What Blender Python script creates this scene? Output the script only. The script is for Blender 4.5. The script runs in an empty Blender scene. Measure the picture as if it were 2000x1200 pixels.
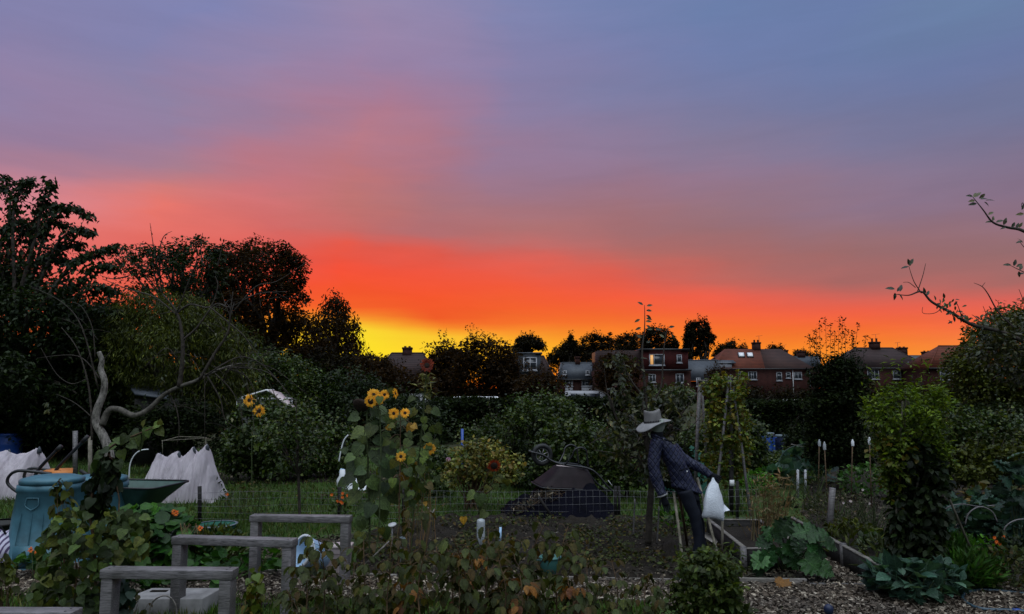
import bpy, math, random
import numpy as np
from mathutils import Vector, noise

# ------------------------------------------------------------------ camera, sky, light
SC = bpy.context.scene
COL = SC.collection
F = 1444.0; CH = 1.9; TILT = math.atan(160.0 / F)
cam_d = bpy.data.cameras.new('camera'); cam = bpy.data.objects.new('camera', cam_d); COL.objects.link(cam)
cam_d.sensor_width = 36; cam_d.lens = 36 * F / 2000.0; cam_d.clip_start = 0.1; cam_d.clip_end = 3000
cam.location = (0, 0, CH); cam.rotation_euler = (math.pi / 2 + TILT, 0, 0)
SC.camera = cam
SC.view_settings.view_transform = 'Standard'; SC.view_settings.look = 'None'
SC.view_settings.gamma = 1.0; SC.view_settings.use_curve_mapping = False
SC.view_settings.exposure = 0.0
SC.cycles.max_bounces = 5; SC.cycles.transparent_max_bounces = 16
SC.cycles.diffuse_bounces = 2; SC.cycles.glossy_bounces = 2; SC.cycles.transmission_bounces = 4

FILL_SKY = 2.5      # radiance of unseen sky overhead and behind, raised to light the foreground

def lin(c):
    return tuple(((v / 255.0) / 12.92 if v / 255.0 <= 0.04045 else ((v / 255.0 + 0.055) / 1.055) ** 2.4) for v in c)

def ray(x, y):
    cx = (x - 1000.0) / F; cy = (600.0 - y) / F
    return Vector((cx, math.cos(TILT) - cy * math.sin(TILT), math.sin(TILT) + cy * math.cos(TILT)))
def at(x, y, D):
    d = ray(x, y); k = D / d.y
    return Vector((d.x * k, D, CH + d.z * k))
def gp(x, y, z=0.0):
    d = ray(x, y); k = (z - CH) / d.z
    return Vector((d.x * k, d.y * k, z))
def gd(x, D, z=0.0):
    m = (z - CH) / D; ct, st = math.cos(TILT), math.sin(TILT); cy = (m * ct - st) / (ct + m * st)
    return Vector(((x - 1000.0) / F * D / (ct - cy * st), D, z))
def gx(x, D):          # world X of pixel column x seen at distance D near eye level
    return at(x, 800, D).x

SKY = {
 -250: [(0,(128,128,172)),(120,(140,130,168)),(260,(148,128,160)),(340,(170,126,150)),(400,(215,130,135)),(470,(228,118,112)),(600,(225,95,80)),(700,(235,95,50)),(760,(235,100,40))],
 0:   [(0,(132,130,172)),(100,(143,130,168)),(200,(148,128,162)),(270,(150,125,156)),(320,(168,126,148)),(370,(214,134,142)),(430,(226,124,122)),(520,(228,108,100)),(600,(236,95,70)),(700,(245,110,40)),(760,(240,100,30))],
 300: [(0,(128,132,178)),(100,(132,131,173)),(180,(142,130,164)),(260,(152,127,158)),(330,(172,126,142)),(375,(208,124,122)),(410,(232,120,110)),(470,(228,108,98)),(530,(226,92,78)),(600,(236,98,52)),(680,(246,125,40)),(760,(240,105,25))],
 550: [(0,(140,134,174)),(120,(148,132,168)),(210,(160,125,152)),(280,(178,122,140)),(350,(190,118,128)),(410,(212,116,116)),(455,(212,106,102)),(502,(226,90,78)),(545,(243,84,56)),(590,(246,96,44)),(620,(250,150,45)),(660,(255,205,45)),(700,(255,190,35)),(760,(245,120,20))],
 700: [(0,(150,138,174)),(100,(153,131,166)),(190,(168,123,148)),(260,(182,122,136)),(330,(188,118,124)),(400,(190,116,114)),(446,(198,108,104)),(480,(230,90,74)),(520,(245,82,58)),(560,(246,86,46)),(600,(244,98,42)),(622,(246,150,45)),(642,(250,220,50)),(690,(254,226,40)),(720,(255,190,30)),(760,(245,110,15))],
 850: [(0,(142,135,174)),(120,(146,131,168)),(220,(160,124,152)),(280,(172,121,140)),(340,(168,118,134)),(400,(172,116,122)),(452,(180,110,112)),(492,(218,92,80)),(532,(243,86,62)),(580,(244,86,46)),(620,(240,92,40)),(636,(246,130,42)),(654,(250,195,50)),(690,(255,210,45)),(720,(255,180,30)),(760,(240,100,15))],
 1000:[(0,(125,132,175)),(100,(132,130,171)),(200,(137,127,164)),(270,(149,125,155)),(330,(152,121,147)),(400,(164,117,128)),(450,(174,114,115)),(490,(194,108,104)),(525,(228,95,80)),(560,(243,90,60)),(600,(243,96,46)),(630,(247,114,44)),(653,(251,158,46)),(682,(255,190,42)),(720,(250,150,25)),(760,(235,90,12))],
 1200:[(0,(114,129,173)),(100,(121,128,171)),(200,(128,126,163)),(290,(141,123,152)),(350,(152,118,138)),(410,(160,114,122)),(460,(165,110,112)),(510,(180,106,100)),(548,(222,95,80)),(580,(243,92,62)),(615,(244,104,48)),(655,(249,134,42)),(688,(254,162,42)),(720,(250,140,25)),(760,(235,85,12))],
 1400:[(0,(108,128,172)),(100,(112,126,170)),(200,(122,124,161)),(290,(133,123,152)),(350,(146,119,142)),(410,(151,115,126)),(460,(156,110,114)),(510,(172,105,101)),(545,(192,104,95)),(575,(235,96,76)),(605,(244,98,64)),(640,(244,110,48)),(670,(248,130,42)),(700,(250,148,40)),(760,(235,80,12))],
 1700:[(0,(105,124,168)),(100,(108,124,167)),(200,(115,121,158)),(300,(126,120,150)),(390,(142,118,140)),(450,(149,112,120)),(500,(154,108,109)),(545,(170,104,100)),(578,(218,100,86)),(608,(244,99,70)),(640,(243,108,52)),(670,(247,130,45)),(700,(250,150,45)),(760,(235,80,12))],
 2000:[(0,(105,127,165)),(100,(106,120,162)),(200,(114,118,152)),(300,(125,115,142)),(380,(134,112,134)),(440,(146,112,124)),(500,(150,108,110)),(555,(168,105,101)),(592,(222,100,88)),(625,(244,105,76)),(690,(250,140,60)),(760,(230,85,30))],
 2300:[(0,(104,124,162)),(200,(112,116,150)),(400,(136,112,128)),(520,(150,108,108)),(600,(215,100,88)),(660,(235,110,70)),(760,(215,85,40))],
}
EL0, EL1 = math.radians(-2.0), math.radians(90.0)
def elev(x, y):
    d = ray(x, y).normalized(); return math.asin(max(-1, min(1, d.z)))
def azim(x):
    d = ray(x, 600); return math.atan2(d.x, d.y)

world = bpy.data.worlds.new('World'); SC.world = world; world.use_nodes = True
def build_world():
    nt = world.node_tree; N = nt.nodes; L = nt.links; N.clear()
    out = N.new('ShaderNodeOutputWorld'); bg = N.new('ShaderNodeBackground'); L.new(bg.outputs[0], out.inputs[0])
    tc = N.new('ShaderNodeTexCoord'); sep = N.new('ShaderNodeSeparateXYZ'); L.new(tc.outputs['Generated'], sep.inputs[0])
    def M(op, a, b=None, c=None):
        n = N.new('ShaderNodeMath'); n.operation = op
        for i, v in enumerate((a, b, c)):
            if v is None: continue
            if isinstance(v, (int, float)): n.inputs[i].default_value = v
            else: L.new(v, n.inputs[i])
        return n.outputs[0]
    el = M('ARCSINE', sep.outputs[2]); az = M('ARCTAN2', sep.outputs[0], sep.outputs[1])
    # long, low cloud streaks bend the colour bands a little
    mp = N.new('ShaderNodeMapping'); L.new(tc.outputs['Generated'], mp.inputs[0]); mp.inputs['Scale'].default_value = (2.2, 2.2, 11.0)
    mp.inputs['Rotation'].default_value = (0, math.radians(9), 0)
    no = N.new('ShaderNodeTexNoise'); L.new(mp.outputs[0], no.inputs['Vector']); no.inputs['Scale'].default_value = 1.6; no.inputs['Detail'].default_value = 5; no.inputs['Roughness'].default_value = 0.5
    w = M('MULTIPLY', M('SUBTRACT', no.outputs[0], 0.5), 0.055)
    amp = M('MINIMUM', M('MAXIMUM', M('MULTIPLY', M('SUBTRACT', el, 0.03), 6.0), 0.15), 1.0)
    elw = M('ADD', el, M('MULTIPLY', w, amp))
    nz = N.new('ShaderNodeTexNoise'); m3 = N.new('ShaderNodeMapping'); L.new(tc.outputs['Generated'], m3.inputs[0]); m3.inputs['Scale'].default_value = (1.5, 1.5, 5.0); m3.inputs['Location'].default_value = (3.3, 1.7, 0.4)
    L.new(m3.outputs[0], nz.inputs['Vector']); nz.inputs['Scale'].default_value = 2.2; nz.inputs['Detail'].default_value = 5; nz.inputs['Roughness'].default_value = 0.55
    azr = az; az = M('ADD', az, M('MULTIPLY', M('MULTIPLY', M('SUBTRACT', nz.outputs[0], 0.5), 0.34), amp))
    fac = M('DIVIDE', M('SUBTRACT', elw, EL0), EL1 - EL0)
    prev = None; pa = None
    for x in sorted(SKY):
        r = N.new('ShaderNodeValToRGB'); L.new(fac, r.inputs[0]); cr = r.color_ramp; cr.interpolation = 'LINEAR'
        stops = []
        for y, c in SKY[x]: stops.append(((elev(x, y) - EL0) / (EL1 - EL0), lin(c)))
        stops.append((0.50, lin((118, 134, 170)))); stops.append((1.0, lin((140, 152, 180))))
        stops.sort()
        while len(cr.elements) > 1: cr.elements.remove(cr.elements[-1])
        cr.elements[0].position = max(0, stops[0][0]); cr.elements[0].color = (*stops[0][1], 1)
        for p, c in stops[1:]:
            e = cr.elements.new(min(1, p)); e.color = (*c, 1)
        a = azim(x)
        if prev is None: prev = r.outputs[0]; pa = a; continue
        t = N.new('ShaderNodeMapRange'); t.interpolation_type = 'LINEAR'; L.new(az, t.inputs[0]); t.inputs[1].default_value = pa; t.inputs[2].default_value = a
        t.inputs[1].default_value = pa
        mx = N.new('ShaderNodeMix'); mx.data_type = 'RGBA'; L.new(t.outputs[0], mx.inputs[0]); L.new(prev, mx.inputs[6]); L.new(r.outputs[0], mx.inputs[7])
        prev = mx.outputs[2]; pa = a
    # faint wisps, drawn out along the bands
    m2 = N.new('ShaderNodeMapping'); L.new(tc.outputs['Generated'], m2.inputs[0]); m2.inputs['Scale'].default_value = (3.5, 3.5, 26.0); m2.inputs['Rotation'].default_value = (0, math.radians(-7), 0)
    n2 = N.new('ShaderNodeTexNoise'); L.new(m2.outputs[0], n2.inputs['Vector']); n2.inputs['Scale'].default_value = 1.5; n2.inputs['Detail'].default_value = 6; n2.inputs['Roughness'].default_value = 0.62; n2.inputs['Distortion'].default_value = 0.5
    g2 = M('ADD', M('MULTIPLY', n2.outputs[0], 0.16), 0.92); sc2 = N.new('ShaderNodeVectorMath'); sc2.operation = 'SCALE'; L.new(prev, sc2.inputs[0]); L.new(g2, sc2.inputs['Scale']); prev = sc2.outputs[0]
    hs = N.new('ShaderNodeHueSaturation'); hs.inputs['Saturation'].default_value = 1.0; L.new(prev, hs.inputs['Color']); prev = hs.outputs[0]
    # low sky outside the view, darkened to slate to cut frontal light and cast
    ab = M('ABSOLUTE', azr); dk = N.new('ShaderNodeMapRange'); dk.interpolation_type = 'SMOOTHSTEP'; L.new(ab, dk.inputs[0]); dk.inputs[1].default_value = math.radians(42); dk.inputs[2].default_value = math.radians(95)
    md = N.new('ShaderNodeMix'); md.data_type = 'RGBA'; L.new(dk.outputs[0], md.inputs[0]); L.new(prev, md.inputs[6]); md.inputs[7].default_value = (0.095, 0.125, 0.175, 1); prev = md.outputs[2]
    # bright sky patch added out of view, overhead and behind, as foreground fill
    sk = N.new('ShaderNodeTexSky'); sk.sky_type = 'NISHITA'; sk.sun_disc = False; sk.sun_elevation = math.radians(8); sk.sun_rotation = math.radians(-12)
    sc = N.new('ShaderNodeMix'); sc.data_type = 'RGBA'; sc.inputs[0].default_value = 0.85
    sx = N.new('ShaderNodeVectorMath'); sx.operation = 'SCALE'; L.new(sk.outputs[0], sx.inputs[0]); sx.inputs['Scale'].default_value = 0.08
    L.new(sx.outputs[0], sc.inputs[6]); sc.inputs[7].default_value = (FILL_SKY * 0.88, FILL_SKY * 0.98, FILL_SKY * 1.08, 1)
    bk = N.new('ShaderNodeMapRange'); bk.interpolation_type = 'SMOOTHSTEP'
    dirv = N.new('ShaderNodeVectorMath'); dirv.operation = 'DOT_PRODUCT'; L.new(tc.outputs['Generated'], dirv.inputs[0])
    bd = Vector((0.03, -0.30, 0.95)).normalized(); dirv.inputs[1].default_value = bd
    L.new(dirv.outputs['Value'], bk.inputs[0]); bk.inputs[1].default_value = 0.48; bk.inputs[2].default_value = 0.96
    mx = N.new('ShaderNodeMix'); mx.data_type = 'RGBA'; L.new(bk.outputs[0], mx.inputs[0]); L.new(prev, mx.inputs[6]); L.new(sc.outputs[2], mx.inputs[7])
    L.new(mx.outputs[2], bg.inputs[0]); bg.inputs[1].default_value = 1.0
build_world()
sun_d = bpy.data.lights.new('sun', 'SUN'); sun = bpy.data.objects.new('sun', sun_d); COL.objects.link(sun)
sun_d.energy = 0.5; sun_d.angle = math.radians(3); sun_d.color = (1.0, 0.42, 0.14)
sd = ray(735, 690).normalized(); sd = Vector((sd.x, sd.y, math.sin(math.radians(2.2))))
sun.rotation_euler = (-sd).to_track_quat('-Z', 'Y').to_euler()

# ------------------------------------------------------------------ materials
MATS = {}
class NT:
    def __init__(s, name, rough=0.6, spec=0.3):
        m = bpy.data.materials.new(name); m.use_nodes = True; s.m = m; s.nt = m.node_tree; s.N = s.nt.nodes; s.L = s.nt.links
        s.b = s.N['Principled BSDF']; s.out = s.N['Material Output']
        s.b.inputs['Roughness'].default_value = rough; s.b.inputs['Specular IOR Level'].default_value = spec
        MATS[name] = m
    def tc(s, kind='Object', scale=(1, 1, 1), rot=(0, 0, 0)):
        t = s.N.new('ShaderNodeTexCoord'); mp = s.N.new('ShaderNodeMapping'); s.L.new(t.outputs[kind], mp.inputs[0])
        mp.inputs['Scale'].default_value = scale; mp.inputs['Rotation'].default_value = rot; return mp.outputs[0]
    def noise(s, vec, scale, detail=4, rough=0.6):
        n = s.N.new('ShaderNodeTexNoise'); s.L.new(vec, n.inputs['Vector']); n.inputs['Scale'].default_value = scale
        n.inputs['Detail'].default_value = detail; n.inputs['Roughness'].default_value = rough; return n.outputs[0]
    def ramp(s, fac, stops, interp='LINEAR'):
        r = s.N.new('ShaderNodeValToRGB'); s.L.new(fac, r.inputs[0]); cr = r.color_ramp; cr.interpolation = interp
        while len(cr.elements) > 1: cr.elements.remove(cr.elements[-1])
        cr.elements[0].position = stops[0][0]; cr.elements[0].color = (*stops[0][1], 1)
        if len(stops) > 32: stops = stops[:32]
        for p, c in stops[1:]: e = cr.elements.new(p); e.color = (*c, 1)
        return r.outputs[0]
    def mix(s, f, a, b, mode='MIX'):
        n = s.N.new('ShaderNodeMix'); n.data_type = 'RGBA'; n.blend_type = mode
        for i, v in ((0, f), (6, a), (7, b)):
            if isinstance(v, (int, float)): n.inputs[i].default_value = v
            elif isinstance(v, tuple): n.inputs[i].default_value = (*v, 1)
            else: s.L.new(v, n.inputs[i])
        return n.outputs[2]
    def color(s, c):
        if isinstance(c, tuple): s.b.inputs['Base Color'].default_value = (*c, 1)
        else: s.L.new(c, s.b.inputs['Base Color'])
    def bump(s, h, strength=0.4, dist=0.01):
        n = s.N.new('ShaderNodeBump'); n.inputs['Strength'].default_value = strength; n.inputs['Distance'].default_value = dist
        s.L.new(h, n.inputs['Height']); s.L.new(n.outputs[0], s.b.inputs['Normal'])

def solid(name, c, rough=0.6, spec=0.3, var=0.25, scale=6.0, metal=0.0, bump=0.2, bd=0.004):
    n = NT(name, rough, spec); v = n.tc(); f = n.noise(v, scale); lo = tuple(x * (1 - var) for x in c); hi = tuple(min(1, x * (1 + var)) for x in c)
    n.color(n.ramp(f, [(0.3, lo), (0.7, hi)])); n.b.inputs['Metallic'].default_value = metal
    if bump: n.bump(n.noise(v, scale * 6), bump, bd)
    return n.m
def leafm(name, cols, rough=0.55, spec=0.35, trans=0.3, patch=1.3, veins=False):
    n = NT(name, rough, spec)
    g = n.N.new('ShaderNodeNewGeometry'); r = g.outputs['Random Per Island']
    if name.startswith('leaf'): cols = [(a * 1.04, b * 1.05, d * .62) for a, b, d in cols] if 'glauc' not in name else cols
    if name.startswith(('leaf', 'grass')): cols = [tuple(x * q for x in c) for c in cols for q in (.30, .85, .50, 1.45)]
    k = len(cols); c = n.ramp(r, [(i / (k - 1) if k > 1 else 0, cols[i]) for i in range(k)])
    v = n.tc(); f = n.noise(v, patch, 3)
    c2 = n.mix(1.0, c, n.ramp(f, [(0.3, (0.62, 0.62, 0.62)), (0.7, (1.3, 1.25, 1.1))]), 'MULTIPLY')
    if veins:
        uv = n.N.new('ShaderNodeUVMap'); sp = n.N.new('ShaderNodeSeparateXYZ'); n.L.new(uv.outputs[0], sp.inputs[0])
        def M(op, a, b=None):
            q = n.N.new('ShaderNodeMath'); q.operation = op
            for i, v_ in enumerate((a, b)):
                if v_ is None: continue
                if isinstance(v_, (int, float)): q.inputs[i].default_value = v_
                else: n.L.new(v_, q.inputs[i])
            return q.outputs[0]
        au = M('ABSOLUTE', sp.outputs[0]); mid = M('LESS_THAN', au, .018)
        fr_ = M('FRACT', M('MULTIPLY', M('SUBTRACT', sp.outputs[1], M('MULTIPLY', au, .85)), 6.0)); side = M('LESS_THAN', fr_, .13)
        vn = M('MAXIMUM', mid, M('MULTIPLY', side, .6)); cr_ = n.noise(n.tc(scale=(1, 1, 1)), 45, 3)
        c2 = n.mix(vn, c2, n.mix(1.0, c2, (1.7, 1.6, 1.5), 'MULTIPLY'))
        c2 = n.mix(1.0, c2, n.ramp(cr_, [(0.3, (.62, .62, .6)), (0.7, (1.25, 1.25, 1.2))]), 'MULTIPLY')
        hgt = M('ADD', M('MULTIPLY', M('SUBTRACT', 1.0, vn), 1.0), M('MULTIPLY', cr_, 1.6)); n.bump(hgt, 0.7, 0.006)
    n.color(c2)
    t = n.N.new('ShaderNodeBsdfTranslucent'); n.L.new(n.mix(1.0, c2, (1.25, 1.2, 0.6), 'MULTIPLY'), t.inputs[0])
    mx = n.N.new('ShaderNodeMixShader'); mx.inputs[0].default_value = trans
    n.L.new(n.b.outputs[0], mx.inputs[1]); n.L.new(t.outputs[0], mx.inputs[2]); n.L.new(mx.outputs[0], n.out.inputs[0])
    return n.m
def wood(name, c, c2, scale=1.0, rough=0.75, axis=(2, 2, 2), spec=.25):
    n = NT(name, rough, spec); v = n.tc(scale=axis)
    f = n.noise(v, 9 * scale, 8, 0.7); blot = n.noise(n.tc(scale=(1, 1, 1)), 3.5, 4)
    n.color(n.mix(1.0, n.ramp(f, [(0.34, c2), (0.5, c), (0.68, tuple(min(1, x * 1.7) for x in c))]), n.ramp(blot, [(0.35, (.55, .56, .5)), (0.65, (1.15, 1.15, 1.15))]), 'MULTIPLY'))
    n.bump(n.noise(v, 24 * scale, 4), 0.8, 0.006); return n.m

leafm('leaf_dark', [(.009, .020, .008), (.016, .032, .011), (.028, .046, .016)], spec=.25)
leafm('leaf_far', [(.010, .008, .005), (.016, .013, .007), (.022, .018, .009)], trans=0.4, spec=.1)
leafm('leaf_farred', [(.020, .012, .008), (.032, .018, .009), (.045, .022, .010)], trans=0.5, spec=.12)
leafm('leaf_mid', [(.020, .042, .010), (.038, .072, .016), (.060, .100, .024), (.028, .055, .013), (.12, .15, .07)], rough=.45, spec=.35)
leafm('leaf_olive', [(.034, .048, .010), (.060, .078, .014), (.095, .110, .022)], spec=.2)
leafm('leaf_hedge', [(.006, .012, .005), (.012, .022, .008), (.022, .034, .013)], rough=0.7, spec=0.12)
leafm('leaf_lime', [(.07, .13, .014), (.12, .20, .02), (.18, .26, .035), (.06, .10, .012)], trans=0.4)
leafm('leaf_bean', [(.07, .12, .02), (.11, .16, .028), (.17, .19, .035), (.18, .13, .02)], trans=0.35)
leafm('leaf_yellow', [(.26, .25, .09), (.32, .28, .10), (.18, .21, .07), (.10, .14, .05), (.28, .19, .07)])
leafm('leaf_apple', [(.02, .032, .013), (.04, .055, .022), (.07, .08, .04), (.11, .11, .07), (.03, .045, .02)], rough=0.36, spec=0.6, veins=True)
leafm('leaf_cane', [(.045, .06, .02), (.055, .07, .026), (.06, .08, .028), (.08, .075, .03), (.11, .07, .028), (.05, .065, .03), (.04, .06, .026)], rough=0.6, spec=0.3, patch=4, veins=True)
leafm('leaf_canegreen', [(.045, .07, .022), (.06, .09, .025), (.08, .10, .03), (.10, .10, .03)], patch=4, veins=True)
leafm('leaf_bean_dark', [(.035, .065, .014), (.055, .09, .018), (.08, .11, .022)], patch=4, veins=True)
leafm('leaf_vine', [(.035, .06, .02), (.05, .09, .028), (.075, .12, .035), (.12, .14, .035), (.06, .10, .05)], patch=4, veins=True)
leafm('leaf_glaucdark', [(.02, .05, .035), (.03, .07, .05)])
leafm('leaf_palewither', [(.20, .20, .13), (.13, .15, .09), (.26, .24, .15)])
leafm('leaf_rust', [(.17, .07, .02), (.22, .10, .03), (.16, .05, .02)], veins=True)
leafm('leaf_nasturtium', [(.02, .085, .018), (.035, .12, .024), (.05, .15, .028)], rough=0.5, patch=3, veins=True)
leafm('leaf_sunflower', [(.045, .085, .05), (.06, .10, .06), (.07, .115, .065), (.085, .12, .05)], patch=5, trans=0.25, veins=True)
leafm('leaf_sunyellow', [(.07, .11, .03), (.10, .14, .03), (.06, .10, .035), (.15, .16, .03), (.05, .09, .035), (.30, .17, .03), (.08, .12, .04)], patch=5, veins=True)
leafm('leaf_glaucous', [(.035, .09, .07), (.05, .12, .09), (.08, .16, .12)], rough=0.45, veins=True)
leafm('leaf_rhubarb', [(.022, .08, .04), (.032, .10, .05), (.045, .12, .065)], rough=0.38, patch=6, veins=True)
leafm('leaf_chard', [(.05, .18, .02), (.08, .25, .02), (.03, .10, .02)])
leafm('leaf_feather', [(.03, .10, .02), (.05, .14, .025), (.06, .12, .04)])
leafm('grass_blade', [(.036, .088, .010), (.055, .125, .015), (.075, .14, .022), (.11, .115, .03)], rough=0.6, patch=1.0, trans=0.3)
leafm('straw', [(.24, .18, .10), (.28, .17, .08), (.16, .12, .06), (.10, .11, .045)])
leafm('petal_yellow', [(.92, .46, .03), (.95, .58, .06), (.88, .38, .02)], trans=0.35)
leafm('petal_orange', [(.85, .18, .02), (.80, .12, .02), (.9, .28, .03)], trans=0.35)
leafm('petal_maroon', [(.20, .025, .012), (.14, .018, .012), (.34, .06, .02)], trans=0.5)
leafm('petal_white', [(.7, .66, .68), (.6, .5, .6)], trans=0.2)
leafm('petal_pink', [(.6, .3, .45), (.55, .3, .55)], trans=0.2)
leafm('woodchip', [(.045, .033, .025), (.09, .068, .052), (.14, .11, .09), (.40, .35, .30), (.03, .022, .017), (.065, .048, .037), (.10, .075, .06), (.05, .04, .03)], rough=0.8, trans=0.0)
leafm('litter', [(.03, .022, .015), (.05, .036, .022), (.02, .016, .012), (.04, .04, .02), (.03, .03, .016), (.028, .02, .014), (.22, .18, .13)], rough=0.8, trans=0.0)
solid('seed_disc', (.022, .012, .008), 0.9, var=0.6, scale=60, bump=1, bd=0.004)
wood('bark', (.045, .036, .03), (.016, .013, .011))
wood('bark_pale', (.20, .18, .165), (.035, .03, .027), axis=(3, 3, 1.2))
wood('bark_grey', (.085, .075, .065), (.028, .023, .02))
wood('stem_green', (.05, .07, .025), (.025, .035, .012))
wood('stem_brown', (.09, .055, .03), (.035, .02, .012))
wood('cane_pole', (.22, .195, .16), (.10, .085, .065), axis=(6, 6, 1))
wood('wood_grey', (.145, .132, .14), (.035, .031, .033), axis=(1.0, 11, 12), rough=.5, spec=.5)
wood('wood_dark', (.016, .014, .014), (.007, .006, .006), axis=(1, 4, 6))
wood('wood_edge', (.19, .17, .16), (.08, .07, .06), axis=(1, 5, 5))
solid('teal_plastic', (.042, .120, .160), 0.5, 0.4, 0.28, 7, bump=0.05)
solid('green_plastic', (.035, .13, .12), 0.45, 0.5, 0.12, 3, bump=0.05)
solid('blue_plastic', (.012, .06, .30), 0.4, 0.5, 0.10, 3, bump=0.05)
solid('navy_plastic', (.008, .015, .05), 0.5, 0.4, 0.10, 3, bump=0.05)
solid('grey_plastic', (.10, .13, .15), 0.5, 0.4, 0.10, 3, bump=0.05)
solid('paleblue_plastic', (.34, .52, .74), 0.4, 0.5, 0.06, 4, bump=0.05)
solid('cream_plastic', (.46, .38, .38), 0.55, 0.4, 0.10, 4, bump=0.05)
solid('black_rubber', (.012, .012, .013), 0.6, 0.4, 0.2, 10)
solid('black_metal', (.012, .012, .014), 0.4, 0.5, 0.3, 10)
solid('green_metal', (.02, .055, .045), 0.5, 0.5, 0.3, 8)
solid('rust_metal', (.012, .007, .009), 0.7, 0.2, 0.45, 7)
solid('steel', (.30, .30, .31), 0.4, 0.6, 0.15, 20, metal=0.6)
solid('wire', (.13, .13, .14), 0.5, 0.5, 0.15, 20)
solid('white_paint', (.74, .74, .76), 0.5, 0.4, 0.05, 4, bump=0.05)
solid('white_trim', (.34, .34, .37), 0.5, 0.3, 0.1, 3)
solid('white_plastic', (.66, .68, .72), 0.45, 0.4, 0.06, 4, bump=0.05)
solid('orange_plastic', (.60, .20, .04), 0.45, 0.4, 0.1, 4, bump=0.05)
solid('terracotta', (.45, .13, .05), 0.8, 0.2, 0.2, 8)
solid('felt', (.23, .225, .235), 0.9, 0.15, 0.22, 14, bump=0.5)
solid('felt_warm', (.15, .143, .145), 0.9, 0.15, 0.22, 14, bump=0.5)
solid('bag_plastic', (.74, .78, .86), 0.5, 0.5, 0.06, 12, bump=0.6, bd=0.02)
solid('felt_dark', (.07, .065, .07), 0.9, 0.15, 0.22, 14)
solid('mask_cloth', (.25, .28, .25), 0.85, 0.2, 0.15, 14)
solid('black_cloth', (.007, .008, .012), 0.85, 0.15, 0.3, 10)
solid('trouser', (.006, .008, .016), 0.8, 0.25, 0.3, 10, bump=0.6)
solid('concrete', (.24, .23, .23), 0.85, 0.2, 0.3, 7)
solid('slate', (.045, .052, .065), 0.6, 0.35, 0.25, 3)
solid('black_sheet', (.002, .002, .006), 0.8, 0.06, 0.4, 5, bump=0.9, bd=0.02)
solid('brick_plain', (.035, .016, .014), 0.9, 0.1, 0.3, 2)
solid('pot_clay', (.10, .045, .03), 0.85, 0.1, 0.2, 3)
solid('render_pale', (.30, .30, .33), 0.8, 0.2, 0.12, 2)
solid('net_green', (.02, .09, .065), 0.8, 0.2, 0.25, 8)
solid('label_brown', (.33, .29, .27), 0.7, 0.2, 0.12, 5)
solid('hose_blue', (.03, .06, .085), 0.4, 0.5, 0.15, 5)

def brick_mat(name, c1, c2, mortar, sc):
    n = NT(name, 0.9, 0.15); v = n.tc(rot=(math.pi / 2, 0, 0)); b = n.N.new('ShaderNodeTexBrick'); n.L.new(v, b.inputs[0])
    b.inputs['Color1'].default_value = (*c1, 1); b.inputs['Color2'].default_value = (*c2, 1); b.inputs['Mortar'].default_value = (*mortar, 1)
    b.inputs['Scale'].default_value = sc; b.inputs['Mortar Size'].default_value = 0.012
    f = n.noise(n.tc(), 1.2); n.color(n.mix(1.0, b.outputs[0], n.ramp(f, [(0.3, (0.6, 0.6, 0.6)), (0.7, (1.25, 1.2, 1.2))]), 'MULTIPLY')); return n.m
brick_mat('brick', (.055, .016, .013), (.036, .012, .010), (.035, .026, .024), 4)
brick_mat('brick_hung', (.075, .016, .015), (.05, .012, .012), (.04, .012, .012), 3)
def tile_mat(name, c, c2):
    n = NT(name, 0.8, 0.2); v = n.tc(); w = n.N.new('ShaderNodeTexWave'); w.wave_type = 'BANDS'; w.bands_direction = 'Z'; n.L.new(v, w.inputs[0])
    w.inputs['Scale'].default_value = 1.3; w.inputs['Distortion'].default_value = 0.6
    f = n.noise(v, 0.9, 5); base = n.ramp(f, [(0.3, c2), (0.7, c)])
    n.color(n.mix(1.0, base, n.ramp(w.outputs['Fac'], [(0.0, (.45, .45, .45)), (0.35, (1, 1, 1)), (1, (1.1, 1.1, 1.1))]), 'MULTIPLY')); return n.m
tile_mat('tile_brown', (.045, .026, .026), (.028, .018, .018))
tile_mat('tile_orange', (.14, .036, .02), (.09, .026, .015))
tile_mat('tile_red', (.055, .026, .022), (.036, .02, .018))

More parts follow.
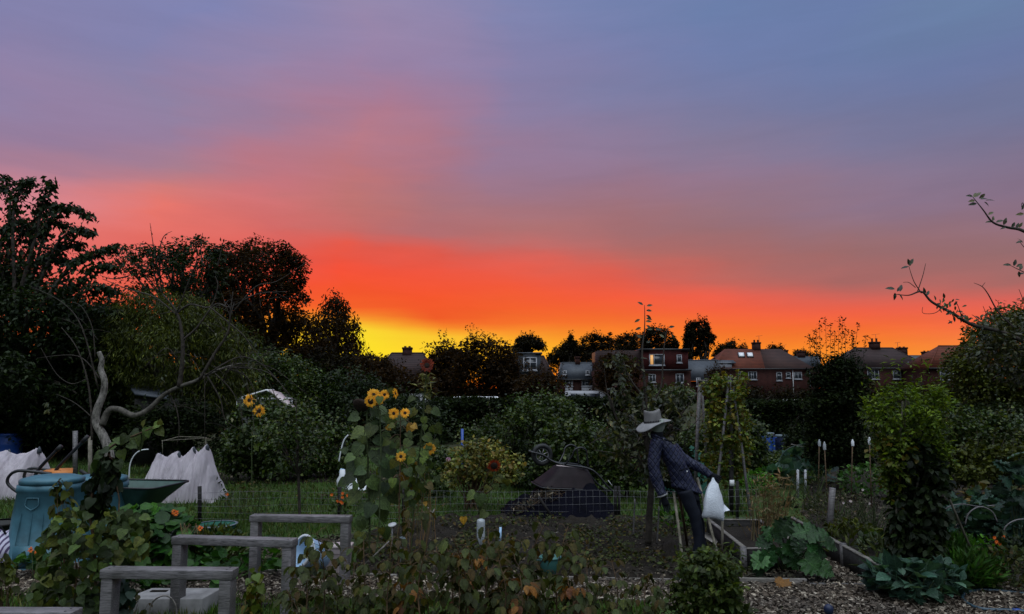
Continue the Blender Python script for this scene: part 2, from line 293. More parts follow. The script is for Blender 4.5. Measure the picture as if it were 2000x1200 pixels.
def glass_mat():
    n = NT('window_glass', 0.12, 0.6); n.color((.03, .035, .045)); return n.m
glass_mat()
def lit_mat():
    n = NT('window_lit', 0.5, 0.3); n.color((.6, .35, .15)); n.b.inputs['Emission Color'].default_value = (1.0, .50, .16, 1); n.b.inputs['Emission Strength'].default_value = 0.55; return n.m
lit_mat()
def clear_glass():
    n = NT('greenhouse_glass', 0.08, 0.8); n.color((.5, .5, .5)); tr = n.N.new('ShaderNodeBsdfTransparent'); tr.inputs[0].default_value = (.75, .8, .8, 1)
    mx = n.N.new('ShaderNodeMixShader'); mx.inputs[0].default_value = 0.85
    n.L.new(n.b.outputs[0], mx.inputs[1]); n.L.new(tr.outputs[0], mx.inputs[2]); n.L.new(mx.outputs[0], n.out.inputs[0])
clear_glass()
def fleece():
    n = NT('fleece_net', 0.9, 0.15); v = n.tc(); f = n.noise(n.tc(scale=(3, 3, .8)), 2.0, 3)
    n.color(n.ramp(f, [(0.3, (.80, .71, .79)), (0.7, (.88, .79, .86))])); n.bump(n.noise(n.tc(scale=(4, 4, .5)), 2.5, 2), 0.35, 0.02)
    t = n.N.new('ShaderNodeBsdfTranslucent'); t.inputs[0].default_value = (.85, .76, .82, 1)
    tr = n.N.new('ShaderNodeBsdfTransparent'); m1 = n.N.new('ShaderNodeMixShader'); m1.inputs[0].default_value = 0.35
    n.L.new(n.b.outputs[0], m1.inputs[1]); n.L.new(t.outputs[0], m1.inputs[2])
    m2 = n.N.new('ShaderNodeMixShader'); n.L.new(n.ramp(f, [(0.35, (.50, .50, .50)), (0.65, (.36, .36, .36))]), m2.inputs[0])
    n.L.new(m1.outputs[0], m2.inputs[1]); n.L.new(tr.outputs[0], m2.inputs[2]); n.L.new(m2.outputs[0], n.out.inputs[0])
fleece()
def bottle_mat():
    n = NT('bottle_plastic', 0.15, 0.9); n.color((.55, .6, .65)); tr = n.N.new('ShaderNodeBsdfTransparent'); mx = n.N.new('ShaderNodeMixShader'); mx.inputs[0].default_value = 0.45
    n.L.new(n.b.outputs[0], mx.inputs[1]); n.L.new(tr.outputs[0], mx.inputs[2]); n.L.new(mx.outputs[0], n.out.inputs[0])
bottle_mat()
def jacket_mat():
    n = NT('quilted_cloth', 0.55, 0.4)
    def wv(rot):
        w = n.N.new('ShaderNodeTexWave'); w.wave_type = 'BANDS'; w.bands_direction = 'X'; n.L.new(n.tc(rot=(0, rot, 0)), w.inputs[0]); w.inputs['Scale'].default_value = 6.6; w.inputs['Distortion'].default_value = 0.8; w.inputs['Detail Scale'].default_value = .6; return w.outputs['Fac']
    a = n.ramp(wv(math.radians(38)), [(0.0, (0, 0, 0)), (0.22, (1, 1, 1))]); b = n.ramp(wv(math.radians(-38)), [(0.0, (0, 0, 0)), (0.22, (1, 1, 1))])
    m = n.mix(1.0, a, b, 'MULTIPLY'); f = n.noise(n.tc(), 5)
    n.color(n.mix(m, (.009, .011, .034), n.ramp(f, [(0.3, (.007, .009, .030)), (0.7, (.016, .020, .058))])))
    n.bump(m, 0.8, 0.02)
jacket_mat()
def plaid():
    n = NT('striped_cloth', 0.8, 0.2); w = n.N.new('ShaderNodeTexWave'); n.L.new(n.tc(rot=(0, 1.1, 0)), w.inputs[0]); w.bands_direction = 'Z'; w.inputs['Scale'].default_value = 7; w.inputs['Distortion'].default_value = 3
    n.color(n.ramp(w.outputs['Fac'], [(0.3, (.10, .07, .15)), (0.45, (.62, .58, .72))], 'LINEAR'))
plaid()
def ground_mat():
    n = NT('ground_soil', 0.95, 0.15); v = n.tc()
    f = n.noise(v, 0.6, 8, 0.65); g = n.noise(v, 9, 8, 0.7)
    n.color(n.mix(g, n.ramp(f, [(0.35, (.022, .028, .012)), (0.65, (.035, .03, .02))]), n.ramp(f, [(0.35, (.03, .055, .012)), (0.65, (.05, .04, .028))])))
    n.bump(g, 0.8, 0.05)
    n = NT('lawn_turf', 0.95, 0.15); v = n.tc(); f = n.noise(v, 1.1, 6, 0.65); g = n.noise(v, 40, 5)
    n.color(n.mix(g, n.ramp(f, [(0.3, (.022, .05, .010)), (0.6, (.035, .055, .014)), (0.75, (.05, .04, .02))]), n.ramp(f, [(0.3, (.04, .09, .015)), (0.7, (.06, .08, .025))])))
    n.bump(g, 0.9, 0.03)
    n = NT('dug_soil', 0.95, 0.2); v = n.tc(); f = n.noise(v, 2.5, 8, 0.7); g = n.noise(v, 30, 8, 0.75)
    n.color(n.mix(g, n.ramp(f, [(0.3, (.010, .008, .006)), (0.7, (.022, .017, .013))]), n.ramp(f, [(0.3, (.02, .016, .012)), (0.7, (.045, .035, .027))])))
    n.bump(g, 1.0, 0.05)
    n = NT('chip_base', 0.95, 0.15); v = n.tc(); g = n.noise(v, 55, 8, 0.8)
    n.color(n.ramp(g, [(0.35, (.02, .016, .013)), (0.55, (.07, .055, .045)), (0.7, (.2, .17, .15))])); n.bump(g, 1.0, 0.03)
ground_mat()

# ------------------------------------------------------------------ mesh helpers
RNG = np.random.default_rng(7); random.seed(7)
ORG = {}
class MB:
    def __init__(s): s.v = []; s.f = {}; s.n = 0; s.uv = []
    def add(s, V, Fc, uv=None):
        V = np.asarray(V, dtype=np.float64).reshape(-1, 3)
        by = {}
        if isinstance(Fc, np.ndarray): by[Fc.shape[1]] = Fc
        else:
            for f in Fc: by.setdefault(len(f), []).append(f)
        for q, arr in by.items(): s.f.setdefault(q, []).append(np.asarray(arr, dtype=np.int64) + s.n)
        s.uv.append((s.n, uv)) if uv is not None else None
        s.v.append(V); s.n += len(V)
    def build(s, name, mat, parent=None, origin=None, smooth=False):
        V = np.concatenate(s.v) if s.v else np.zeros((0, 3))
        if parent is not None: org = ORG[parent.name]
        else: org = Vector(origin) if origin is not None else Vector((float(V[:, 0].mean()), float(V[:, 1].mean()), float(V[:, 2].min())))
        V = V - np.array(org)
        me = bpy.data.meshes.new(name); me.vertices.add(len(V)); me.vertices.foreach_set('co', V.astype(np.float32).ravel())
        loops = []; starts = []; tot = []; c = 0
        for q, lst in s.f.items():
            A = np.concatenate(lst); loops.append(A.ravel()); n = len(A); starts.append(c + np.arange(n) * q); tot.append(np.full(n, q)); c += n * q
        Lp = np.concatenate(loops); me.loops.add(len(Lp)); me.loops.foreach_set('vertex_index', Lp.astype(np.int32))
        S = np.concatenate(starts); T = np.concatenate(tot); me.polygons.add(len(S)); me.polygons.foreach_set('loop_start', S.astype(np.int32)); me.polygons.foreach_set('loop_total', T.astype(np.int32))
        if smooth: me.polygons.foreach_set('use_smooth', np.ones(len(S), dtype=bool))
        if s.uv:
            U = np.zeros((len(V), 2), dtype=np.float32)
            for o_, u_ in s.uv: U[o_:o_ + len(u_)] = u_
            ul = me.uv_layers.new(name='UVMap'); ul.data.foreach_set('uv', U[Lp].ravel())
        me.update(calc_edges=True); me.validate()
        me.materials.append(MATS[mat]); o = bpy.data.objects.new(name, me); COL.objects.link(o)
        if parent is not None: o.parent = parent
        else: o.location = org
        ORG[o.name] = org
        return o
    def box(s, a, b):
        x0, y0, z0 = a; x1, y1, z1 = b
        V = [(x0,y0,z0),(x1,y0,z0),(x1,y1,z0),(x0,y1,z0),(x0,y0,z1),(x1,y0,z1),(x1,y1,z1),(x0,y1,z1)]
        s.add(V, [(0,3,2,1),(4,5,6,7),(0,1,5,4),(1,2,6,5),(2,3,7,6),(3,0,4,7)]); return s
    def beam(s, p, q, w, h, up=(0, 0, 1), jit=0.0):
        p = Vector(p); q = Vector(q); d = (q - p).normalized(); u = Vector(up)
        if abs(d.dot(u)) > 0.95: u = Vector((0, 1, 0))
        x = d.cross(u).normalized() * w / 2; z = x.cross(d).normalized() * h / 2
        V = [p - x - z, p + x - z, p + x + z, p - x + z, q - x - z, q + x - z, q + x + z, q - x + z]
        s.add(np.array([tuple(v) for v in V]), [(0,1,2,3),(7,6,5,4),(0,4,5,1),(1,5,6,2),(2,6,7,3),(3,7,4,0)]); return s
    def tube(s, pts, r, seg=6, cap=True):
        pts = [Vector(p) for p in pts]; n = len(pts)
        if not hasattr(r, '__len__'): r = [r] * n
        V = []; prev = None
        for i in range(n):
            d = (pts[min(i + 1, n - 1)] - pts[max(i - 1, 0)])
            if d.length < 1e-9: d = Vector((0, 0, 1))
            d.normalize()
            if prev is None: a = d.orthogonal().normalized()
            else:
                a = prev - d * prev.dot(d)
                a = a.normalized() if a.length > 1e-6 else d.orthogonal().normalized()
            prev = a; b = d.cross(a)
            for k in range(seg):
                t = 2 * math.pi * k / seg; V.append(tuple(pts[i] + (a * math.cos(t) + b * math.sin(t)) * r[i]))
        Fc = [(i * seg + k, i * seg + (k + 1) % seg, (i + 1) * seg + (k + 1) % seg, (i + 1) * seg + k) for i in range(n - 1) for k in range(seg)]
        if cap:
            Fc.append(tuple(range(seg))[::-1]); Fc.append(tuple((n - 1) * seg + k for k in range(seg)))
        s.add(V, Fc); return s
    def loft(s, secs, seg=16, cap=True):
        """secs: (centre, half-width vector, half-depth vector)"""
        V = []; n = len(secs)
        for c, a, b in secs:
            c = Vector(c); a = Vector(a); b = Vector(b)
            for k in range(seg):
                t = 2 * math.pi * k / seg; V.append(tuple(c + a * math.cos(t) + b * math.sin(t)))
        Fc = [(i * seg + k, i * seg + (k + 1) % seg, (i + 1) * seg + (k + 1) % seg, (i + 1) * seg + k) for i in range(n - 1) for k in range(seg)]
        if cap:
            Fc.append(tuple(range(seg))[::-1]); Fc.append(tuple((n - 1) * seg + k for k in range(seg)))
        s.add(V, Fc); return s
    def lathe(s, c, prof, seg=20, sx=1, sy=1, cap=False):
        c = Vector(c); return s.loft([(c + Vector((0, 0, z)), (r * sx, 0, 0), (0, r * sy, 0)) for r, z in prof], seg, cap)

def rumple(mb, fr, amp):
    for V in mb.v:
        for i in range(len(V)):
            q = noise.noise_vector(Vector(V[i]) * fr); V[i] += np.array(q) * amp
def finer(secs, n):
    S = [np.array([tuple(Vector(x)) for x in q]).reshape(-1) for q in secs]; A = np.array(S); t = np.linspace(0, len(S) - 1, n); B = np.stack([np.interp(t, range(len(S)), A[:, k]) for k in range(9)], 1)
    return [(Vector(b[:3]), Vector(b[3:6]), Vector(b[6:9])) for b in B]
def smoothpts(pts, k=4):
    P = [Vector(p) for p in pts]; out = []
    for i in range(len(P) - 1):
        p0 = P[max(i - 1, 0)]; p1 = P[i]; p2 = P[i + 1]; p3 = P[min(i + 2, len(P) - 1)]
        for j in range(k):
            t = j / k; t2 = t * t; t3 = t2 * t
            out.append(0.5 * ((2 * p1) + (-p0 + p2) * t + (2 * p0 - 5 * p1 + 4 * p2 - p3) * t2 + (-p0 + 3 * p1 - 3 * p2 + p3) * t3))
    out.append(P[-1]); return out
def lerp_list(a, n):
    xs = np.linspace(0, len(a) - 1, n); return list(np.interp(xs, range(len(a)), a))

def tag(o, label=None, cat=None, group=None, kind=None):
    if label: o['label'] = label
    if cat: o['category'] = cat
    if group: o['group'] = group
    if kind: o['kind'] = kind
    return o
def thing(name, label, cat, loc, group=None):
    o = bpy.data.objects.new(name, None); COL.objects.link(o); o.location = loc; o.empty_display_size = 0.1
    ORG[o.name] = Vector(loc); return tag(o, label, cat, group)
def copy_tree(o, parent=None):
    c = o.copy(); COL.objects.link(c); ORG[c.name] = ORG.get(o.name, Vector((0, 0, 0)))
    if parent is not None: c.parent = parent
    for ch in [x for x in o.children]: copy_tree(ch, c)
    return c

# leaf templates: x width, y along the leaf, z normal (unit length 1)
def T(v, f): return (np.array(v, dtype=float), np.array(f))
LEAF = T([(0,0,0),(.26,.45,.07),(0,1,-.1),(-.26,.45,.07)], [(0,1,2),(0,2,3)])
LEAFW = T([(0,0,0),(.40,.42,.08),(0,1,-.12),(-.40,.42,.08)], [(0,1,2),(0,2,3)])
NARROW = T([(0,0,0),(.12,.4,.03),(0,1,-.15),(-.12,.4,.03)], [(0,1,2),(0,2,3)])
BLADE = T([(-.045,0,0),(.045,0,0),(.0,1,.18)], [(0,1,2)])
OVAL = T([(0,0,0),(.20,.14,.05),(.36,.42,.06),(.22,.76,-.02),(0,1.0,-.16),(-.22,.76,-.02),(-.36,.42,.06),(-.20,.14,.05),(0,.42,-.02),(0,.76,-.06)],
         [(0,1,8),(1,2,8),(2,3,9),(2,9,8),(3,4,9),(4,5,9),(5,6,9),(6,8,9),(6,7,8),(7,0,8)])
OVALN = (OVAL[0] * np.array([.62, 1, .9]), OVAL[1])
def disc_t(n=9, dip=.10, wav=.05):
    v = [(0, .5, -dip)]
    for k in range(n):
        a = 2 * math.pi * k / n - math.pi / 2; rr = .5 * (1 + wav * math.sin(3 * a)); v.append((rr * math.cos(a), .5 + rr * math.sin(a), wav * math.cos(a * 4 + 1)))
    return T(v, [(0, k + 1, (k + 1) % n + 1) for k in range(n)])
DISC = disc_t()
def heart_t(lobes=None, droop=.30, wave=.05):
    pr = lobes or [(0,0),(.20,-.10),(.42,-.02),(.50,.20),(.46,.42),(.34,.62),(.18,.82),(0,1.0)]
    right = [(x, y, -droop * y * y + wave * math.sin(i * 2.3) + .10 * x) for i, (x, y) in enumerate(pr)]
    left = [(-x, y, -droop * y * y + wave * math.sin(i * 2.9 + 1) + .10 * x) for i, (x, y) in enumerate(pr[1:-1], 1)]
    mid = [(0, .22, -droop * .05 - .03), (0, .5, -droop * .25 - .03), (0, .75, -droop * .56 - .02)]
    v = right + left + mid; nr = len(right); nl = len(left); m0 = nr + nl
    f = []
    def midfor(y): return m0 if y < .36 else (m0 + 1 if y < .63 else m0 + 2)
    rs = list(range(0, nr)); ls = [0] + list(range(nr, nr + nl)) + [nr - 1]
    for chain, flip in ((rs, 0), (ls, 1)):
        for a, b in zip(chain[:-1], chain[1:]):
            ya = (v[a][1] + v[b][1]) / 2; m = midfor(ya); f.append((a, b, m) if not flip else (b, a, m))
            m2 = midfor((v[b][1]))
        last = None
    for side, flip in ((rs, 0), (ls, 1)):
        for i in range(1, len(side) - 1):
            a = side[i]; mA = midfor((v[side[i - 1]][1] + v[a][1]) / 2); mB = midfor((v[a][1] + v[side[i + 1]][1]) / 2)
            if mA != mB: f.append((a, mB, mA) if not flip else (a, mA, mB))
    f.append((0, m0, m0))
    f = [t for t in f if len(set(t)) == 3]
    return T(v, f)
HEART = heart_t()
LOBED = heart_t([(0,0),(.16,-.12),(.40,-.16),(.38,.05),(.58,.12),(.50,.28),(.60,.42),(.40,.48),(.44,.64),(.26,.66),(.22,.84),(.10,.86),(0,1.0)], droop=.22, wave=.07)
SERR = heart_t([(0,0),(.14,.02),(.26,.10),(.27,.2),(.36,.3),(.33,.42),(.36,.52),(.28,.62),(.26,.74),(.15,.82),(.12,.90),(0,1.0)], droop=.35, wave=.03)

def unit(v): return v / np.maximum(np.linalg.norm(v, axis=1, keepdims=True), 1e-9)
def scatter(mb, tpl, P, A, Nn, S):
    tv, tf = tpl; P = np.asarray(P, float); n = len(P)
    if n == 0: return
    A = unit(np.asarray(A, float)); X = unit(np.cross(A, Nn)); Nn = np.cross(X, A); S = np.asarray(S, float).reshape(-1, 1, 1)
    V = P[:, None, :] + S * (tv[None, :, 0, None] * X[:, None, :] + tv[None, :, 1, None] * A[:, None, :] + tv[None, :, 2, None] * Nn[:, None, :])
    k = len(tv); Fi = (tf[None] + (np.arange(n) * k)[:, None, None]).reshape(-1, tf.shape[1])
    mb.add(V.reshape(-1, 3), Fi, np.tile(tv[:, :2], (n, 1)))
def rdir(n): return unit(RNG.normal(size=(n, 3)))
def leafcloud(mb, tpl, P, size, droop=.35, up=.8, var=.35, out=None):
    n = len(P); A = rdir(n); A[:, 2] = A[:, 2] * .6 - droop
    if out is not None: A = A * .8 + out
    Nn = rdir(n); Nn[:, 2] = np.abs(Nn[:, 2]) + up
    scatter(mb, tpl, P, A, Nn, size * (1 + RNG.uniform(-var, var, n)))
def clumps(mb, tpl, C, R, per, size, flat=.75, droop=.35, up=.8):
    C = np.asarray(C, float); R = np.asarray(R, float).reshape(-1); n = len(C)
    if R.size == 1: R = np.full(n, R[0])
    idx = np.repeat(np.arange(n), per); d = rdir(len(idx)); rr = RNG.uniform(.35, 1, len(idx)) ** .6
    P = C[idx] + d * (R[idx] * rr)[:, None] * np.array([1, 1, flat]); leafcloud(mb, tpl, P, size, droop, up, out=d * .4)
def inpoly(px, py, poly):
    c = np.zeros(len(px), bool); n = len(poly); j = n - 1
    for i in range(n):
        xi, yi = poly[i]; xj, yj = poly[j]
        m = ((yi > py) != (yj > py)) & (px < (xj - xi) * (py - yi) / (yj - yi + 1e-9) + xi); c ^= m; j = i
    return c
def edged(px, py, poly):
    d = np.full(len(px), 1e9); n = len(poly)
    for i in range(n):
        ax, ay = poly[i]; bx, by = poly[(i + 1) % n]; dx, dy = bx - ax, by - ay; L2 = dx * dx + dy * dy + 1e-9
        t = np.clip(((px - ax) * dx + (py - ay) * dy) / L2, 0, 1); d = np.minimum(d, np.hypot(px - ax - t * dx, py - ay - t * dy))
    return d
def polypts(poly, D, n, thick):
    """n points through a real volume whose silhouette from the road is poly; depth bulges towards the middle"""
    xs = [p[0] for p in poly]; ys = [p[1] for p in poly]; px = []; py = []; tot = 0
    while tot < n:
        a = RNG.uniform(min(xs), max(xs), n * 2); b = RNG.uniform(min(ys), max(ys), n * 2); m = inpoly(a, b, poly); px.append(a[m]); py.append(b[m]); tot += m.sum()
    px = np.concatenate(px)[:n]; py = np.concatenate(py)[:n]; e = edged(px, py, poly); e = np.sqrt(np.clip(e / max(e.max(), 1e-6), 0.02, 1))
    P = np.array([tuple(at(x, y, D)) for x, y in zip(px, py)]); P[:, 1] += RNG.uniform(-1, 1, n) * thick * e; P[:, 2] = np.maximum(P[:, 2], 0.03); return P

def limbs(mb, base, tops, r0, bend=.15, seg=6, split=.45):
    base = Vector(base)
    for t in tops:
        t = Vector(t); L = (t - base).length; m1 = base.lerp(t, .35) + Vector((random.uniform(-1, 1), random.uniform(-1, 1), random.uniform(0, 1))) * L * bend
        m2 = base.lerp(t, .7) + Vector((random.uniform(-1, 1), random.uniform(-1, 1), random.uniform(-.3, 1))) * L * bend * .7
        pts = smoothpts([base, m1, m2, t], 4); mb.tube(pts, lerp_list([r0, r0 * .6, r0 * .3, r0 * .08], len(pts)), seg, False)
def polytree(name, label, cat, poly, D, mat, thick, nclump, R, per, size, base_x=None, tpl=LEAF, trunk_r=.15, bark='bark', group=None, flat=.8, droop=.35, nl=14, up=.8, fork=.35, base_z=0, shoots=None):
    xs = [p[0] for p in poly]; ys = [p[1] for p in poly]
    bx = base_x if base_x is not None else (min(xs) + max(xs)) / 2
    base = Vector((gx(bx, D), D, base_z)); r = thing(name, label, cat, base, group)
    C = polypts(poly, D, nclump, thick); top = C[:, 2].max(); low = C[:, 2].min()
    mb = MB(); f = base + Vector((0, 0, max(0.15, base_z + low + (top - low) * fork - base_z))) if True else base
    f = Vector((base.x, base.y, base_z + max(.1, (top - base_z) * fork)))
    mb.tube(smoothpts([base, base.lerp(f, .5) + Vector((random.uniform(-1, 1), 0, 0)) * trunk_r, f], 3), lerp_list([trunk_r * 1.3, trunk_r, trunk_r * .8], 7), 8)
    sel = C[RNG.permutation(len(C))[:nl]]; limbs(mb, f, sel, trunk_r * .6, .10)
    lb = MB(); clumps(lb, tpl, C, R * RNG.uniform(.35, 1.5, len(C)), per, size, flat, droop, up)
    if shoots:      # stray upright sprigs that break the outline
        ns, ln = shoots; hi = C[np.argsort(-(C[:, 2] + RNG.uniform(-.25, .25, len(C)) * (top - low)))[:max(ns * 2, 6)]]
        for i in range(ns):
            c = Vector(hi[random.randrange(len(hi))]); L_ = ln * random.uniform(.5, 1.3); d = Vector((random.gauss(0, .35), random.gauss(0, .3), 1)).normalized(); e = c + d * (R * .8 + L_); mb.tube([c, c.lerp(e, .5) + Vector((random.gauss(0, .03) * ln, 0, 0)), e], [ln * .02, ln * .014, ln * .007], 4, False)
            k = max(5, int(L_ / size * 2.2)); tt = RNG.uniform(.25, 1, k)[:, None]; P = np.array(c)[None] * (1 - tt) + np.array(e)[None] * tt + RNG.normal(size=(k, 3)) * size * .3; leafcloud(lb, tpl, P, size * .85, .1, .5)
    mb.build('trunk', bark, r, smooth=True); lb.build('crown', mat, r)
    return r

# ------------------------------------------------------------------ ground, lawns, beds, paths
def sheet(name, poly, z, mat, kind='structure'):
    mb = MB(); mb.add([(p[0], p[1], z) for p in poly], [tuple(range(len(poly)))])
    return tag(mb.build(name, mat, origin=(0, 0, 0)), kind=kind)
def gpoly(px): return [gp(x, y) for x, y in px]
def rough_sheet(name, pxpoly, z, mat, amp, step, fr=2.5, mound=0.0):
    poly = [(p.x, p.y) for p in gpoly(pxpoly)]; xs = [p[0] for p in poly]; ys = [p[1] for p in poly]
    nx = int((max(xs) - min(xs)) / step) + 2; ny = int((max(ys) - min(ys)) / step) + 2
    X, Y = np.meshgrid(np.linspace(min(xs), max(xs), nx), np.linspace(min(ys), max(ys), ny)); X = X.ravel(); Y = Y.ravel()
    ins = inpoly(X, Y, poly); e = edged(X, Y, poly) * np.where(ins, 1, -1)
    Z = np.array([noise.fractal(Vector((x * fr, y * fr, 3.1)), 1.0, 2.1, 5) for x, y in zip(X, Y)]) * amp
    Z = z + np.clip(e / .12, 0, 1) * (amp * .6 + Z + mound) ; Z = np.where(ins, np.maximum(Z, z), z - .02 + np.clip(e, -.05, 0) * .5)
    V = np.stack([X, Y, Z], 1); ii = np.arange(nx * ny).reshape(ny, nx)
    q = np.stack([ii[:-1, :-1], ii[:-1, 1:], ii[1:, 1:], ii[1:, :-1]], -1).reshape(-1, 4)
    q = q[(e[q] > -step * 1.2).all(1)]
    mb = MB(); mb.add(V, q); return tag(mb.build(name, mat, origin=(0, 0, 0), smooth=True), kind='structure')
sheet('ground', [(-600, -20, 0), (600, -20, 0), (600, 1500, 0), (-600, 1500, 0)], 0, 'ground_soil')
sheet('lawn', [(-20, 7.3, 0), (12, 7.3, 0), (30, 24, 0), (-30, 24, 0)], .004, 'lawn_turf')
sheet('front_verge', [(-6, 4.0, 0), (6, 4.0, 0), (6, 6.62, 0), (-6, 6.72, 0)], .004, 'lawn_turf')
rough_sheet('soil_bed', [(690, 1131), (700, 1050), (840, 1014), (1205, 1012), (1440, 1030), (1452, 1137)], .008, 'dug_soil', .075, .03, 5.0, .01)
rough_sheet('soil_strip', [(395, 948), (405, 925), (830, 922), (835, 940)], .008, 'dug_soil', .04, .08)
rough_sheet('small_soil_bed', [(330, 1120), (520, 1070), (690, 1048), (690, 1082), (520, 1104), (430, 1122)], .008, 'dug_soil', .04, .05)
rough_sheet('squash_bed', [(1452, 1139), (1450, 1075), (1600, 1072), (1640, 1140)], .008, 'dug_soil', .04, .04)
rough_sheet('vegetable_bed', [(1690, 1138), (1560, 1000), (1600, 900), (2600, 900), (2700, 1132)], .006, 'dug_soil', .06, .07)
path_px = [(-350, 1108), (140, 1104), (420, 1120), (1250, 1135), (1450, 1143), (1640, 1143), (2500, 1138), (2700, 1260), (1420, 1250), (1330, 1190), (1285, 1178), (500, 1176), (-350, 1162)]
rough_sheet('woodchip_path', path_px, .010, 'chip_base', .012, .05, 9)
diag_px = [(1600, 1066), (1560, 1045), (1640, 1050), (1690, 1085), (1790, 1143), (1640, 1143)]
rough_sheet('side_path', diag_px, .014, 'chip_base', .012, .05, 9)

def px_in(poly, n):
    xs = [p[0] for p in poly]; ys = [p[1] for p in poly]; X = []; Y = []; t = 0
    while t < n:
        a = RNG.uniform(max(min(xs), -60), min(max(xs), 2060), 2 * n); b = RNG.uniform(min(ys), max(ys), 2 * n); m = inpoly(a, b, poly); X.append(a[m]); Y.append(b[m]); t += m.sum()
    X = np.concatenate(X)[:n]; Y = np.concatenate(Y)[:n]
    cx = (X - 1000) / F; cy = (600 - Y) / F; dy = math.cos(TILT) - cy * math.sin(TILT); dz = math.sin(TILT) + cy * math.cos(TILT); k = -CH / dz
    return np.stack([cx * k, dy * k, np.zeros(n)], 1)
def grass(pxpoly, n, h, mat='grass_blade', label='short green grass', z=0.004):
    P = px_in(pxpoly, n); P[:, 2] = z; keep = np.array([noise.noise(Vector((x * 1.6, y * 1.6, 0))) for x, y, _ in P]) > -.28 - RNG.uniform(0, .5, n); P = P[keep]; n = len(P)
    A = RNG.normal(size=(n, 3)) * .38; A[:, 2] = 1; mb = MB(); N_ = RNG.normal(size=(n, 3)); N_[:, 2] *= .2
    s = h * RNG.uniform(.5, 1.4, n); sc = np.maximum(1, P[:, 1] / 7.0)
    tv = BLADE[0].copy(); tv[:, 0] *= 2.2
    scatter(mb, (tv, BLADE[1]), P, A, N_, s * sc ** .4); return mb
gm = MB()
def addm(dst, src):
    base = dst.n; dst.uv += [(o + base, u) for o, u in src.uv]; dst.v += src.v; dst.n += src.n
    for q, l in src.f.items(): dst.f.setdefault(q, []).extend([a + base for a in l])
for poly, n, h in (([(-60, 1085), (-60, 900), (600, 880), (940, 890), (1300, 900), (1460, 930), (1460, 1010), (1215, 1010), (820, 1012), (690, 1040), (330, 1075), (200, 1080)], 52000, .065),
                   ([(330, 1095), (690, 1082), (690, 1112), (440, 1118)], 4500, .06),
                   ([(-60, 1160), (330, 1166), (520, 1172), (1280, 1178), (1300, 1290), (-60, 1290)], 15000, .075),
                   ([(1400, 1192), (1800, 1197), (1780, 1260), (1400, 1260)], 500, .04),
                   ([(1480, 930), (1600, 900), (1660, 905), (1560, 960)], 3000, .09)):
    addm(gm, grass(poly, n, h))
tag(gm.build('grass', 'grass_blade', origin=(0, 0, 0)), label='short green grass growing between the beds', kind='stuff')
CHIP = T([(-.2,0,0),(.2,.05,.05),(.22,1,.02),(-.12,.9,.12)], [(0,1,2),(0,2,3)])
def chips(poly, n, size, name, mat, label, z=.022, lift=.012, tpl=CHIP):
    P = px_in(poly, n); P[:, 2] = z + RNG.uniform(0, lift, n); A = RNG.normal(size=(n, 3)); A[:, 2] *= .25; N_ = RNG.normal(size=(n, 3)) * .45; N_[:, 2] += 1
    mb = MB(); scatter(mb, tpl, P, A, N_, size * RNG.uniform(.4, 1.5, n)); return mb
cm = chips(path_px, 30000, .036, '', '', ''); addm(cm, chips(diag_px, 5500, .036, '', '', '', z=.026))
tag(cm.build('woodchips', 'woodchip', origin=(0, 0, 0)), label='loose pale woodchips covering the path', kind='stuff')
lm = chips([(690, 1131), (700, 1050), (840, 1014), (1205, 1012), (1440, 1030), (1452, 1137)], 6500, .032, '', '', '', z=.05, lift=.03, tpl=LEAFW)
addm(lm, chips([(1452, 1139), (1450, 1080), (1600, 1080), (1640, 1140)], 900, .04, '', '', '', z=.04, tpl=LEAFW))
addm(lm, chips([(400, 948), (405, 925), (830, 922), (835, 940)], 1000, .05, '', '', '', z=.04, tpl=LEAFW))
addm(lm, chips([(330, 1120), (520, 1070), (690, 1048), (690, 1082), (520, 1104), (430, 1122)], 1800, .045, '', '', '', z=.045, tpl=LEAFW))
addm(lm, chips([(1690, 1138), (1560, 1000), (1600, 900), (2060, 900), (2060, 1132)], 5000, .06, '', '', '', z=.05, tpl=LEAFW))
tag(lm.build('leaf_litter', 'litter', origin=(0, 0, 0)), label='dead leaves and weeds littering the dug soil', kind='stuff')

# low green weeds in the beds (uncountable ground cover)
wm = MB()
for poly, n, s in (([(700, 1115), (720, 1040), (900, 1020), (1200, 1020), (1420, 1040), (1400, 1125)], 7000, .048), ([(380, 960), (380, 950), (840, 950), (900, 1005), (840, 1012)], 900, .06)):
    P = px_in(poly, n); k = np.array([noise.noise(Vector((x * 1.5, y * 1.5, 5))) for x, y, _ in P]) > -.04; P = P[k]; P[:, 2] = RNG.uniform(.05, .15, len(P)); leafcloud(wm, OVAL, P, s, .1, 1.2)
tag(wm.build('weeds', 'leaf_cane', origin=(0, 0, 0)), label='low green weeds creeping over the beds', kind='stuff')

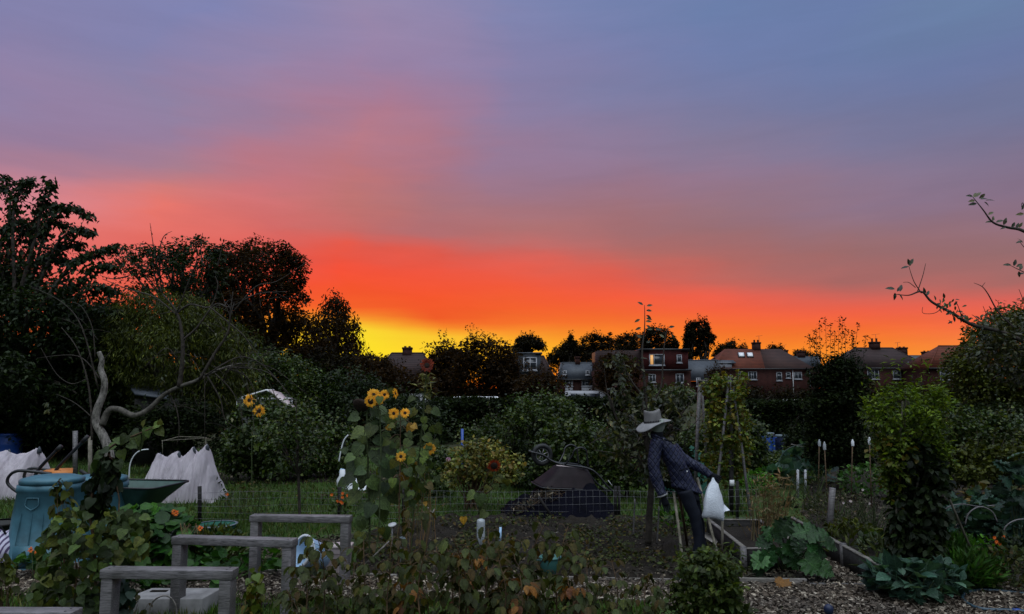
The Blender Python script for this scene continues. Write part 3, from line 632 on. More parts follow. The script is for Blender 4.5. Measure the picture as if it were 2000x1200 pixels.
# ------------------------------------------------------------------ houses beyond the allotments
HD = 112.0
def hx(x, D): return at(x, 760, D).x
def hz(y, D): return at(1000, y, D).z
def window(parent, x0, y0, x1, y1, D, vs=(), hs=(), lit=None, fr=.11, mat='white_trim', label=None):
    X0, X1 = hx(x0, D), hx(x1, D); Z1, Z0 = hz(y0, D), hz(y1, D); Y = D - .06
    m = MB(); m.box((X0, Y - .05, Z0), (X1, Y + .05, Z0 + fr)).box((X0, Y - .05, Z1 - fr), (X1, Y + .05, Z1)).box((X0, Y - .05, Z0 + fr), (X0 + fr, Y + .05, Z1 - fr)).box((X1 - fr, Y - .05, Z0 + fr), (X1, Y + .05, Z1 - fr))
    for v in vs: xx = X0 + (X1 - X0) * v; m.box((xx - fr * .4, Y - .047, Z0 + fr), (xx + fr * .4, Y + .047, Z1 - fr))
    for h in hs: zz = Z0 + (Z1 - Z0) * h; m.box((X0 + fr, Y - .044, zz - fr * .35), (X1 - fr, Y + .044, zz + fr * .35))
    m.box((X0 - .08, Y - .12, Z0 - .1), (X1 + .08, Y + .05, Z0 - .003))
    w = m.build('window', mat, parent)
    if label: w['label'] = label
    g = MB(); g.box((X0 + fr, Y - .01, Z0 + fr), (X1 - fr, Y + .01, Z1 - fr)); p = g.build('pane', 'window_glass', w)
    if lit:
        a, b = lit; g = MB(); g.box((X0 + fr + (X1 - X0) * a, Y - .02, Z0 + fr * 1.2), (X0 + (X1 - X0) * b, Y - .013, Z1 - fr)); q = g.build('lit_pane', 'window_lit', w); q['label'] = 'small pane glowing orange'
def chimney(parent, x0, x1, ytop, ybot, D, pots=2, aerial=None, mat='brick_plain', poth=5):
    X0, X1 = hx(x0, D), hx(x1, D); zt, zb = hz(ytop, D), hz(ybot, D); m = MB(); d = .45
    m.box((X0, D - d, zb), (X1, D + d, zt - .25)).box((X0 - .07, D - d - .07, zt - .247), (X1 + .07, D + d + .07, zt)); c = m.build('chimney', mat, parent)
    for i in range(pots):
        xx = X0 + (X1 - X0) * (i + .5) / pots; pr = min(.16, (X1 - X0) / pots * .4); m = MB(); m.lathe((xx, D, zt - .02), [(pr, 0), (pr * .85, (poth / F * D) * .8), (pr * 1.1, poth / F * D * .85), (pr * 1.1, poth / F * D), (pr * .7, poth / F * D)], 10); m.build('chimney_pot', 'pot_clay', c)
    if aerial:
        ax, ay, w = aerial; X = hx(ax, D); Z = hz(ay, D); m = MB(); m.tube([(X, D, zt - .5), (X, D, Z)], .03, 5); L = w / F * D; m.tube([(X - L / 2, D, Z - .02), (X + L / 2, D + .1, Z + .12)], .02, 4)
        for k in range(6): xx = X - L / 2 + L * k / 5; m.tube([(xx, D - .25, Z + .1 * k / 5), (xx, D + .25, Z + .1 * k / 5)], .014, 4)
        m.build('aerial', 'black_metal', c)
def roof(parent, e0, e1, ye, r0, r1, yr, D, dep, mat, name='roof', over=.35):
    Xe0, Xe1 = hx(e0, D), hx(e1, D); ze = hz(ye, D); Dr = D + dep / 2; Xr0, Xr1 = hx(r0, Dr), hx(r1, Dr); zr = hz(yr, Dr)
    m = MB(); a = (Xe0, D - over, ze); b = (Xe1, D - over, ze); c = (Xe1, D + dep + over, ze); d = (Xe0, D + dep + over, ze); p = (Xr0, Dr, zr); q = (Xr1, Dr, zr)
    m.add([a, b, c, d, p, q], [(0, 1, 5, 4), (1, 2, 5), (2, 3, 4, 5), (3, 0, 4), (3, 2, 1, 0)])
    m.tube([p, q], .1, 6); m.tube([a, p], .09, 5); m.tube([b, q], .09, 5)
    r = m.build(name, mat, parent)
    g = MB(); g.box((Xe0, D - over - .12, ze - .14), (Xe1, D - over - .003, ze + .02)); g.build('gutter', 'black_metal', parent)
    return Dr
def walls(parent, x0, x1, ye, D, dep, mat='brick'):
    m = MB(); m.box((hx(x0, D), D, 0), (hx(x1, D), D + dep, hz(ye, D) - .02)); m.build('wall', mat, parent)
def pipe(parent, x, y0, y1, D, mat='black_metal', r=.05):
    m = MB(); X = hx(x, D); m.tube([(X, D - .15, hz(y0, D)), (X, D - .15, hz(y1, D))], r, 6); m.build('downpipe', mat, parent)
def hbase(x, D): return (hx(x, D), D, 0)

# house A: hipped silhouette behind the tall sunflower
D = 88; A = thing('house', 'dark hipped-roof house right in front of the yellow glow, behind the sunflowers', 'house', hbase(785, D), 'houses beyond the allotments')
walls(A, 742, 832, 738, D, 8, 'brick_plain'); Dr = roof(A, 722, 850, 738, 764, 826, 690, D, 9, 'tile_brown'); chimney(A, 786, 803, 679, 700, Dr, 2, poth=3)
window(A, 751, 741, 764, 752, D, (.5,), (), fr=.14)
# house B: dormer with four panes
D = 78; B = thing('house', 'dark house with a flat-topped dormer holding one white cross-barred window', 'house', hbase(1030, D), 'houses beyond the allotments')
walls(B, 985, 1078, 742, D, 8, 'brick_plain'); roof(B, 975, 1085, 742, 1000, 1062, 696, D, 8, 'tile_brown')
m = MB(); Dd = D + .2; m.box((hx(1012, Dd), Dd - .4, hz(733, Dd)), (hx(1056, Dd), Dd + 4, hz(692, Dd))); m.box((hx(1009, Dd), Dd - .6, hz(692, Dd) + .003), (hx(1059, Dd), Dd + 4.1, hz(689, Dd))); m.build('dormer', 'slate', B)
window(B, 1022, 698, 1049, 724, D - .2, (.5,), (.6,), fr=.12); window(B, 1026, 739, 1037, 752, D, (), (), fr=.10)
# house C: slate roof, white panels
D = 104; Cc = thing('house', 'low house with grey slate roof, central chimney and white panels beside its brown door', 'house', hbase(1130, D), 'houses beyond the allotments')
walls(Cc, 1095, 1168, 741, D, 7, 'brick'); Dr = roof(Cc, 1090, 1170, 741, 1096, 1166, 709, D, 7, 'slate'); chimney(Cc, 1124, 1133, 697, 714, Dr, 0, mat='brick_plain')
for a, b in ((1104, 1119), (1136, 1160)):
    m = MB(); m.box((hx(a, D), D - .1, hz(768, D)), (hx(b, D), D - .02, hz(756, D))); m.build('wall_panel', 'white_trim', Cc)
window(Cc, 1104, 743, 1119, 755, D, (.55, .8), ()); window(Cc, 1136, 743, 1160, 755, D, (.28,), ())
m = MB(); m.box((hx(1121, D), D - .09, 0), (hx(1134, D), D - .02, hz(744, D))); m.build('door', 'brick_plain', Cc)
for a in (1099, 1144): window(Cc, a, 724, a + 8, 733, D + .1, (), (), fr=.14)
# house D: flat-roofed box dormer, lit window
D = 96; Dh = thing('house', 'house with a wide flat-roofed red tile-hung dormer and a window glowing orange', 'house', hbase(1300, D), 'houses beyond the allotments')
walls(Dh, 1170, 1350, 722, D, 9, 'brick')
m = MB(); m.box((hx(1170, D), D + .3, hz(722, D)), (hx(1256, D), D + 8, hz(687, D + 3))); m.build('roof_block', 'tile_brown', Dh)
m = MB(); m.box((hx(1256, D), D - .15, hz(721, D)), (hx(1345, D), D + 7, hz(685, D))); m.build('dormer', 'brick_hung', Dh)
m = MB(); m.box((hx(1252, D), D - .5, hz(685, D) + .003), (hx(1348, D), D + 7.3, hz(681.5, D))); m.build('flat_roof', 'black_metal', Dh)
m = MB(); m.box((hx(1250, D), D - .5, hz(725, D)), (hx(1350, D), D - .16, hz(722, D))); m.build('gutter', 'black_metal', Dh)
window(Dh, 1269, 692, 1299, 714, D - .16, (.32,), (), lit=(.02, .26), label='wide white window with its left pane glowing orange'); window(Dh, 1323, 693, 1333, 709, D - .16, (), (.75,))
window(Dh, 1267, 731, 1281, 747, D, (.55,), ()); window(Dh, 1320, 730, 1336, 748, D, (.5,), ())
# slate lean-to between D and E
D = 104; S = thing('house', 'low house with a dark slate roof between the tile-hung dormer and the orange-tiled roof', 'house', hbase(1375, D), 'houses beyond the allotments')
walls(S, 1346, 1402, 745, D, 7, 'brick'); roof(S, 1338, 1410, 743, 1344, 1404, 704, D, 7, 'slate'); window(S, 1360, 738, 1368, 755, D - .4, (.5,), (.5,), fr=.10)
# house E: semi pair, left roof orange with two skylights
D = 112; E = thing('house', 'semi-detached pair with an orange-tiled left roof with two skylights and a brown right roof', 'house', hbase(1492, D), 'houses beyond the allotments')
walls(E, 1408, 1583, 721, D, 9, 'brick')
Dr = D + 5
def quad(parent, name, pts, mat, thick=.12, label=None):
    m = MB(); P = [Vector(p) for p in pts]; n = (P[1] - P[0]).cross(P[2] - P[0]).normalized() * thick; V = [tuple(p) for p in P] + [tuple(p - n) for p in P]; k = len(P)
    m.add(V, [tuple(range(k)), tuple(range(k, 2 * k))[::-1]] + [(i, (i + 1) % k, (i + 1) % k + k, i + k)[::-1] for i in range(k)]); o = m.build(name, mat, parent)
    if label: o['label'] = label
    return o
ze = hz(720, D); zr = hz(682, Dr); zo = D - .4; zb = D + 10.4
q0 = (hx(1395, D), zo, ze); qm = (hx(1494, D), zo, ze); q1 = (hx(1592, D), zo, ze); r0 = (hx(1418, Dr), Dr, zr); rm = (hx(1487, Dr), Dr, zr); r1 = (hx(1528, Dr), Dr, zr)
b0 = (q0[0], zb, ze); b1 = (q1[0], zb, ze)
quad(E, 'roof', [q0, qm, rm, r0], 'tile_orange', label='orange-tiled roof slope with two skylights'); quad(E, 'roof', [qm, q1, r1, rm], 'tile_red', label='brown-tiled roof slope')
quad(E, 'roof_hip', [q1, b1, r1], 'tile_brown'); quad(E, 'roof_hip', [b0, q0, r0], 'tile_orange'); quad(E, 'roof_back', [b1, b0, r0, r1], 'tile_brown')
m = MB(); m.box((q0[0], zo - .12, ze - .16), (q1[0], zo - .003, ze)); m.build('gutter', 'black_metal', E)
chimney(E, 1473, 1487, 669, 690, Dr, 2, (1486, 657, 12)); chimney(E, 1524, 1540, 684, 700, Dr + 4, 2, (1535, 675, 8), poth=2)
def on_slope(x, y, D0, z0, D1, z1, off=.1):   # point of the front slope seen at pixel (x,y)
    d = ray(x, y); sl = (z1 - z0) / (D1 - D0); k = (z0 - sl * D0 - CH) / (d.z - sl * d.y); return Vector((d.x * k, d.y * k - off, CH + d.z * k + off))
for a, b in ((1442, 1455), (1459, 1472)):
    fr = [on_slope(a, 699, zo, ze, Dr, zr), on_slope(b, 699, zo, ze, Dr, zr), on_slope(b - 2, 690, zo, ze, Dr, zr), on_slope(a - 2, 690, zo, ze, Dr, zr)]
    w = quad(E, 'skylight', fr, 'black_metal', .2); c = sum(fr, Vector()) / 4; g = [c.lerp(p, .78) + Vector((0, -.06, .06)) for p in fr]; quad(w, 'pane', g, 'white_paint', .04)
# small dormer at the left hip
m = MB(); m.box((hx(1403, D), D - .2, hz(722, D)), (hx(1430, D), D + 3, hz(708, D))); m.build('dormer', 'render_pale', E)
quad(E, 'dormer_roof', [(hx(1400, D), D - .4, hz(709, D)), (hx(1438, D), D - .4, hz(709, D)), (hx(1428, D + 4), D + 4, hz(699, D + 4)), (hx(1408, D + 4), D + 4, hz(699, D + 4))], 'slate')
window(E, 1462, 726, 1479, 742, D, (.35, .6), ()); window(E, 1517, 727, 1528, 744, D, (), (.6,)); window(E, 1536, 727, 1545, 739, D, (), (.6,)); window(E, 1552, 727, 1567, 741, D, (.5,), (.75,)); window(E, 1442, 726, 1447, 740, D, (), (), fr=.10)
pipe(E, 1549, 719, 770, D, 'white_paint', .06); pipe(E, 1582, 719, 770, D, 'grey_plastic', .06)
# house F
D = 108; Fh = thing('house', 'brick semi-detached pair with brown roof, twin-potted chimney and three white windows', 'house', hbase(1735, D), 'houses beyond the allotments')
walls(Fh, 1655, 1815, 719, D, 9, 'brick'); Dr = roof(Fh, 1645, 1822, 719, 1672, 1748, 680, D, 9, 'tile_brown'); chimney(Fh, 1704, 1721, 668, 684, Dr, 2, (1716, 654, 14), poth=7); chimney(Fh, 1758, 1774, 679, 694, Dr + 2, 2, (1758, 670, 9), poth=2)
window(Fh, 1695, 722, 1718, 741, D, (.4, .62), ()); window(Fh, 1745, 723, 1770, 741, D, (.62,), (.8,)); window(Fh, 1790, 724, 1797, 741, D, (), (.75,)); window(Fh, 1807, 724, 1826, 742, D - .1, (.4,), (.8,)); window(Fh, 1680, 722, 1687, 731, D, (), ())
pipe(Fh, 1776, 707, 770, D, 'grey_plastic', .07)
D = 130; G = thing('house', 'small far house roof with squat chimney between the brick pair and the red-roofed gable', 'house', hbase(1795, D), 'houses beyond the allotments')
walls(G, 1770, 1830, 715, D, 8, 'brick_plain'); Dr = roof(G, 1765, 1832, 715, 1775, 1824, 695, D, 8, 'slate'); chimney(G, 1806, 1821, 687, 700, Dr, 2, poth=2)
D = 100; H = thing('house', 'house with a steep red-tiled roof at the right end of the row', 'house', hbase(1860, D), 'houses beyond the allotments')
walls(H, 1822, 1925, 719, D, 9, 'brick'); Dr = roof(H, 1814, 1935, 719, 1838, 1915, 676, D, 8, 'tile_orange'); chimney(H, 1886, 1906, 668, 684, Dr, 3, (1883, 664, 8), poth=3)
window(H, 1837, 724, 1864, 742, D, (.58,), (.75,))
D = 150; I = thing('house', 'far roofs and chimneys low on the skyline left of the tall pear tree', 'house', hbase(1560, D), 'houses beyond the allotments')
walls(I, 1530, 1600, 720, D, 8, 'brick_plain'); Dr = roof(I, 1525, 1605, 716, 1535, 1600, 697, D, 8, 'slate'); chimney(I, 1560, 1574, 687, 700, Dr, 2, poth=2)
m = MB(); 

# vehicles: only their pale roofs show over the hedge
def van(x, D, L, H, name, label, cat, mat='white_paint'):
    X = hx(x, D); r = thing(name, label, cat, (X, D, 0), 'pale vehicles behind the hedges'); w = 1.8; h = H
    m = MB(); m.loft([((X - L / 2, D, .95), (0, 0, .55), (0, w / 2, 0)), ((X - L / 2 + .3, D, h * .55), (0, 0, .48), (0, w / 2, 0))], 4) if False else None
    prof = [(-L / 2, .35), (-L / 2, h * .75), (-L / 2 + .25, h - .12), (-L / 2 + .5, h), (L * .22, h), (L * .34, h * .62), (L / 2 - .1, h * .52), (L / 2, .4)]
    V = [(X + a, D - w / 2, b) for a, b in prof] + [(X + a, D + w / 2, b) for a, b in prof]; k = len(prof)
    m = MB(); m.add(V, [tuple(range(k)), tuple(range(k, 2 * k))[::-1]] + [(i, i + k, (i + 1) % k + k, (i + 1) % k) for i in range(k)]); m.build('body', mat, r)
    g = MB(); g.box((X - L * .35, D - w / 2 - .01, h * .62), (X + L * .18, D - w / 2 + .02, h * .88)); g.build('side_window', 'window_glass', r)
    for sx in (-.3, .3):
        for sy in (-1, 1):
            m = MB(); m.loft([((X + L * sx, D + sy * w / 2 - .1, .32), (.32, 0, 0), (0, 0, .32)), ((X + L * sx, D + sy * w / 2 + .1, .32), (.32, 0, 0), (0, 0, .32))], 16); m.build('wheel', 'black_rubber', r)
van(802, 46, 1.5 / 1 + 2.4, 1.62, 'parked_car', 'small white car whose roof shows between the sunflowers, above the hedge', 'car')
van(941, 44, 4.2, 1.45, 'parked_car', 'long white car whose roof shows just above the dark hedge', 'car')
van(1150, 60, 4.4, 1.75, 'parked_car', 'pale car parked in front of the slate-roofed house', 'car', 'render_pale')
van(1575, 40, 3.6, 1.32, 'parked_car', 'white car glimpsed low behind the right-hand hedge', 'car')

# ------------------------------------------------------------------ skyline trees
GS = 'trees on the skyline behind the houses'
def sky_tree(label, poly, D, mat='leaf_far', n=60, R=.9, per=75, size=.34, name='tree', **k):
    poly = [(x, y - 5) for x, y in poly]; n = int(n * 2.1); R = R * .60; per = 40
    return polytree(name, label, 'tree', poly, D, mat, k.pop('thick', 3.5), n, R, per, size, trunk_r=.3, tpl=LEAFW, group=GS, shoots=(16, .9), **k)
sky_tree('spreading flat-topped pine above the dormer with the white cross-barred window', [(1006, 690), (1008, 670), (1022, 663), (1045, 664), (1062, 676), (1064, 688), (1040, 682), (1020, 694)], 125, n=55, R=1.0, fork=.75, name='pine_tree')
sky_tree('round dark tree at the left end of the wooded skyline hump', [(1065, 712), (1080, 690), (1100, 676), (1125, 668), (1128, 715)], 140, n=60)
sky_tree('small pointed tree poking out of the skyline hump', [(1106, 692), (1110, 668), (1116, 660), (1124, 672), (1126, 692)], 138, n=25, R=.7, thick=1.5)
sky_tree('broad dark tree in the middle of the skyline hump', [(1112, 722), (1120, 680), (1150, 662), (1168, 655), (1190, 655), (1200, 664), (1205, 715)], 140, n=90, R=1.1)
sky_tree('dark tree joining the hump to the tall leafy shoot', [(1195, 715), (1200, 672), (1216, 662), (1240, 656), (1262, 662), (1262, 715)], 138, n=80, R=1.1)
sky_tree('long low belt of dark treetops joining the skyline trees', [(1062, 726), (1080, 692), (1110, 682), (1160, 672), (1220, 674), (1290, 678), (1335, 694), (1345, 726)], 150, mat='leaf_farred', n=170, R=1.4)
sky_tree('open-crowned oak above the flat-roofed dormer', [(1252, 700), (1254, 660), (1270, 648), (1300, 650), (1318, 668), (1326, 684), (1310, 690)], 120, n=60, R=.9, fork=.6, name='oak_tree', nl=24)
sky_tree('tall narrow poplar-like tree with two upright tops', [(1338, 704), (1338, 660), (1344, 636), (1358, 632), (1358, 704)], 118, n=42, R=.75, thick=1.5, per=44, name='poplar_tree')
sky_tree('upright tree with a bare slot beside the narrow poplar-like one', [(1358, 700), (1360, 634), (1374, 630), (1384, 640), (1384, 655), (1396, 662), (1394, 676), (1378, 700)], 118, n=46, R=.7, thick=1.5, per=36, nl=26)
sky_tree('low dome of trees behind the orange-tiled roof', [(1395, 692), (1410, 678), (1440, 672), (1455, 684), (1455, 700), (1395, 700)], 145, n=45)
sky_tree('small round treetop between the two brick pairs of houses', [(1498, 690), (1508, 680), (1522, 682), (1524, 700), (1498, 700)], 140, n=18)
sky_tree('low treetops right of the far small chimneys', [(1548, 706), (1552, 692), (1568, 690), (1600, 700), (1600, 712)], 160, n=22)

# ------------------------------------------------------------------ bushes and trees between the hedge and the houses
GM = 'bushes and trees behind the hedge'
def mid(label, poly, D, mat, n=90, R=.7, per=70, size=.20, name='bush', thick=2.0, cat='bush', **k):
    return polytree(name, label, cat, poly, D, mat, thick, n, R, per, size, trunk_r=k.pop('trunk_r', .14), group=GM, tpl=k.pop('tpl', LEAFW), shoots=k.pop('shoots', (10, .8)), **k)
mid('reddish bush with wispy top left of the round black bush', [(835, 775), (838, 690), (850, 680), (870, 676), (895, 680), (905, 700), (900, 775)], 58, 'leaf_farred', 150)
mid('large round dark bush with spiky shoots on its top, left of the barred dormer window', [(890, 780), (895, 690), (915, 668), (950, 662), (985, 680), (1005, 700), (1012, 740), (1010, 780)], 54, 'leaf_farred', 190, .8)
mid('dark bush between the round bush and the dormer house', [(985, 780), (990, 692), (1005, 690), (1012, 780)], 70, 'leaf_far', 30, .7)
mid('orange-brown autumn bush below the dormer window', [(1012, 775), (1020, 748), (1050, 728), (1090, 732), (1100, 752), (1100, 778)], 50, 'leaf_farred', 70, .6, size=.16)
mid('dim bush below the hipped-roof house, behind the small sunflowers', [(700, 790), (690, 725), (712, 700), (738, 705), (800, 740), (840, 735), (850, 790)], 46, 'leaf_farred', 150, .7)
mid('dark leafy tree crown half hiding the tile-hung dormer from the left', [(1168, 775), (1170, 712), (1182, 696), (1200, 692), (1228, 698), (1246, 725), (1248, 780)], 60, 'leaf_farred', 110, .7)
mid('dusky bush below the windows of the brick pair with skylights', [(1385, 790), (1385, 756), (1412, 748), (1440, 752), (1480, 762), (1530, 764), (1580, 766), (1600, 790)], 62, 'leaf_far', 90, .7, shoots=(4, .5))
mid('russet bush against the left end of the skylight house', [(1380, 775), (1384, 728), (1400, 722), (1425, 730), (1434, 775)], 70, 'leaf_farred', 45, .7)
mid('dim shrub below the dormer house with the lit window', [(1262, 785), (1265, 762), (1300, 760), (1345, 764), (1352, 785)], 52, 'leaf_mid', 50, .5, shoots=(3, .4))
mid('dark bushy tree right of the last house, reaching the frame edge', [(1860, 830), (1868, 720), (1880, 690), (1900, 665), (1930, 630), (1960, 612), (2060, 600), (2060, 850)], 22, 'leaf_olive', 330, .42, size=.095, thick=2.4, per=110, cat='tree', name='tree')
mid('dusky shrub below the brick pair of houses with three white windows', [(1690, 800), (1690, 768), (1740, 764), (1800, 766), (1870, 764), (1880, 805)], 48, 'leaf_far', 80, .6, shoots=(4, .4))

# left-hand trees
GL = 'big trees on the left'
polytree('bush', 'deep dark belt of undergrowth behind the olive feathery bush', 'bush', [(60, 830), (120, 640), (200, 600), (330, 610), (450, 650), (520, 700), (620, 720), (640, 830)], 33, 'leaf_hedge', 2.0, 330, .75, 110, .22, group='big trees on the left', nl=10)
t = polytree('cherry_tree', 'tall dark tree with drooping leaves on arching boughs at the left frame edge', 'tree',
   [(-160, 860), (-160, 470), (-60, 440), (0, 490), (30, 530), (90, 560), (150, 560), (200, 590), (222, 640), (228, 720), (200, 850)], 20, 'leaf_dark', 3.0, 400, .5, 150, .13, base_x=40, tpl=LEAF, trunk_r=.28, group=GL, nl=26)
# its upper boughs, traced as real arching branches hung with pointed leaves
def bough(parent, pts, D, r, nleaf, size, mat, spread=.25, name='bough', droop=.75, bark='bark', tpl=LEAF, dD=0.0, sub=True):
    P = [at(x, y, D + dD * i) for i, (x, y) in enumerate(pts)]; P = smoothpts(P, 5); m = MB(); m.tube(P, lerp_list([r, r * .6, r * .25], len(P)), 6, False); L = MB(); pos = []
    n = len(P)
    for i in range(nleaf):
        t_ = random.random() ** .7; j = min(n - 2, int(t_ * (n - 1))); b = P[j].lerp(P[j + 1], random.random())
        o = Vector((random.gauss(0, 1), random.gauss(0, 1), random.gauss(0, .6))) * spread * (1 - .45 * t_)
        pos.append(tuple(b + o))
        if sub and i % 9 == 0: m.tube([b, b + o * .6 + Vector((0, 0, .05)), b + o * 1.1], [r * .25, r * .15, r * .06], 4, False)
    o_ = m.build(name, bark, parent); leafcloud(L, tpl, np.array(pos), size, droop, .3); lv = L.build('leaves', mat, o_); return o_
for pts, nl in (([(10, 600), (15, 480), (20, 390), (8, 342)], 300), ([(30, 600), (25, 440), (38, 375), (60, 350)], 320), ([(30, 600), (70, 460), (85, 390), (98, 350)], 380), ([(50, 600), (90, 450), (130, 405), (178, 425)], 420),
                ([(60, 600), (110, 480), (150, 450), (180, 455)], 320), ([(80, 600), (130, 530), (180, 495), (230, 482)], 420), ([(100, 620), (150, 560), (190, 520), (222, 522)], 360), ([(60, 600), (90, 510), (120, 480), (165, 478)], 340),
                ([(20, 600), (-10, 470), (-20, 400), (0, 360)], 260), ([(60, 600), (60, 480), (75, 420), (112, 398)], 340), ([(0, 600), (20, 500), (50, 450), (85, 455)], 300), ([(90, 620), (150, 580), (190, 560), (228, 570)], 320),
                ([(40, 600), (60, 520), (100, 505), (140, 512)], 320), ([(-20, 600), (0, 480), (20, 440), (50, 430)], 260), ([(100, 640), (150, 610), (190, 600), (232, 612)], 280), ([(20, 560), (50, 500), (90, 440), (135, 440)], 300)):
    bough(t, pts, 19.5 + random.uniform(-1, 1), .05, nl, .15, 'leaf_dark', .15)
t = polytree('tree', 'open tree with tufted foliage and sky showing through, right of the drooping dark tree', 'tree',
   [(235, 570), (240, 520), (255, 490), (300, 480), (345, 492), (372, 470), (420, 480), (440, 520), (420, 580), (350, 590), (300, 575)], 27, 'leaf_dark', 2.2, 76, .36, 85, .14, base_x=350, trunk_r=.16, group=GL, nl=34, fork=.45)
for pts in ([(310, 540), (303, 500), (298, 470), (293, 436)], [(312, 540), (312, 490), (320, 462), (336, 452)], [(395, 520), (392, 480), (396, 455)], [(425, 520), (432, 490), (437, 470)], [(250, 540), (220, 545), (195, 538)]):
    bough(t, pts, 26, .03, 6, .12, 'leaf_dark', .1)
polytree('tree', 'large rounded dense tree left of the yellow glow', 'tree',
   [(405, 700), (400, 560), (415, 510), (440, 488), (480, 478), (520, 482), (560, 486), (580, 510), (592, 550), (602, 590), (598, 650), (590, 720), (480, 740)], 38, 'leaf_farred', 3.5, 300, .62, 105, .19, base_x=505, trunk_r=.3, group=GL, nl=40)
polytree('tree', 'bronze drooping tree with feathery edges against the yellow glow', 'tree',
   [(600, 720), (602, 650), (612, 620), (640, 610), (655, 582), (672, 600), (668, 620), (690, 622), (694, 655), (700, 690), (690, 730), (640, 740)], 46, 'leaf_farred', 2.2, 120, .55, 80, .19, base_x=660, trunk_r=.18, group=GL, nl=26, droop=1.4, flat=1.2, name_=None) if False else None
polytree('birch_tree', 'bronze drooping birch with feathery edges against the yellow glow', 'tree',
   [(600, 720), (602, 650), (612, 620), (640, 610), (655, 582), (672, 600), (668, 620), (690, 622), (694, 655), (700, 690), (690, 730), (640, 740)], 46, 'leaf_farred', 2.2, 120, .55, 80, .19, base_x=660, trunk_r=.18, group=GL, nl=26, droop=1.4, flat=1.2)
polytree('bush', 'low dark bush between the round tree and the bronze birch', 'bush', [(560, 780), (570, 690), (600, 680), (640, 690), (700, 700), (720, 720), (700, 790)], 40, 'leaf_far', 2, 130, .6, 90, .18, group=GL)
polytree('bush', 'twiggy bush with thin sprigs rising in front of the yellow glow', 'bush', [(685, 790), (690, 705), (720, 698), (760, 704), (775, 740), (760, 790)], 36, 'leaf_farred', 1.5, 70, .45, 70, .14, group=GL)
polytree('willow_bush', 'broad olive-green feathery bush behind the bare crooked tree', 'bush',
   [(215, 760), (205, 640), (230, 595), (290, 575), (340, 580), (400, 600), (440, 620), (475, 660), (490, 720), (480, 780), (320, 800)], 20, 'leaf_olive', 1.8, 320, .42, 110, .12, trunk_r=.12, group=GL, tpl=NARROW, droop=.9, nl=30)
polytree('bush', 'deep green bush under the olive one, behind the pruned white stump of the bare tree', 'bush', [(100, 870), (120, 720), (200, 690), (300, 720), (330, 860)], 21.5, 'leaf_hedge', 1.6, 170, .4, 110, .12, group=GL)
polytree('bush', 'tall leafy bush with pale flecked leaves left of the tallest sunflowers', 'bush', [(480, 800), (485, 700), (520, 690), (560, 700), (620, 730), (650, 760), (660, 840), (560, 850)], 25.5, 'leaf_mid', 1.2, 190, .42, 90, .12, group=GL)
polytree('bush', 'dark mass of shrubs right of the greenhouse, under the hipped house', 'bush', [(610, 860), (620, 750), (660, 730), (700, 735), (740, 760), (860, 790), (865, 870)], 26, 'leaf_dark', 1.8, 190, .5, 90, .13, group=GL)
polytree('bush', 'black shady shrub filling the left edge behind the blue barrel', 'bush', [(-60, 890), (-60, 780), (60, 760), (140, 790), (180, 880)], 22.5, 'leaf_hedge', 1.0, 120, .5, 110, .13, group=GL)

# ------------------------------------------------------------------ hedges and garden shrubs
GH = 'clipped hedges along the far path'
def hedge(label, x0, x1, D, h, depth, n, mat='leaf_hedge', size=.10):
    X0, X1 = gx(x0, D), gx(x1, D); r = thing('hedge', label, 'hedge', ((X0 + X1) / 2, D + depth / 2, 0), GH)
    m = MB(); 
    for i in range(int((X1 - X0) / .9)): xx = X0 + .45 + i * .9; m.tube([(xx, D + depth / 2, 0), (xx + .05, D + depth / 2, h * .6)], [.05, .03], 5)
    m.build('stems', 'bark', r); lb = MB(); P = np.stack([RNG.uniform(X0, X1, n), D + RNG.uniform(0, depth, n), RNG.uniform(.1, 1, n) * h], 1)
    top = RNG.random(n) < .35; P[top, 2] = h * RNG.uniform(.93, 1.05, top.sum()); fr = (RNG.random(n) < .4) & ~top; P[fr, 1] = D + RNG.uniform(-.08, .1, fr.sum())
    P[:, 2] += np.array([noise.noise(Vector((x * .6, y, 0))) for x, y in P[:, :2]]) * .16
    clumps(lb, LEAFW, P, .16, 22, size); lb.build('foliage', mat, r)
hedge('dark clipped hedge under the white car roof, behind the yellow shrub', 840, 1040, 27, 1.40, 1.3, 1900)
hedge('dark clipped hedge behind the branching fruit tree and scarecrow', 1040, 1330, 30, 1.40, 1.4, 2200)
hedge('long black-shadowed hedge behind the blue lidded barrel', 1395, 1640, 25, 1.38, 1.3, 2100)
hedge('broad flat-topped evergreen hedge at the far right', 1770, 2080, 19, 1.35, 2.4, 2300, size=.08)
GG = 'shrubs in the middle plots'
def shrub(label, poly, D, mat, n=70, R=.22, per=60, size=.075, tpl=LEAFW, thick=.6, name='shrub', group=GG, cat='shrub', **k):
    return polytree(name, label, cat, poly, D, mat, thick, n, R, per, size, tpl=tpl, trunk_r=k.pop('trunk_r', .035), group=group, shoots=k.pop('shoots', (9, .28)), **k)
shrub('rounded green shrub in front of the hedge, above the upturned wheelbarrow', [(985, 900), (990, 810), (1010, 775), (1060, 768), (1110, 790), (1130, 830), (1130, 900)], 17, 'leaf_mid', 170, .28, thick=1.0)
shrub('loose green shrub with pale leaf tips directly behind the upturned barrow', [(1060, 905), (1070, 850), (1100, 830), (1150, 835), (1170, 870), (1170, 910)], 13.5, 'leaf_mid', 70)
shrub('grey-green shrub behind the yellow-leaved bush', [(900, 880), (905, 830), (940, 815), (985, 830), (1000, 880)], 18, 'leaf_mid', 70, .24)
shrub('dark shrub at the foot of the hedge left of the wheel', [(985, 930), (985, 880), (1020, 865), (1050, 880), (1050, 935)], 14.5, 'leaf_hedge', 60)
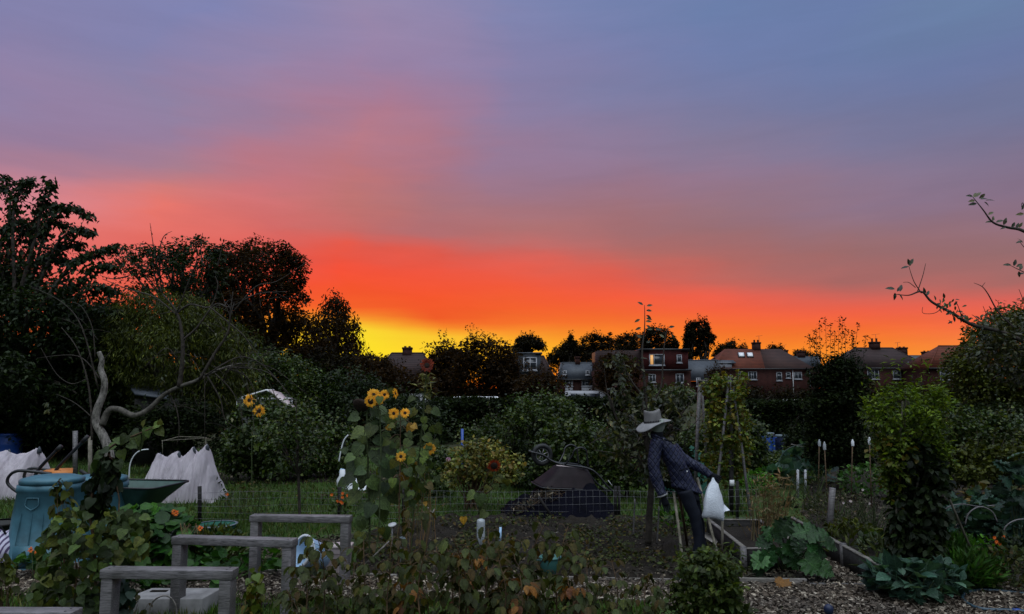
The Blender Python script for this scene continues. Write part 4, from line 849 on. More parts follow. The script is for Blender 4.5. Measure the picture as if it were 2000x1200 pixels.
shrub('bushy weed clump with white flecks behind the young staked tree', [(440, 920), (445, 830), (470, 800), (500, 788), (545, 786), (590, 800), (605, 850), (600, 925)], 15.5, 'leaf_mid', 190, .17, thick=.8, shoots=(22, .3))
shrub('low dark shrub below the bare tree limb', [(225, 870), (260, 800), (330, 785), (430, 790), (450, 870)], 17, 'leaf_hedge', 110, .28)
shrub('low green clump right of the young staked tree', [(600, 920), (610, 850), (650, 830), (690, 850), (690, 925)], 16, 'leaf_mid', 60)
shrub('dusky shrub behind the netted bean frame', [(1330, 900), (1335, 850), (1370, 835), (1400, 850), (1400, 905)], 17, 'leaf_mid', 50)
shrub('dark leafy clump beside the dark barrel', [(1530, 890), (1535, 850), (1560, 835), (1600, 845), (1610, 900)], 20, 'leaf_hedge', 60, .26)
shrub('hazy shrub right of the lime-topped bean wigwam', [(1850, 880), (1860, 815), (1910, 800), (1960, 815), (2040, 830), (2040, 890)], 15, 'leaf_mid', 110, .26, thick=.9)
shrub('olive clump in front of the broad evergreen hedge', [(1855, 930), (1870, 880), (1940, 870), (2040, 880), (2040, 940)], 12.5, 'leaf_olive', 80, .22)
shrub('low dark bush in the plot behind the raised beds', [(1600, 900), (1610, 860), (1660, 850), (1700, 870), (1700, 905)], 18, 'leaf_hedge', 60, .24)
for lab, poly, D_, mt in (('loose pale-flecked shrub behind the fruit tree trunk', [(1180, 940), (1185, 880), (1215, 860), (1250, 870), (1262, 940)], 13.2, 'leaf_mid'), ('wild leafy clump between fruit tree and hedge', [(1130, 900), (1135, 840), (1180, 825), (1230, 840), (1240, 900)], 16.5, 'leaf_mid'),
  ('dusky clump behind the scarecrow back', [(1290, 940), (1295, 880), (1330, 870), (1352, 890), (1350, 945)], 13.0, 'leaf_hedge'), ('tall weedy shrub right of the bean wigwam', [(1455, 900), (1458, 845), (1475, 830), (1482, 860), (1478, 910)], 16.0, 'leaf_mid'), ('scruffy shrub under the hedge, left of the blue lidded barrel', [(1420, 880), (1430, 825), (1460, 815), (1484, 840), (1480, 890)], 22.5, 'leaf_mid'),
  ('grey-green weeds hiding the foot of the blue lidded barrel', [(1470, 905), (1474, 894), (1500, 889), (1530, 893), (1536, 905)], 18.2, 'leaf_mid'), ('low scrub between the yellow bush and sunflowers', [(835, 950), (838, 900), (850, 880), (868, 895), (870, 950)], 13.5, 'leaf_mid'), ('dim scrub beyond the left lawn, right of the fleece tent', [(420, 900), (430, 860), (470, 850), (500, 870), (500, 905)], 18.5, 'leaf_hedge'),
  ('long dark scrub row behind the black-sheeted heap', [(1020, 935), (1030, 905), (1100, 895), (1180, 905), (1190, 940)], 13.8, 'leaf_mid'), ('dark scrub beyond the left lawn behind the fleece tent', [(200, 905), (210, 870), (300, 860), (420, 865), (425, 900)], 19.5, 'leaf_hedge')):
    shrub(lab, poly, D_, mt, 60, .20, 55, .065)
# pear tree with upright shoots
P_ = polytree('pear_tree', 'dense dark pear tree with thin upright shoots standing up into the orange sky', 'tree',
   [(1585, 900), (1588, 800), (1592, 735), (1608, 710), (1640, 702), (1668, 712), (1682, 750), (1684, 860), (1660, 900)], 14, 'leaf_hedge', .6, 260, .19, 80, .06, base_x=1635, trunk_r=.07, tpl=LEAFW, nl=40)
for x0, x1, yt in ((1588, 1580, 655), (1597, 1594, 640), (1606, 1600, 628), (1616, 1612, 618), (1624, 1622, 632), (1634, 1640, 618), (1642, 1646, 620), (1650, 1652, 645), (1660, 1676, 632), (1668, 1664, 655), (1655, 1668, 648), (1680, 1692, 655), (1602, 1588, 665), (1630, 1630, 650)):
    bough(P_, [(x0 + random.uniform(-4, 4), 760), ((x0 + x1) / 2, 695), (x1, yt)], 14 + random.uniform(-.4, .4), .007, 70, .05, 'leaf_hedge', .045, name='shoot', droop=-.2, sub=False)

# ------------------------------------------------------------------ bare crooked tree
def img_tubes(mb, D, lst, seg=7):
    for pts, r0, r1 in lst:
        P = smoothpts([at(p[0], p[1], D + (p[2] if len(p) > 2 else 0)) for p in pts], 5); mb.tube(P, lerp_list([r0, (r0 + r1) / 2, r1], len(P)), seg)
D = 13; bt = thing('bare_tree', 'nearly leafless crooked tree with a sawn-off pale stump and one long limb arching right', 'tree', gd(205, D))
m = MB(); img_tubes(m, D, [([(216, 930), (213, 885), (203, 855), (188, 826), (190, 800), (201, 772), (204, 745), (197, 722), (199, 704), (193, 688)], .085, .036)], 12); tr = m.build('trunk', 'bark_pale', bt, smooth=True); tr['label'] = 'pale scarred trunk cut off at the top'
m = MB(); img_tubes(m, D, [([(200, 830), (212, 803), (232, 800), (262, 812), (290, 800), (320, 772), (352, 755), (380, 745), (410, 730, .3), (440, 718, .5), (470, 710, .8)], .062, .014)], 10); m.build('limb', 'bark_grey', bt, smooth=True)
m = MB(); img_tubes(m, D, [([(350, 756), (357, 700), (355, 650), (345, 610), (318, 575)], .045, .012), ([(345, 612), (372, 595), (410, 600), (425, 560), (420, 540)], .02, .006), ([(356, 665), (385, 640), (420, 595), (450, 600), (500, 575), (560, 570)], .02, .005),
  ([(390, 742), (420, 690), (445, 650), (450, 610), (455, 570)], .03, .007), ([(345, 615), (300, 580), (250, 565), (200, 545)], .016, .005), ([(410, 600), (440, 625), (475, 655), (500, 690), (520, 720)], .016, .005), ([(400, 735), (460, 700), (500, 705), (540, 740), (560, 770)], .016, .005),
  ([(440, 718), (480, 735), (500, 770), (510, 800)], .014, .004), ([(330, 768), (345, 800), (350, 840), (345, 870)], .014, .004), ([(405, 735), (430, 780), (440, 820), (470, 840)], .016, .004), ([(420, 730), (450, 760), (470, 800), (475, 850)], .012, .004),
  ([(180, 860), (178, 800), (170, 740), (150, 680), (120, 640)], .022, .006), ([(192, 760), (160, 640), (120, 590), (60, 560)], .014, .004), ([(186, 700), (180, 640), (160, 600), (140, 590)], .010, .004), ([(195, 830), (150, 790), (110, 770)], .012, .004), ([(170, 740), (140, 750), (110, 730), (80, 680)], .010, .003), ([(455, 610), (500, 560), (540, 550), (595, 515)], .012, .004)])
for sx, sy, ex, ey in ((440, 718, 585, 800), (445, 716, 560, 830), (430, 722, 520, 850), (420, 724, 500, 870), (455, 712, 600, 770), (400, 735, 400, 860), (420, 600, 470, 690), (355, 650, 290, 620), (345, 612, 400, 520), (345, 700, 280, 720), (195, 740, 70, 700)):
    z_ = random.uniform(-.3, .3); mx_, my_ = (sx + ex) / 2 + random.uniform(-10, 25), min(sy, ey) - random.uniform(5, 30) + abs(ey - sy) * .25
    m.tube(smoothpts([at(sx, sy, D), at(mx_, my_, D + z_), at(ex, ey, D + z_ * 1.5)], 6), lerp_list([.013, .008, .003], 13), 5)
m.build('branches', 'bark', bt)
tw = MB()
for i in range(90):
    s = random.choice([(345, 612), (357, 690), (430, 650), (450, 600), (500, 575), (420, 730), (470, 710), (500, 705), (440, 820), (350, 800), (160, 640), (170, 740), (300, 580), (400, 600), (500, 690), (380, 700)])
    a = random.uniform(0, 6.28); l = random.uniform(20, 75); x, y = s[0] + random.uniform(-18, 18), s[1] + random.uniform(-18, 18)
    tw.tube(smoothpts([at(x, y, D + random.uniform(-.2, .2)), at(x + l * .5 * math.cos(a), y + l * .5 * math.sin(a) * .7 - 4, D + random.uniform(-.4, .4)), at(x + l * math.cos(a), y + l * math.sin(a) * .7, D + random.uniform(-.5, .5))], 2), [.005, .004, .004, .003, .002], 4, False)
tw.build('twigs', 'bark', bt)
lv = MB(); P = []
for cx, cy, n, s in ((92, 795, 12, 8), (320, 730, 5, 8), (318, 745, 5, 6), (470, 690, 26, 26), (490, 700, 16, 18), (480, 740, 16, 22), (495, 790, 22, 22), (470, 830, 30, 26), (360, 700, 6, 20), (440, 640, 12, 30)):
    for k in range(n): P.append(tuple(at(cx + random.gauss(0, s), cy + random.gauss(0, s * .8), D + random.uniform(-.3, .3))))
leafcloud(lv, LEAF, np.array(P), .085, 1.0, .2); lv.build('leaves', 'leaf_apple', bt)

# ------------------------------------------------------------------ young staked tree
D = 10.6; yt = thing('young_tree', 'slim young tree with one straight thin stem and loose green crown left of the sunflowers', 'tree', gd(584, D))
m = MB(); m.tube(smoothpts([gd(586, D), at(584, 960, D), at(582, 900, D), at(580, 830, D), at(578, 780, D)], 4), lerp_list([.022, .018, .006], 17), 7); 
C = polypts([(520, 925), (505, 860), (520, 815), (560, 790), (620, 790), (645, 830), (640, 890), (600, 930)], D, 70, .45); limbs(m, at(582, 930, D), [c for c in C[:18]], .012, .08); m.build('trunk', 'bark', yt)
m = MB(); clumps(m, LEAFW, C, .11, 24, .052); m.build('crown', 'leaf_mid', yt)

# ------------------------------------------------------------------ fruit tree behind the scarecrow
D = 9.0; ft = thing('apple_tree', 'fruit tree with thin trunk beside the scarecrow, one leafy shoot rising above the roofs', 'tree', gd(1268, D))
m = MB(); img_tubes(m, D, [([(1266, 1062), (1268, 1010), (1272, 950), (1270, 900), (1262, 860), (1266, 820)], .042, .028), ([(1268, 930), (1240, 880), (1205, 820), (1190, 775), (1160, 760)], .022, .006), ([(1266, 830), (1262, 780), (1258, 740), (1254, 690), (1259, 640), (1259, 596)], .024, .003),
  ([(1268, 880), (1300, 850), (1330, 810), (1360, 770), (1385, 740)], .018, .004), ([(1262, 870), (1225, 862), (1190, 850), (1150, 868)], .014, .004), ([(1270, 905), (1230, 890), (1200, 885), (1160, 880)], .012, .003), ([(1262, 800), (1290, 760), (1295, 700), (1300, 655), (1306, 640)], .014, .003),
  ([(1262, 780), (1230, 740), (1215, 700), (1200, 680)], .014, .003), ([(1195, 800), (1185, 760), (1180, 720)], .010, .003), ([(1290, 855), (1320, 840), (1345, 838), (1380, 800)], .010, .003), ([(1254, 900), (1235, 925), (1205, 940)], .009, .003)], 8)
m.build('trunk', 'bark', ft, smooth=True)
C = polypts([(1175, 890), (1165, 800), (1172, 750), (1190, 712), (1215, 700), (1240, 740), (1275, 722), (1305, 725), (1330, 760), (1350, 790), (1345, 830), (1310, 820), (1300, 870), (1290, 930), (1260, 950), (1240, 900), (1210, 920)], D, 84, .55)
m = MB(); tw = MB()
for i, c in enumerate(C):
    c = Vector(c); d = Vector((random.gauss(0, .5), random.gauss(0, .5), random.gauss(.2, .5))).normalized() * random.uniform(.12, .26); tw.tube([c - d, c, c + d], [.003, .0025, .0015], 4, False)
    P = [tuple(c + d * random.uniform(-1, 1) + Vector((random.gauss(0, .02), random.gauss(0, .02), random.gauss(0, .02)))) for k in range(20)]; leafcloud(m, OVALN, np.array(P), .078, .45, .5)
limbs(tw, at(1266, 850, D), [c for c in C[::5]], .012, .1, 5)
tw.build('branches', 'bark', ft)
P = [tuple(at(x, y, D)) for x, y in ((1256, 596), (1263, 598), (1262, 607), (1262, 616), (1262, 622), (1261, 628), (1250, 624), (1262, 636), (1252, 640), (1263, 642), (1306, 640), (1311, 652), (1292, 644), (1297, 660), (1254, 660), (1262, 670))]
A = [(-.5, 0, .3), (1, 0, .2), (1, .1, 0), (.9, .1, -.5), (1, 0, -.2), (1, 0, 0), (-1, 0, -.5), (.8, 0, -.4), (-1, 0, -.4), (.8, 0, -.1), (.9, 0, .2), (.7, 0, -1), (-1, 0, .1), (-.5, .3, .5), (-.6, 0, .3), (.6, .3, .3)]
scatter(m, OVALN, np.array(P), np.array(A, float), np.tile(np.array([[.1, -1.0, .35]]), (len(P), 1)), np.full(len(P), .078))
m.build('leaves', 'leaf_apple', ft)

# ------------------------------------------------------------------ near tree entering from the right edge
D = 7.0; nt_ = thing('fruit_tree', 'near fruit tree reaching in from the right frame edge with leafy twigs against the sky', 'tree', gd(2150, D))
m = MB(); img_tubes(m, D, [([(2160, 1150), (2155, 1000), (2130, 850), (2100, 720)], .07, .04), ([(2100, 740), (2040, 690), (1960, 650), (1900, 635), (1860, 612), (1820, 590), (1800, 570), (1775, 577), (1750, 575)], .026, .003),
  ([(1800, 573), (1785, 550), (1775, 520)], .006, .002), ([(1792, 570), (1802, 540), (1808, 515)], .005, .002), ([(1788, 562), (1775, 552), (1764, 552)], .004, .002), ([(1840, 602), (1825, 612), (1803, 612), (1802, 600)], .004, .002), ([(1880, 625), (1872, 600), (1866, 588)], .005, .002), ([(1925, 640), (1905, 620), (1898, 615)], .004, .002),
  ([(1980, 640), (1950, 610), (1930, 575), (1918, 560), (1902, 553)], .009, .002), ([(1918, 560), (1924, 552)], .003, .002), ([(1935, 630), (1925, 610), (1920, 598)], .004, .002), ([(1945, 628), (1935, 605), (1932, 598)], .004, .002),
  ([(2120, 560), (2060, 490), (2000, 452), (1970, 445), (1940, 435), (1920, 410), (1900, 385)], .022, .003), ([(2060, 500), (2010, 490), (1990, 470)], .006, .002), ([(2080, 580), (2040, 550), (2000, 532), (1970, 517)], .010, .002), ([(2100, 740), (2110, 640), (2120, 560)], .04, .022), ([(2030, 470), (2000, 400), (1995, 405)], .006, .002), ([(2000, 590), (1990, 565)], .004, .002), ([(1965, 610), (1960, 592)], .004, .002)], 7)
m.build('trunk', 'bark', nt_, smooth=True)
m = MB()
def lf(lst, D, s, tpl=OVALN):
    P = [tuple(at(x, y, D + random.uniform(-.05, .05))) for x, y, a in lst]; A = [(math.cos(math.radians(a)), random.uniform(-.3, .3), math.sin(math.radians(a))) for x, y, a in lst]
    Nn = np.array([(random.uniform(-.5, .5), -.7, random.uniform(.1, .9)) for _ in lst]); scatter(m, tpl, np.array(P), np.array(A), Nn, np.array([s * random.uniform(.75, 1.15) for _ in lst]))
lf([(1902, 386, 60), (1905, 386, 45), (1912, 388, 35), (1900, 384, 175), (1904, 392, 190), (1908, 398, 185), (1915, 390, 10), (1922, 395, -30), (1925, 392, 0), (1930, 420, 30), (1925, 418, -60), (1940, 434, 180), (1938, 432, 60), (1945, 435, 20), (1960, 440, 70), (1975, 445, 50), (1985, 447, 70), (1965, 445, 190), (1990, 445, 60), (1995, 410, 60), (2000, 418, 185), (1997, 472, 190), (1998, 475, 120),
    (1975, 518, 175), (1980, 520, 70), (1985, 522, 30), (1992, 528, 60), (1990, 530, -90), (2000, 534, 190), (1775, 521, 190), (1776, 519, 60), (1778, 520, 110), (1748, 565, 170), (1748, 572, 260), (1752, 570, 50), (1758, 570, 70), (1755, 574, -60), (1806, 576, 100), (1810, 578, 60)], D, .075)
cl = []
for cx, cy, n, s in ((1842, 598, 14, 9), (1860, 606, 12, 9), (1852, 590, 8, 8), (1885, 622, 12, 9), (1915, 635, 18, 12), (1935, 640, 16, 12), (1870, 622, 6, 10)):
    for k in range(n): cl.append((cx + random.gauss(0, s), cy + random.gauss(0, s), random.uniform(0, 360)))
lf(cl, D, .05)
m.build('leaves', 'leaf_apple', nt_)
C = polypts([(1900, 690), (1912, 650), (1940, 630), (1975, 600), (2020, 590), (2080, 590), (2080, 760), (1960, 740)], D + .2, 110, .5)
m = MB(); clumps(m, OVALN, C, .10, 26, .055); m.build('crown', 'leaf_apple', nt_)

# ------------------------------------------------------------------ middle-distance garden things
def barrel(name, label, x, D, w, h, mat, group=None, lid=None, z0=0):
    r = thing(name, label, 'barrel', (gx(x, D), D, z0), group); X = gx(x, D); R = w / 2
    m = MB(); m.lathe((X, D, z0), [(R * .86, 0), (R * .93, .03), (R, h * .25), (R * 1.01, h * .3), (R * .99, h * .33), (R, h * .62), (R * 1.02, h * .66), (R, h * .7), (R * .92, h * .93), (R * .90, h)], 28, cap=True); m.build('body', mat, r, smooth=True)
    m = MB(); m.lathe((X, D, z0 + h), [(R * .95, -.03), (R * .96, .02), (R * .88, .035), (R * .8, .02), (.01, .02)], 28, cap=True); m.build('lid', lid or mat, r, smooth=True)
    for s in (-1, 1):
        m = MB(); m.tube([(X + s * R * .92, D - .06, z0 + h * .8), (X + s * (R + .04), D - .06, z0 + h * .83), (X + s * (R + .04), D + .06, z0 + h * .83), (X + s * R * .92, D + .06, z0 + h * .8)], .012, 6); m.build('handle', mat, r)
    return r
barrel('barrel', 'bright blue plastic barrel standing in the dark at the left frame edge', 23, 19.5, .62, .72, 'blue_plastic')
barrel('barrel', 'blue barrel with a pale lid in front of the long shadowed hedge', 1495, 21.5, .46, .62, 'blue_plastic', lid='grey_plastic')
barrel('barrel', 'dark navy barrel with grey lid just right of the blue lidded barrel', 1527, 21.8, .46, .54, 'navy_plastic', lid='grey_plastic')
def bucket(name, label, P, r0, r1, h, mat, axis=(0, 0, 1), cat='bucket', rim=None, hand=True):
    P = Vector(P); r = thing(name, label, cat, P); a = Vector(axis).normalized(); u = a.orthogonal().normalized(); v = a.cross(u)
    S = lambda t, q: (P + a * (h * t), u * q, v * q)
    m = MB(); m.loft([S(0, .001), S(0, r0), S(.9, r0 + (r1 - r0) * .9), S(1, r1), S(1, r1 * .93), S(.03, r0 * .93), S(.03, .001)], 26, False); m.build('body', mat, r, smooth=False)
    m = MB(); m.loft([S(.93, r1 * 1.0), S(.93, r1 * 1.08), S(1.01, r1 * 1.08), S(1.01, r1 * .95)], 26, False); m.build('rim', rim or mat, r)
    if hand:
        m = MB(); m.tube(smoothpts([P + a * h * .92 + u * r1 * 1.08, P + a * h * .8 + u * r1 * .8 + v * r1 * 1.1, P + a * h * .72 + v * r1 * 1.25, P + a * h * .8 - u * r1 * .8 + v * r1 * 1.1, P + a * h * .92 - u * r1 * 1.08], 4), .006, 5); m.build('handle', rim or mat, r)
    return r
bucket('bucket', 'small grey bucket below the blue lidded barrel', gd(1492, 19.0), .13, .18, .28, 'grey_plastic', hand=False)
bucket('plant_pot', 'terracotta pot lying on its side behind the young staked tree', gd(618, 18.5, .13), .09, .14, .26, 'terracotta', axis=(1, -.2, 0), cat='plant pot', hand=False)

def fleece_cover(label, ridge, D, dep, x0, x1, n=150, seed=1.0):
    base = (gx((x0 + x1) / 2, D), D, 0); r = thing('fleece_cover', label, 'plant cover', base, 'white fleece covers over crops')
    xs = np.linspace(x0, x1, n); ys = np.interp(xs, [p[0] for p in ridge], [p[1] for p in ridge]); mv = 36; V = []
    for i, (x, y) in enumerate(zip(xs, ys)):
        zr = max(.03, at(x, y, D + dep / 2).z)
        for j in range(mv + 1):
            s = -1 + 2 * j / mv; pr = (1 - abs(s) ** 1.7); fold = noise.noise(Vector((x * .09, s * 1.2, seed))) * .10 * (1 - pr * .7) + noise.noise(Vector((x * .25, s * 2.5, seed + 4))) * .045
            z = zr * (pr ** .6) + noise.noise(Vector((x * .05, s * 3, seed + 9))) * .05 * min(1, 3 * (1 - abs(s))); V.append((gx(x, D + dep / 2), D + dep / 2 + s * dep / 2 * (.55 + .45 * (1 - pr)) + fold, max(z, .0)))
    q = [(i * (mv + 1) + j, (i + 1) * (mv + 1) + j, (i + 1) * (mv + 1) + j + 1, i * (mv + 1) + j + 1) for i in range(n - 1) for j in range(mv)]
    m = MB(); m.add(V, q); m.build('fleece', 'fleece_net', r, smooth=True)
    pk = [p for i, p in enumerate(ridge[1:-1], 1) if p[1] < ridge[i - 1][1] and p[1] <= ridge[i + 1][1]]
    for x, y in pk:
        T_ = at(x, y, D + dep / 2) - Vector((0, 0, .02)); m = MB(); m.tube([(T_.x, T_.y, 0), T_], .012, 6); m.build('post', 'wood_dark', r)
        m = MB(); m.loft([(T_ + Vector((0, 0, -.09)), (.045, 0, 0), (0, .045, 0)), (T_ + Vector((0, 0, -.01)), (.03, 0, 0), (0, .03, 0)), (T_ + Vector((0, 0, .035)), (.006, 0, 0), (0, .006, 0))], 12); m.build('bottle_cap', 'slate', r)
    lv = MB(); P = polypts([(x0 + 12, 955), (x0 + 20, 925), ((x0 + x1) / 2, 915), (x1 - 14, 925), (x1 - 10, 955)], D + dep / 2, 110, .15); leafcloud(lv, OVAL, P, .13); lv.build('crop', 'leaf_dark', r)
fleece_cover('white fleece tent with three or four pointed peaks on the left lawn', [(283, 972), (292, 938), (313, 886), (331, 890), (350, 883), (361, 893), (379, 874), (391, 887), (405, 869), (413, 880), (430, 930), (441, 972)], 12.6, .9, 283, 441)
fleece_cover('squarish white fleece cover at the left frame edge behind the compost bin', [(-70, 970), (-55, 892), (0, 884), (18, 879), (40, 888), (62, 884), (77, 874), (84, 890), (91, 945), (94, 970)], 13.0, 1.2, -70, 94, seed=5.0)
# bamboo hurdle behind the peaks, wire hoop
t = thing('cane_frame', 'flimsy cane frame with a horizontal cane on top behind the fleece tent', 'plant support', gd(360, 16))
m = MB(); D = 16
for a, b in (((316, 861), (404, 856)), ((316, 862), (350, 853)), ((350, 853), (404, 855)), ((317, 861), (318, 900)), ((402, 857), (403, 900))): m.tube([at(a[0], a[1], D), at(b[0], b[1], D + .2)], .008, 5)
m.build('canes', 'cane_pole', t)
def hoop(label, pts, D, mat='white_plastic', r=.012, name='hoop', cat='plant hoop', dD=.0, group=None):
    P = smoothpts([at(x, y, D + dD * i) for i, (x, y) in enumerate(pts)], 5); m = MB(); m.tube(P, r, 7); o = m.build(name, mat, origin=P[0]); return tag(o, label, cat, group)
HG = 'plastic hoops arching over beds'
hoop('white plastic hoop end curving up left of the fleece tent', [(252, 935), (254, 908), (262, 890), (275, 880), (290, 878)], 15, group=HG)
hoop('thin white hoop curving up beside the pale cloches, left of the sunflowers', [(662, 902), (666, 880), (672, 860), (680, 850)], 13.5, group=HG)
# greenhouse
D = 19.5; gh = thing('greenhouse', 'small greenhouse with white gable frame and a long pinkish reflecting roof', 'greenhouse', gd(520, D))
X0, X1 = gx(462, D), gx(556, D); Xm = gx(519, D); ze = at(0, 779, D).z; za = at(0, 762, D).z; LN = .45; dx = .05
m = MB(); w = .035
m.beam((X0, D, ze), (X1, D, ze), w, w * 1.3); m.beam((X0, D, ze), (Xm, D, za), w, w); m.beam((X1, D, ze), (Xm, D, za), w, w)
for xx in (X0, Xm, X1): m.beam((xx, D + .002, 0), (xx, D + .002, ze), w * .4, w * .4)
m.beam((Xm, D, za), (Xm + dx, D + LN, za), w, w); m.beam((X1, D, ze), (X1 + dx, D + LN, ze), w, w); m.beam((X0, D, ze), (X0 + dx, D + LN, ze), w, w); m.beam((X1 + dx, D + LN, ze * .3), (X1 + dx, D + LN, ze), w * .5, w * .5)
m.build('frame', 'white_paint', gh)
for nm, P in (('roof_pane', [(Xm, D, za), (X1, D, ze), (X1 + dx, D + LN, ze), (Xm + dx, D + LN, za)]), ('roof_pane', [(Xm, D, za), (Xm + dx, D + LN, za), (X0 + dx, D + LN, ze), (X0, D, ze)]), ('wall_pane', [(X0, D, .1), (X1, D, .1), (X1, D, ze), (X0, D, ze)]), ('wall_pane', [(X1, D, .1), (X1 + dx, D + LN, .1), (X1 + dx, D + LN, ze), (X1, D, ze)])):
    quad(gh, nm, P, 'greenhouse_glass', .006)
# opened roof vent, the pink sky's reflection put into its pinkish base colour
quad(gh, 'roof_vent', [at(524, 762, D), at(548, 768, D + .5), at(586, 806, D - .6), at(552, 787, D - .9)], 'cream_plastic', .02)
D = 18.4; sh = thing('shed', 'low shed with a grey sloping felt roof behind the bare crooked tree', 'shed', gd(292, D))
X0, X1 = gx(262, D), gx(330, D); m = MB(); m.box((X0, D, 0), (X1, D + 1.2, at(0, 779, D).z)); m.build('wall', 'wood_dark', sh)
quad(sh, 'roof', [at(250, 751, D + 1.4), at(264, 768, D - .15), at(330, 778, D - .15), at(322, 753, D + 1.4)], 'slate', .05)
# white cloches and containers between tree and sunflowers
for i, (x, y, D, s, lab) in enumerate(((668, 895, 14.5, .20, 'white lidded water canister left of the tall sunflower'), (700, 893, 14.3, .16, 'crumpled white sheet lump behind the tall sunflower'))):
    P = gd(x, D); r = thing('canister' if i == 0 else 'plastic_sheet', lab, 'container' if i == 0 else 'sheet', P)
    m = MB()
    if i == 0: m.loft([(P + Vector((0, 0, 0)), (.10, 0, 0), (0, .08, 0)), (P + Vector((0, 0, .16)), (.11, 0, 0), (0, .09, 0)), (P + Vector((0, 0, .24)), (.06, 0, 0), (0, .05, 0)), (P + Vector((0, 0, .36)), (.05, 0, 0), (0, .05, 0))], 12)
    else:
        V = [(P.x + math.cos(a) * q * .25, P.y + math.sin(a) * q * .2, (1 - q) * .22 + noise.noise(Vector((a * 2, q * 3, 2))) * .06 + .02) for q in (1, .66, .33, .05) for a in np.linspace(0, 2 * math.pi, 17)[:-1]]
        m.add(V, [(j * 16 + k, j * 16 + (k + 1) % 16, (j + 1) * 16 + (k + 1) % 16, (j + 1) * 16 + k) for j in range(3) for k in range(16)])
    m.build('body', 'white_plastic', r)
    m = MB(); m.tube([P + Vector((-.06, 0, .3)), P + Vector((-.03, 0, .37)), P + Vector((.05, 0, .35))], .012, 5); m.build('handle', 'paleblue_plastic', r)
# posts and stakes
def stake(label, x, y0, D, w=.045, mat='wood_grey', x2=None, top=None, group='stakes and canes in the plots', name='stake', extra=None, round_=False):
    B = gd(x, D); Tp = at(x2 if x2 is not None else x, y0, D); 
    m = MB()
    if round_: m.tube([B, Tp], w / 2, 8)
    else: m.beam(B, Tp, w, w, up=(0, 1, 0))
    if not top: return tag(m.build(name, mat, origin=B), label, 'stake', group)
    r = thing(name, label, 'stake', B, group); m.build('shaft', mat, r)
    m = MB(); h, q, tm = top; m.lathe(Tp, [(q * .9, -h), (q, -h * .9), (q, -h * .25), (q * .45, 0), (q * .4, h * .12), (.001, h * .12)], 12); m.build('bottle_top', tm, r); return r
stake('thick pale stake at the right of two, left of the bare tree foot', 176, 853, 13.5, .05, 'cane_pole'); stake('grey stake behind the raised black cart handle', 147, 842, 15.5, .07, 'wood_grey')
stake('tall dark stake between the central hedge and yellow shrub', 903, 838, 17, .06, 'blue_plastic'); 
stake('leaning grey timber stake beside the dark weedy patch at right', 1618, 953, 9.6, .06, 'wood_grey', x2=1626)
stake('left one of two short white posts beyond the raised beds', 1558, 918, 13.2, .035, 'white_trim', top=(.05, .02, 'white_plastic')); stake('right one of two short white posts beyond the raised beds', 1573, 918, 13.6, .035, 'white_trim', top=(.05, .02, 'white_plastic'))
for x, x2, y, D, lab in ((1617, 1615, 865, 11.5, 'cane with a short white bottle upended on it, leftmost behind the raised beds'), (1662, 1662, 860, 11.8, 'cane with a clear bottle hanging on it, middle one behind the raised beds'), (1703, 1695, 856, 11.2, 'leaning cane with white bottle beside the lime-topped wigwam'), (1598, 1597, 860, 12.5, 'cane with green bottle above the blue-green cabbages')):
    stake(lab, x, y, D, .018, 'stem_brown', x2=x2 + random.choice([-5, 3, 6]), top=(random.uniform(.09, .12), .023, random.choice(['white_plastic', 'bottle_plastic'])), group='bottle-topped canes', round_=True, name='bottle_cane')
# wooden T post and bean frame
D = 11.8; bf = thing('bean_wigwam', 'bean wigwam of slanting poles wrapped in yellow-green leaves behind the scarecrow', 'bean wigwam', gd(1420, D))
for a, b, w in (((1423, 745), (1393, 965), .045), ((1430, 748), (1466, 975), .045), ((1427, 742), (1428, 962), .03), ((1420, 750), (1445, 930), .03)):
    m = MB(); T_ = at(a[0], a[1], D + random.uniform(-.05, .05)); k = -.45 if w > .04 else .2; B_ = gd(b[0], D + k); m.tube([B_, B_.lerp(T_, .5) + Vector((.01, 0, 0)), T_ + (T_ - B_) * .04], [w / 2, w / 2, w / 2.4], 8); m.build('pole', 'wood_grey', bf)
C = polypts([(1378, 930), (1372, 850), (1380, 790), (1376, 752), (1395, 732), (1425, 722), (1452, 735), (1452, 790), (1462, 850), (1455, 900), (1436, 950), (1400, 945)], D, 150, .46)
m = MB(); clumps(m, OVAL, C, .10, 20, .065); m.build('leaves', 'leaf_bean', bf)
m = MB(); b0, t0 = gd(1428, D - .3), at(1428, 880, D - .3); m.beam(b0, t0, .058, .058, up=(0, 1, 0)); bp = m.build('post', 'wood_dark', bf); q = MB(); c = at(1428, 943, D - .3); q.box((c.x - .035, c.y - .05, c.z - .045), (c.x + .035, c.y - .04, c.z + .045)); q.build('post_label', 'white_paint', bp)
D = 12.3; tp = thing('trestle', 'slender grey timber trestle with a short crosspiece on top, left of the bean wigwam', 'trestle', gd(1360, D))
m = MB(); m.beam(gd(1356, D), at(1367, 742, D), .05, .05, up=(0, 1, 0)); m.build('leg', 'wood_grey', tp); m = MB(); m.beam(gd(1386, D + .2), at(1370, 746, D), .035, .035, up=(0, 1, 0)); m.build('leg', 'wood_grey', tp); m = MB(); m.beam(at(1362, 744, D - .03), at(1383, 744, D - .03), .06, .03); m.build('crosspiece', 'wood_edge', tp)
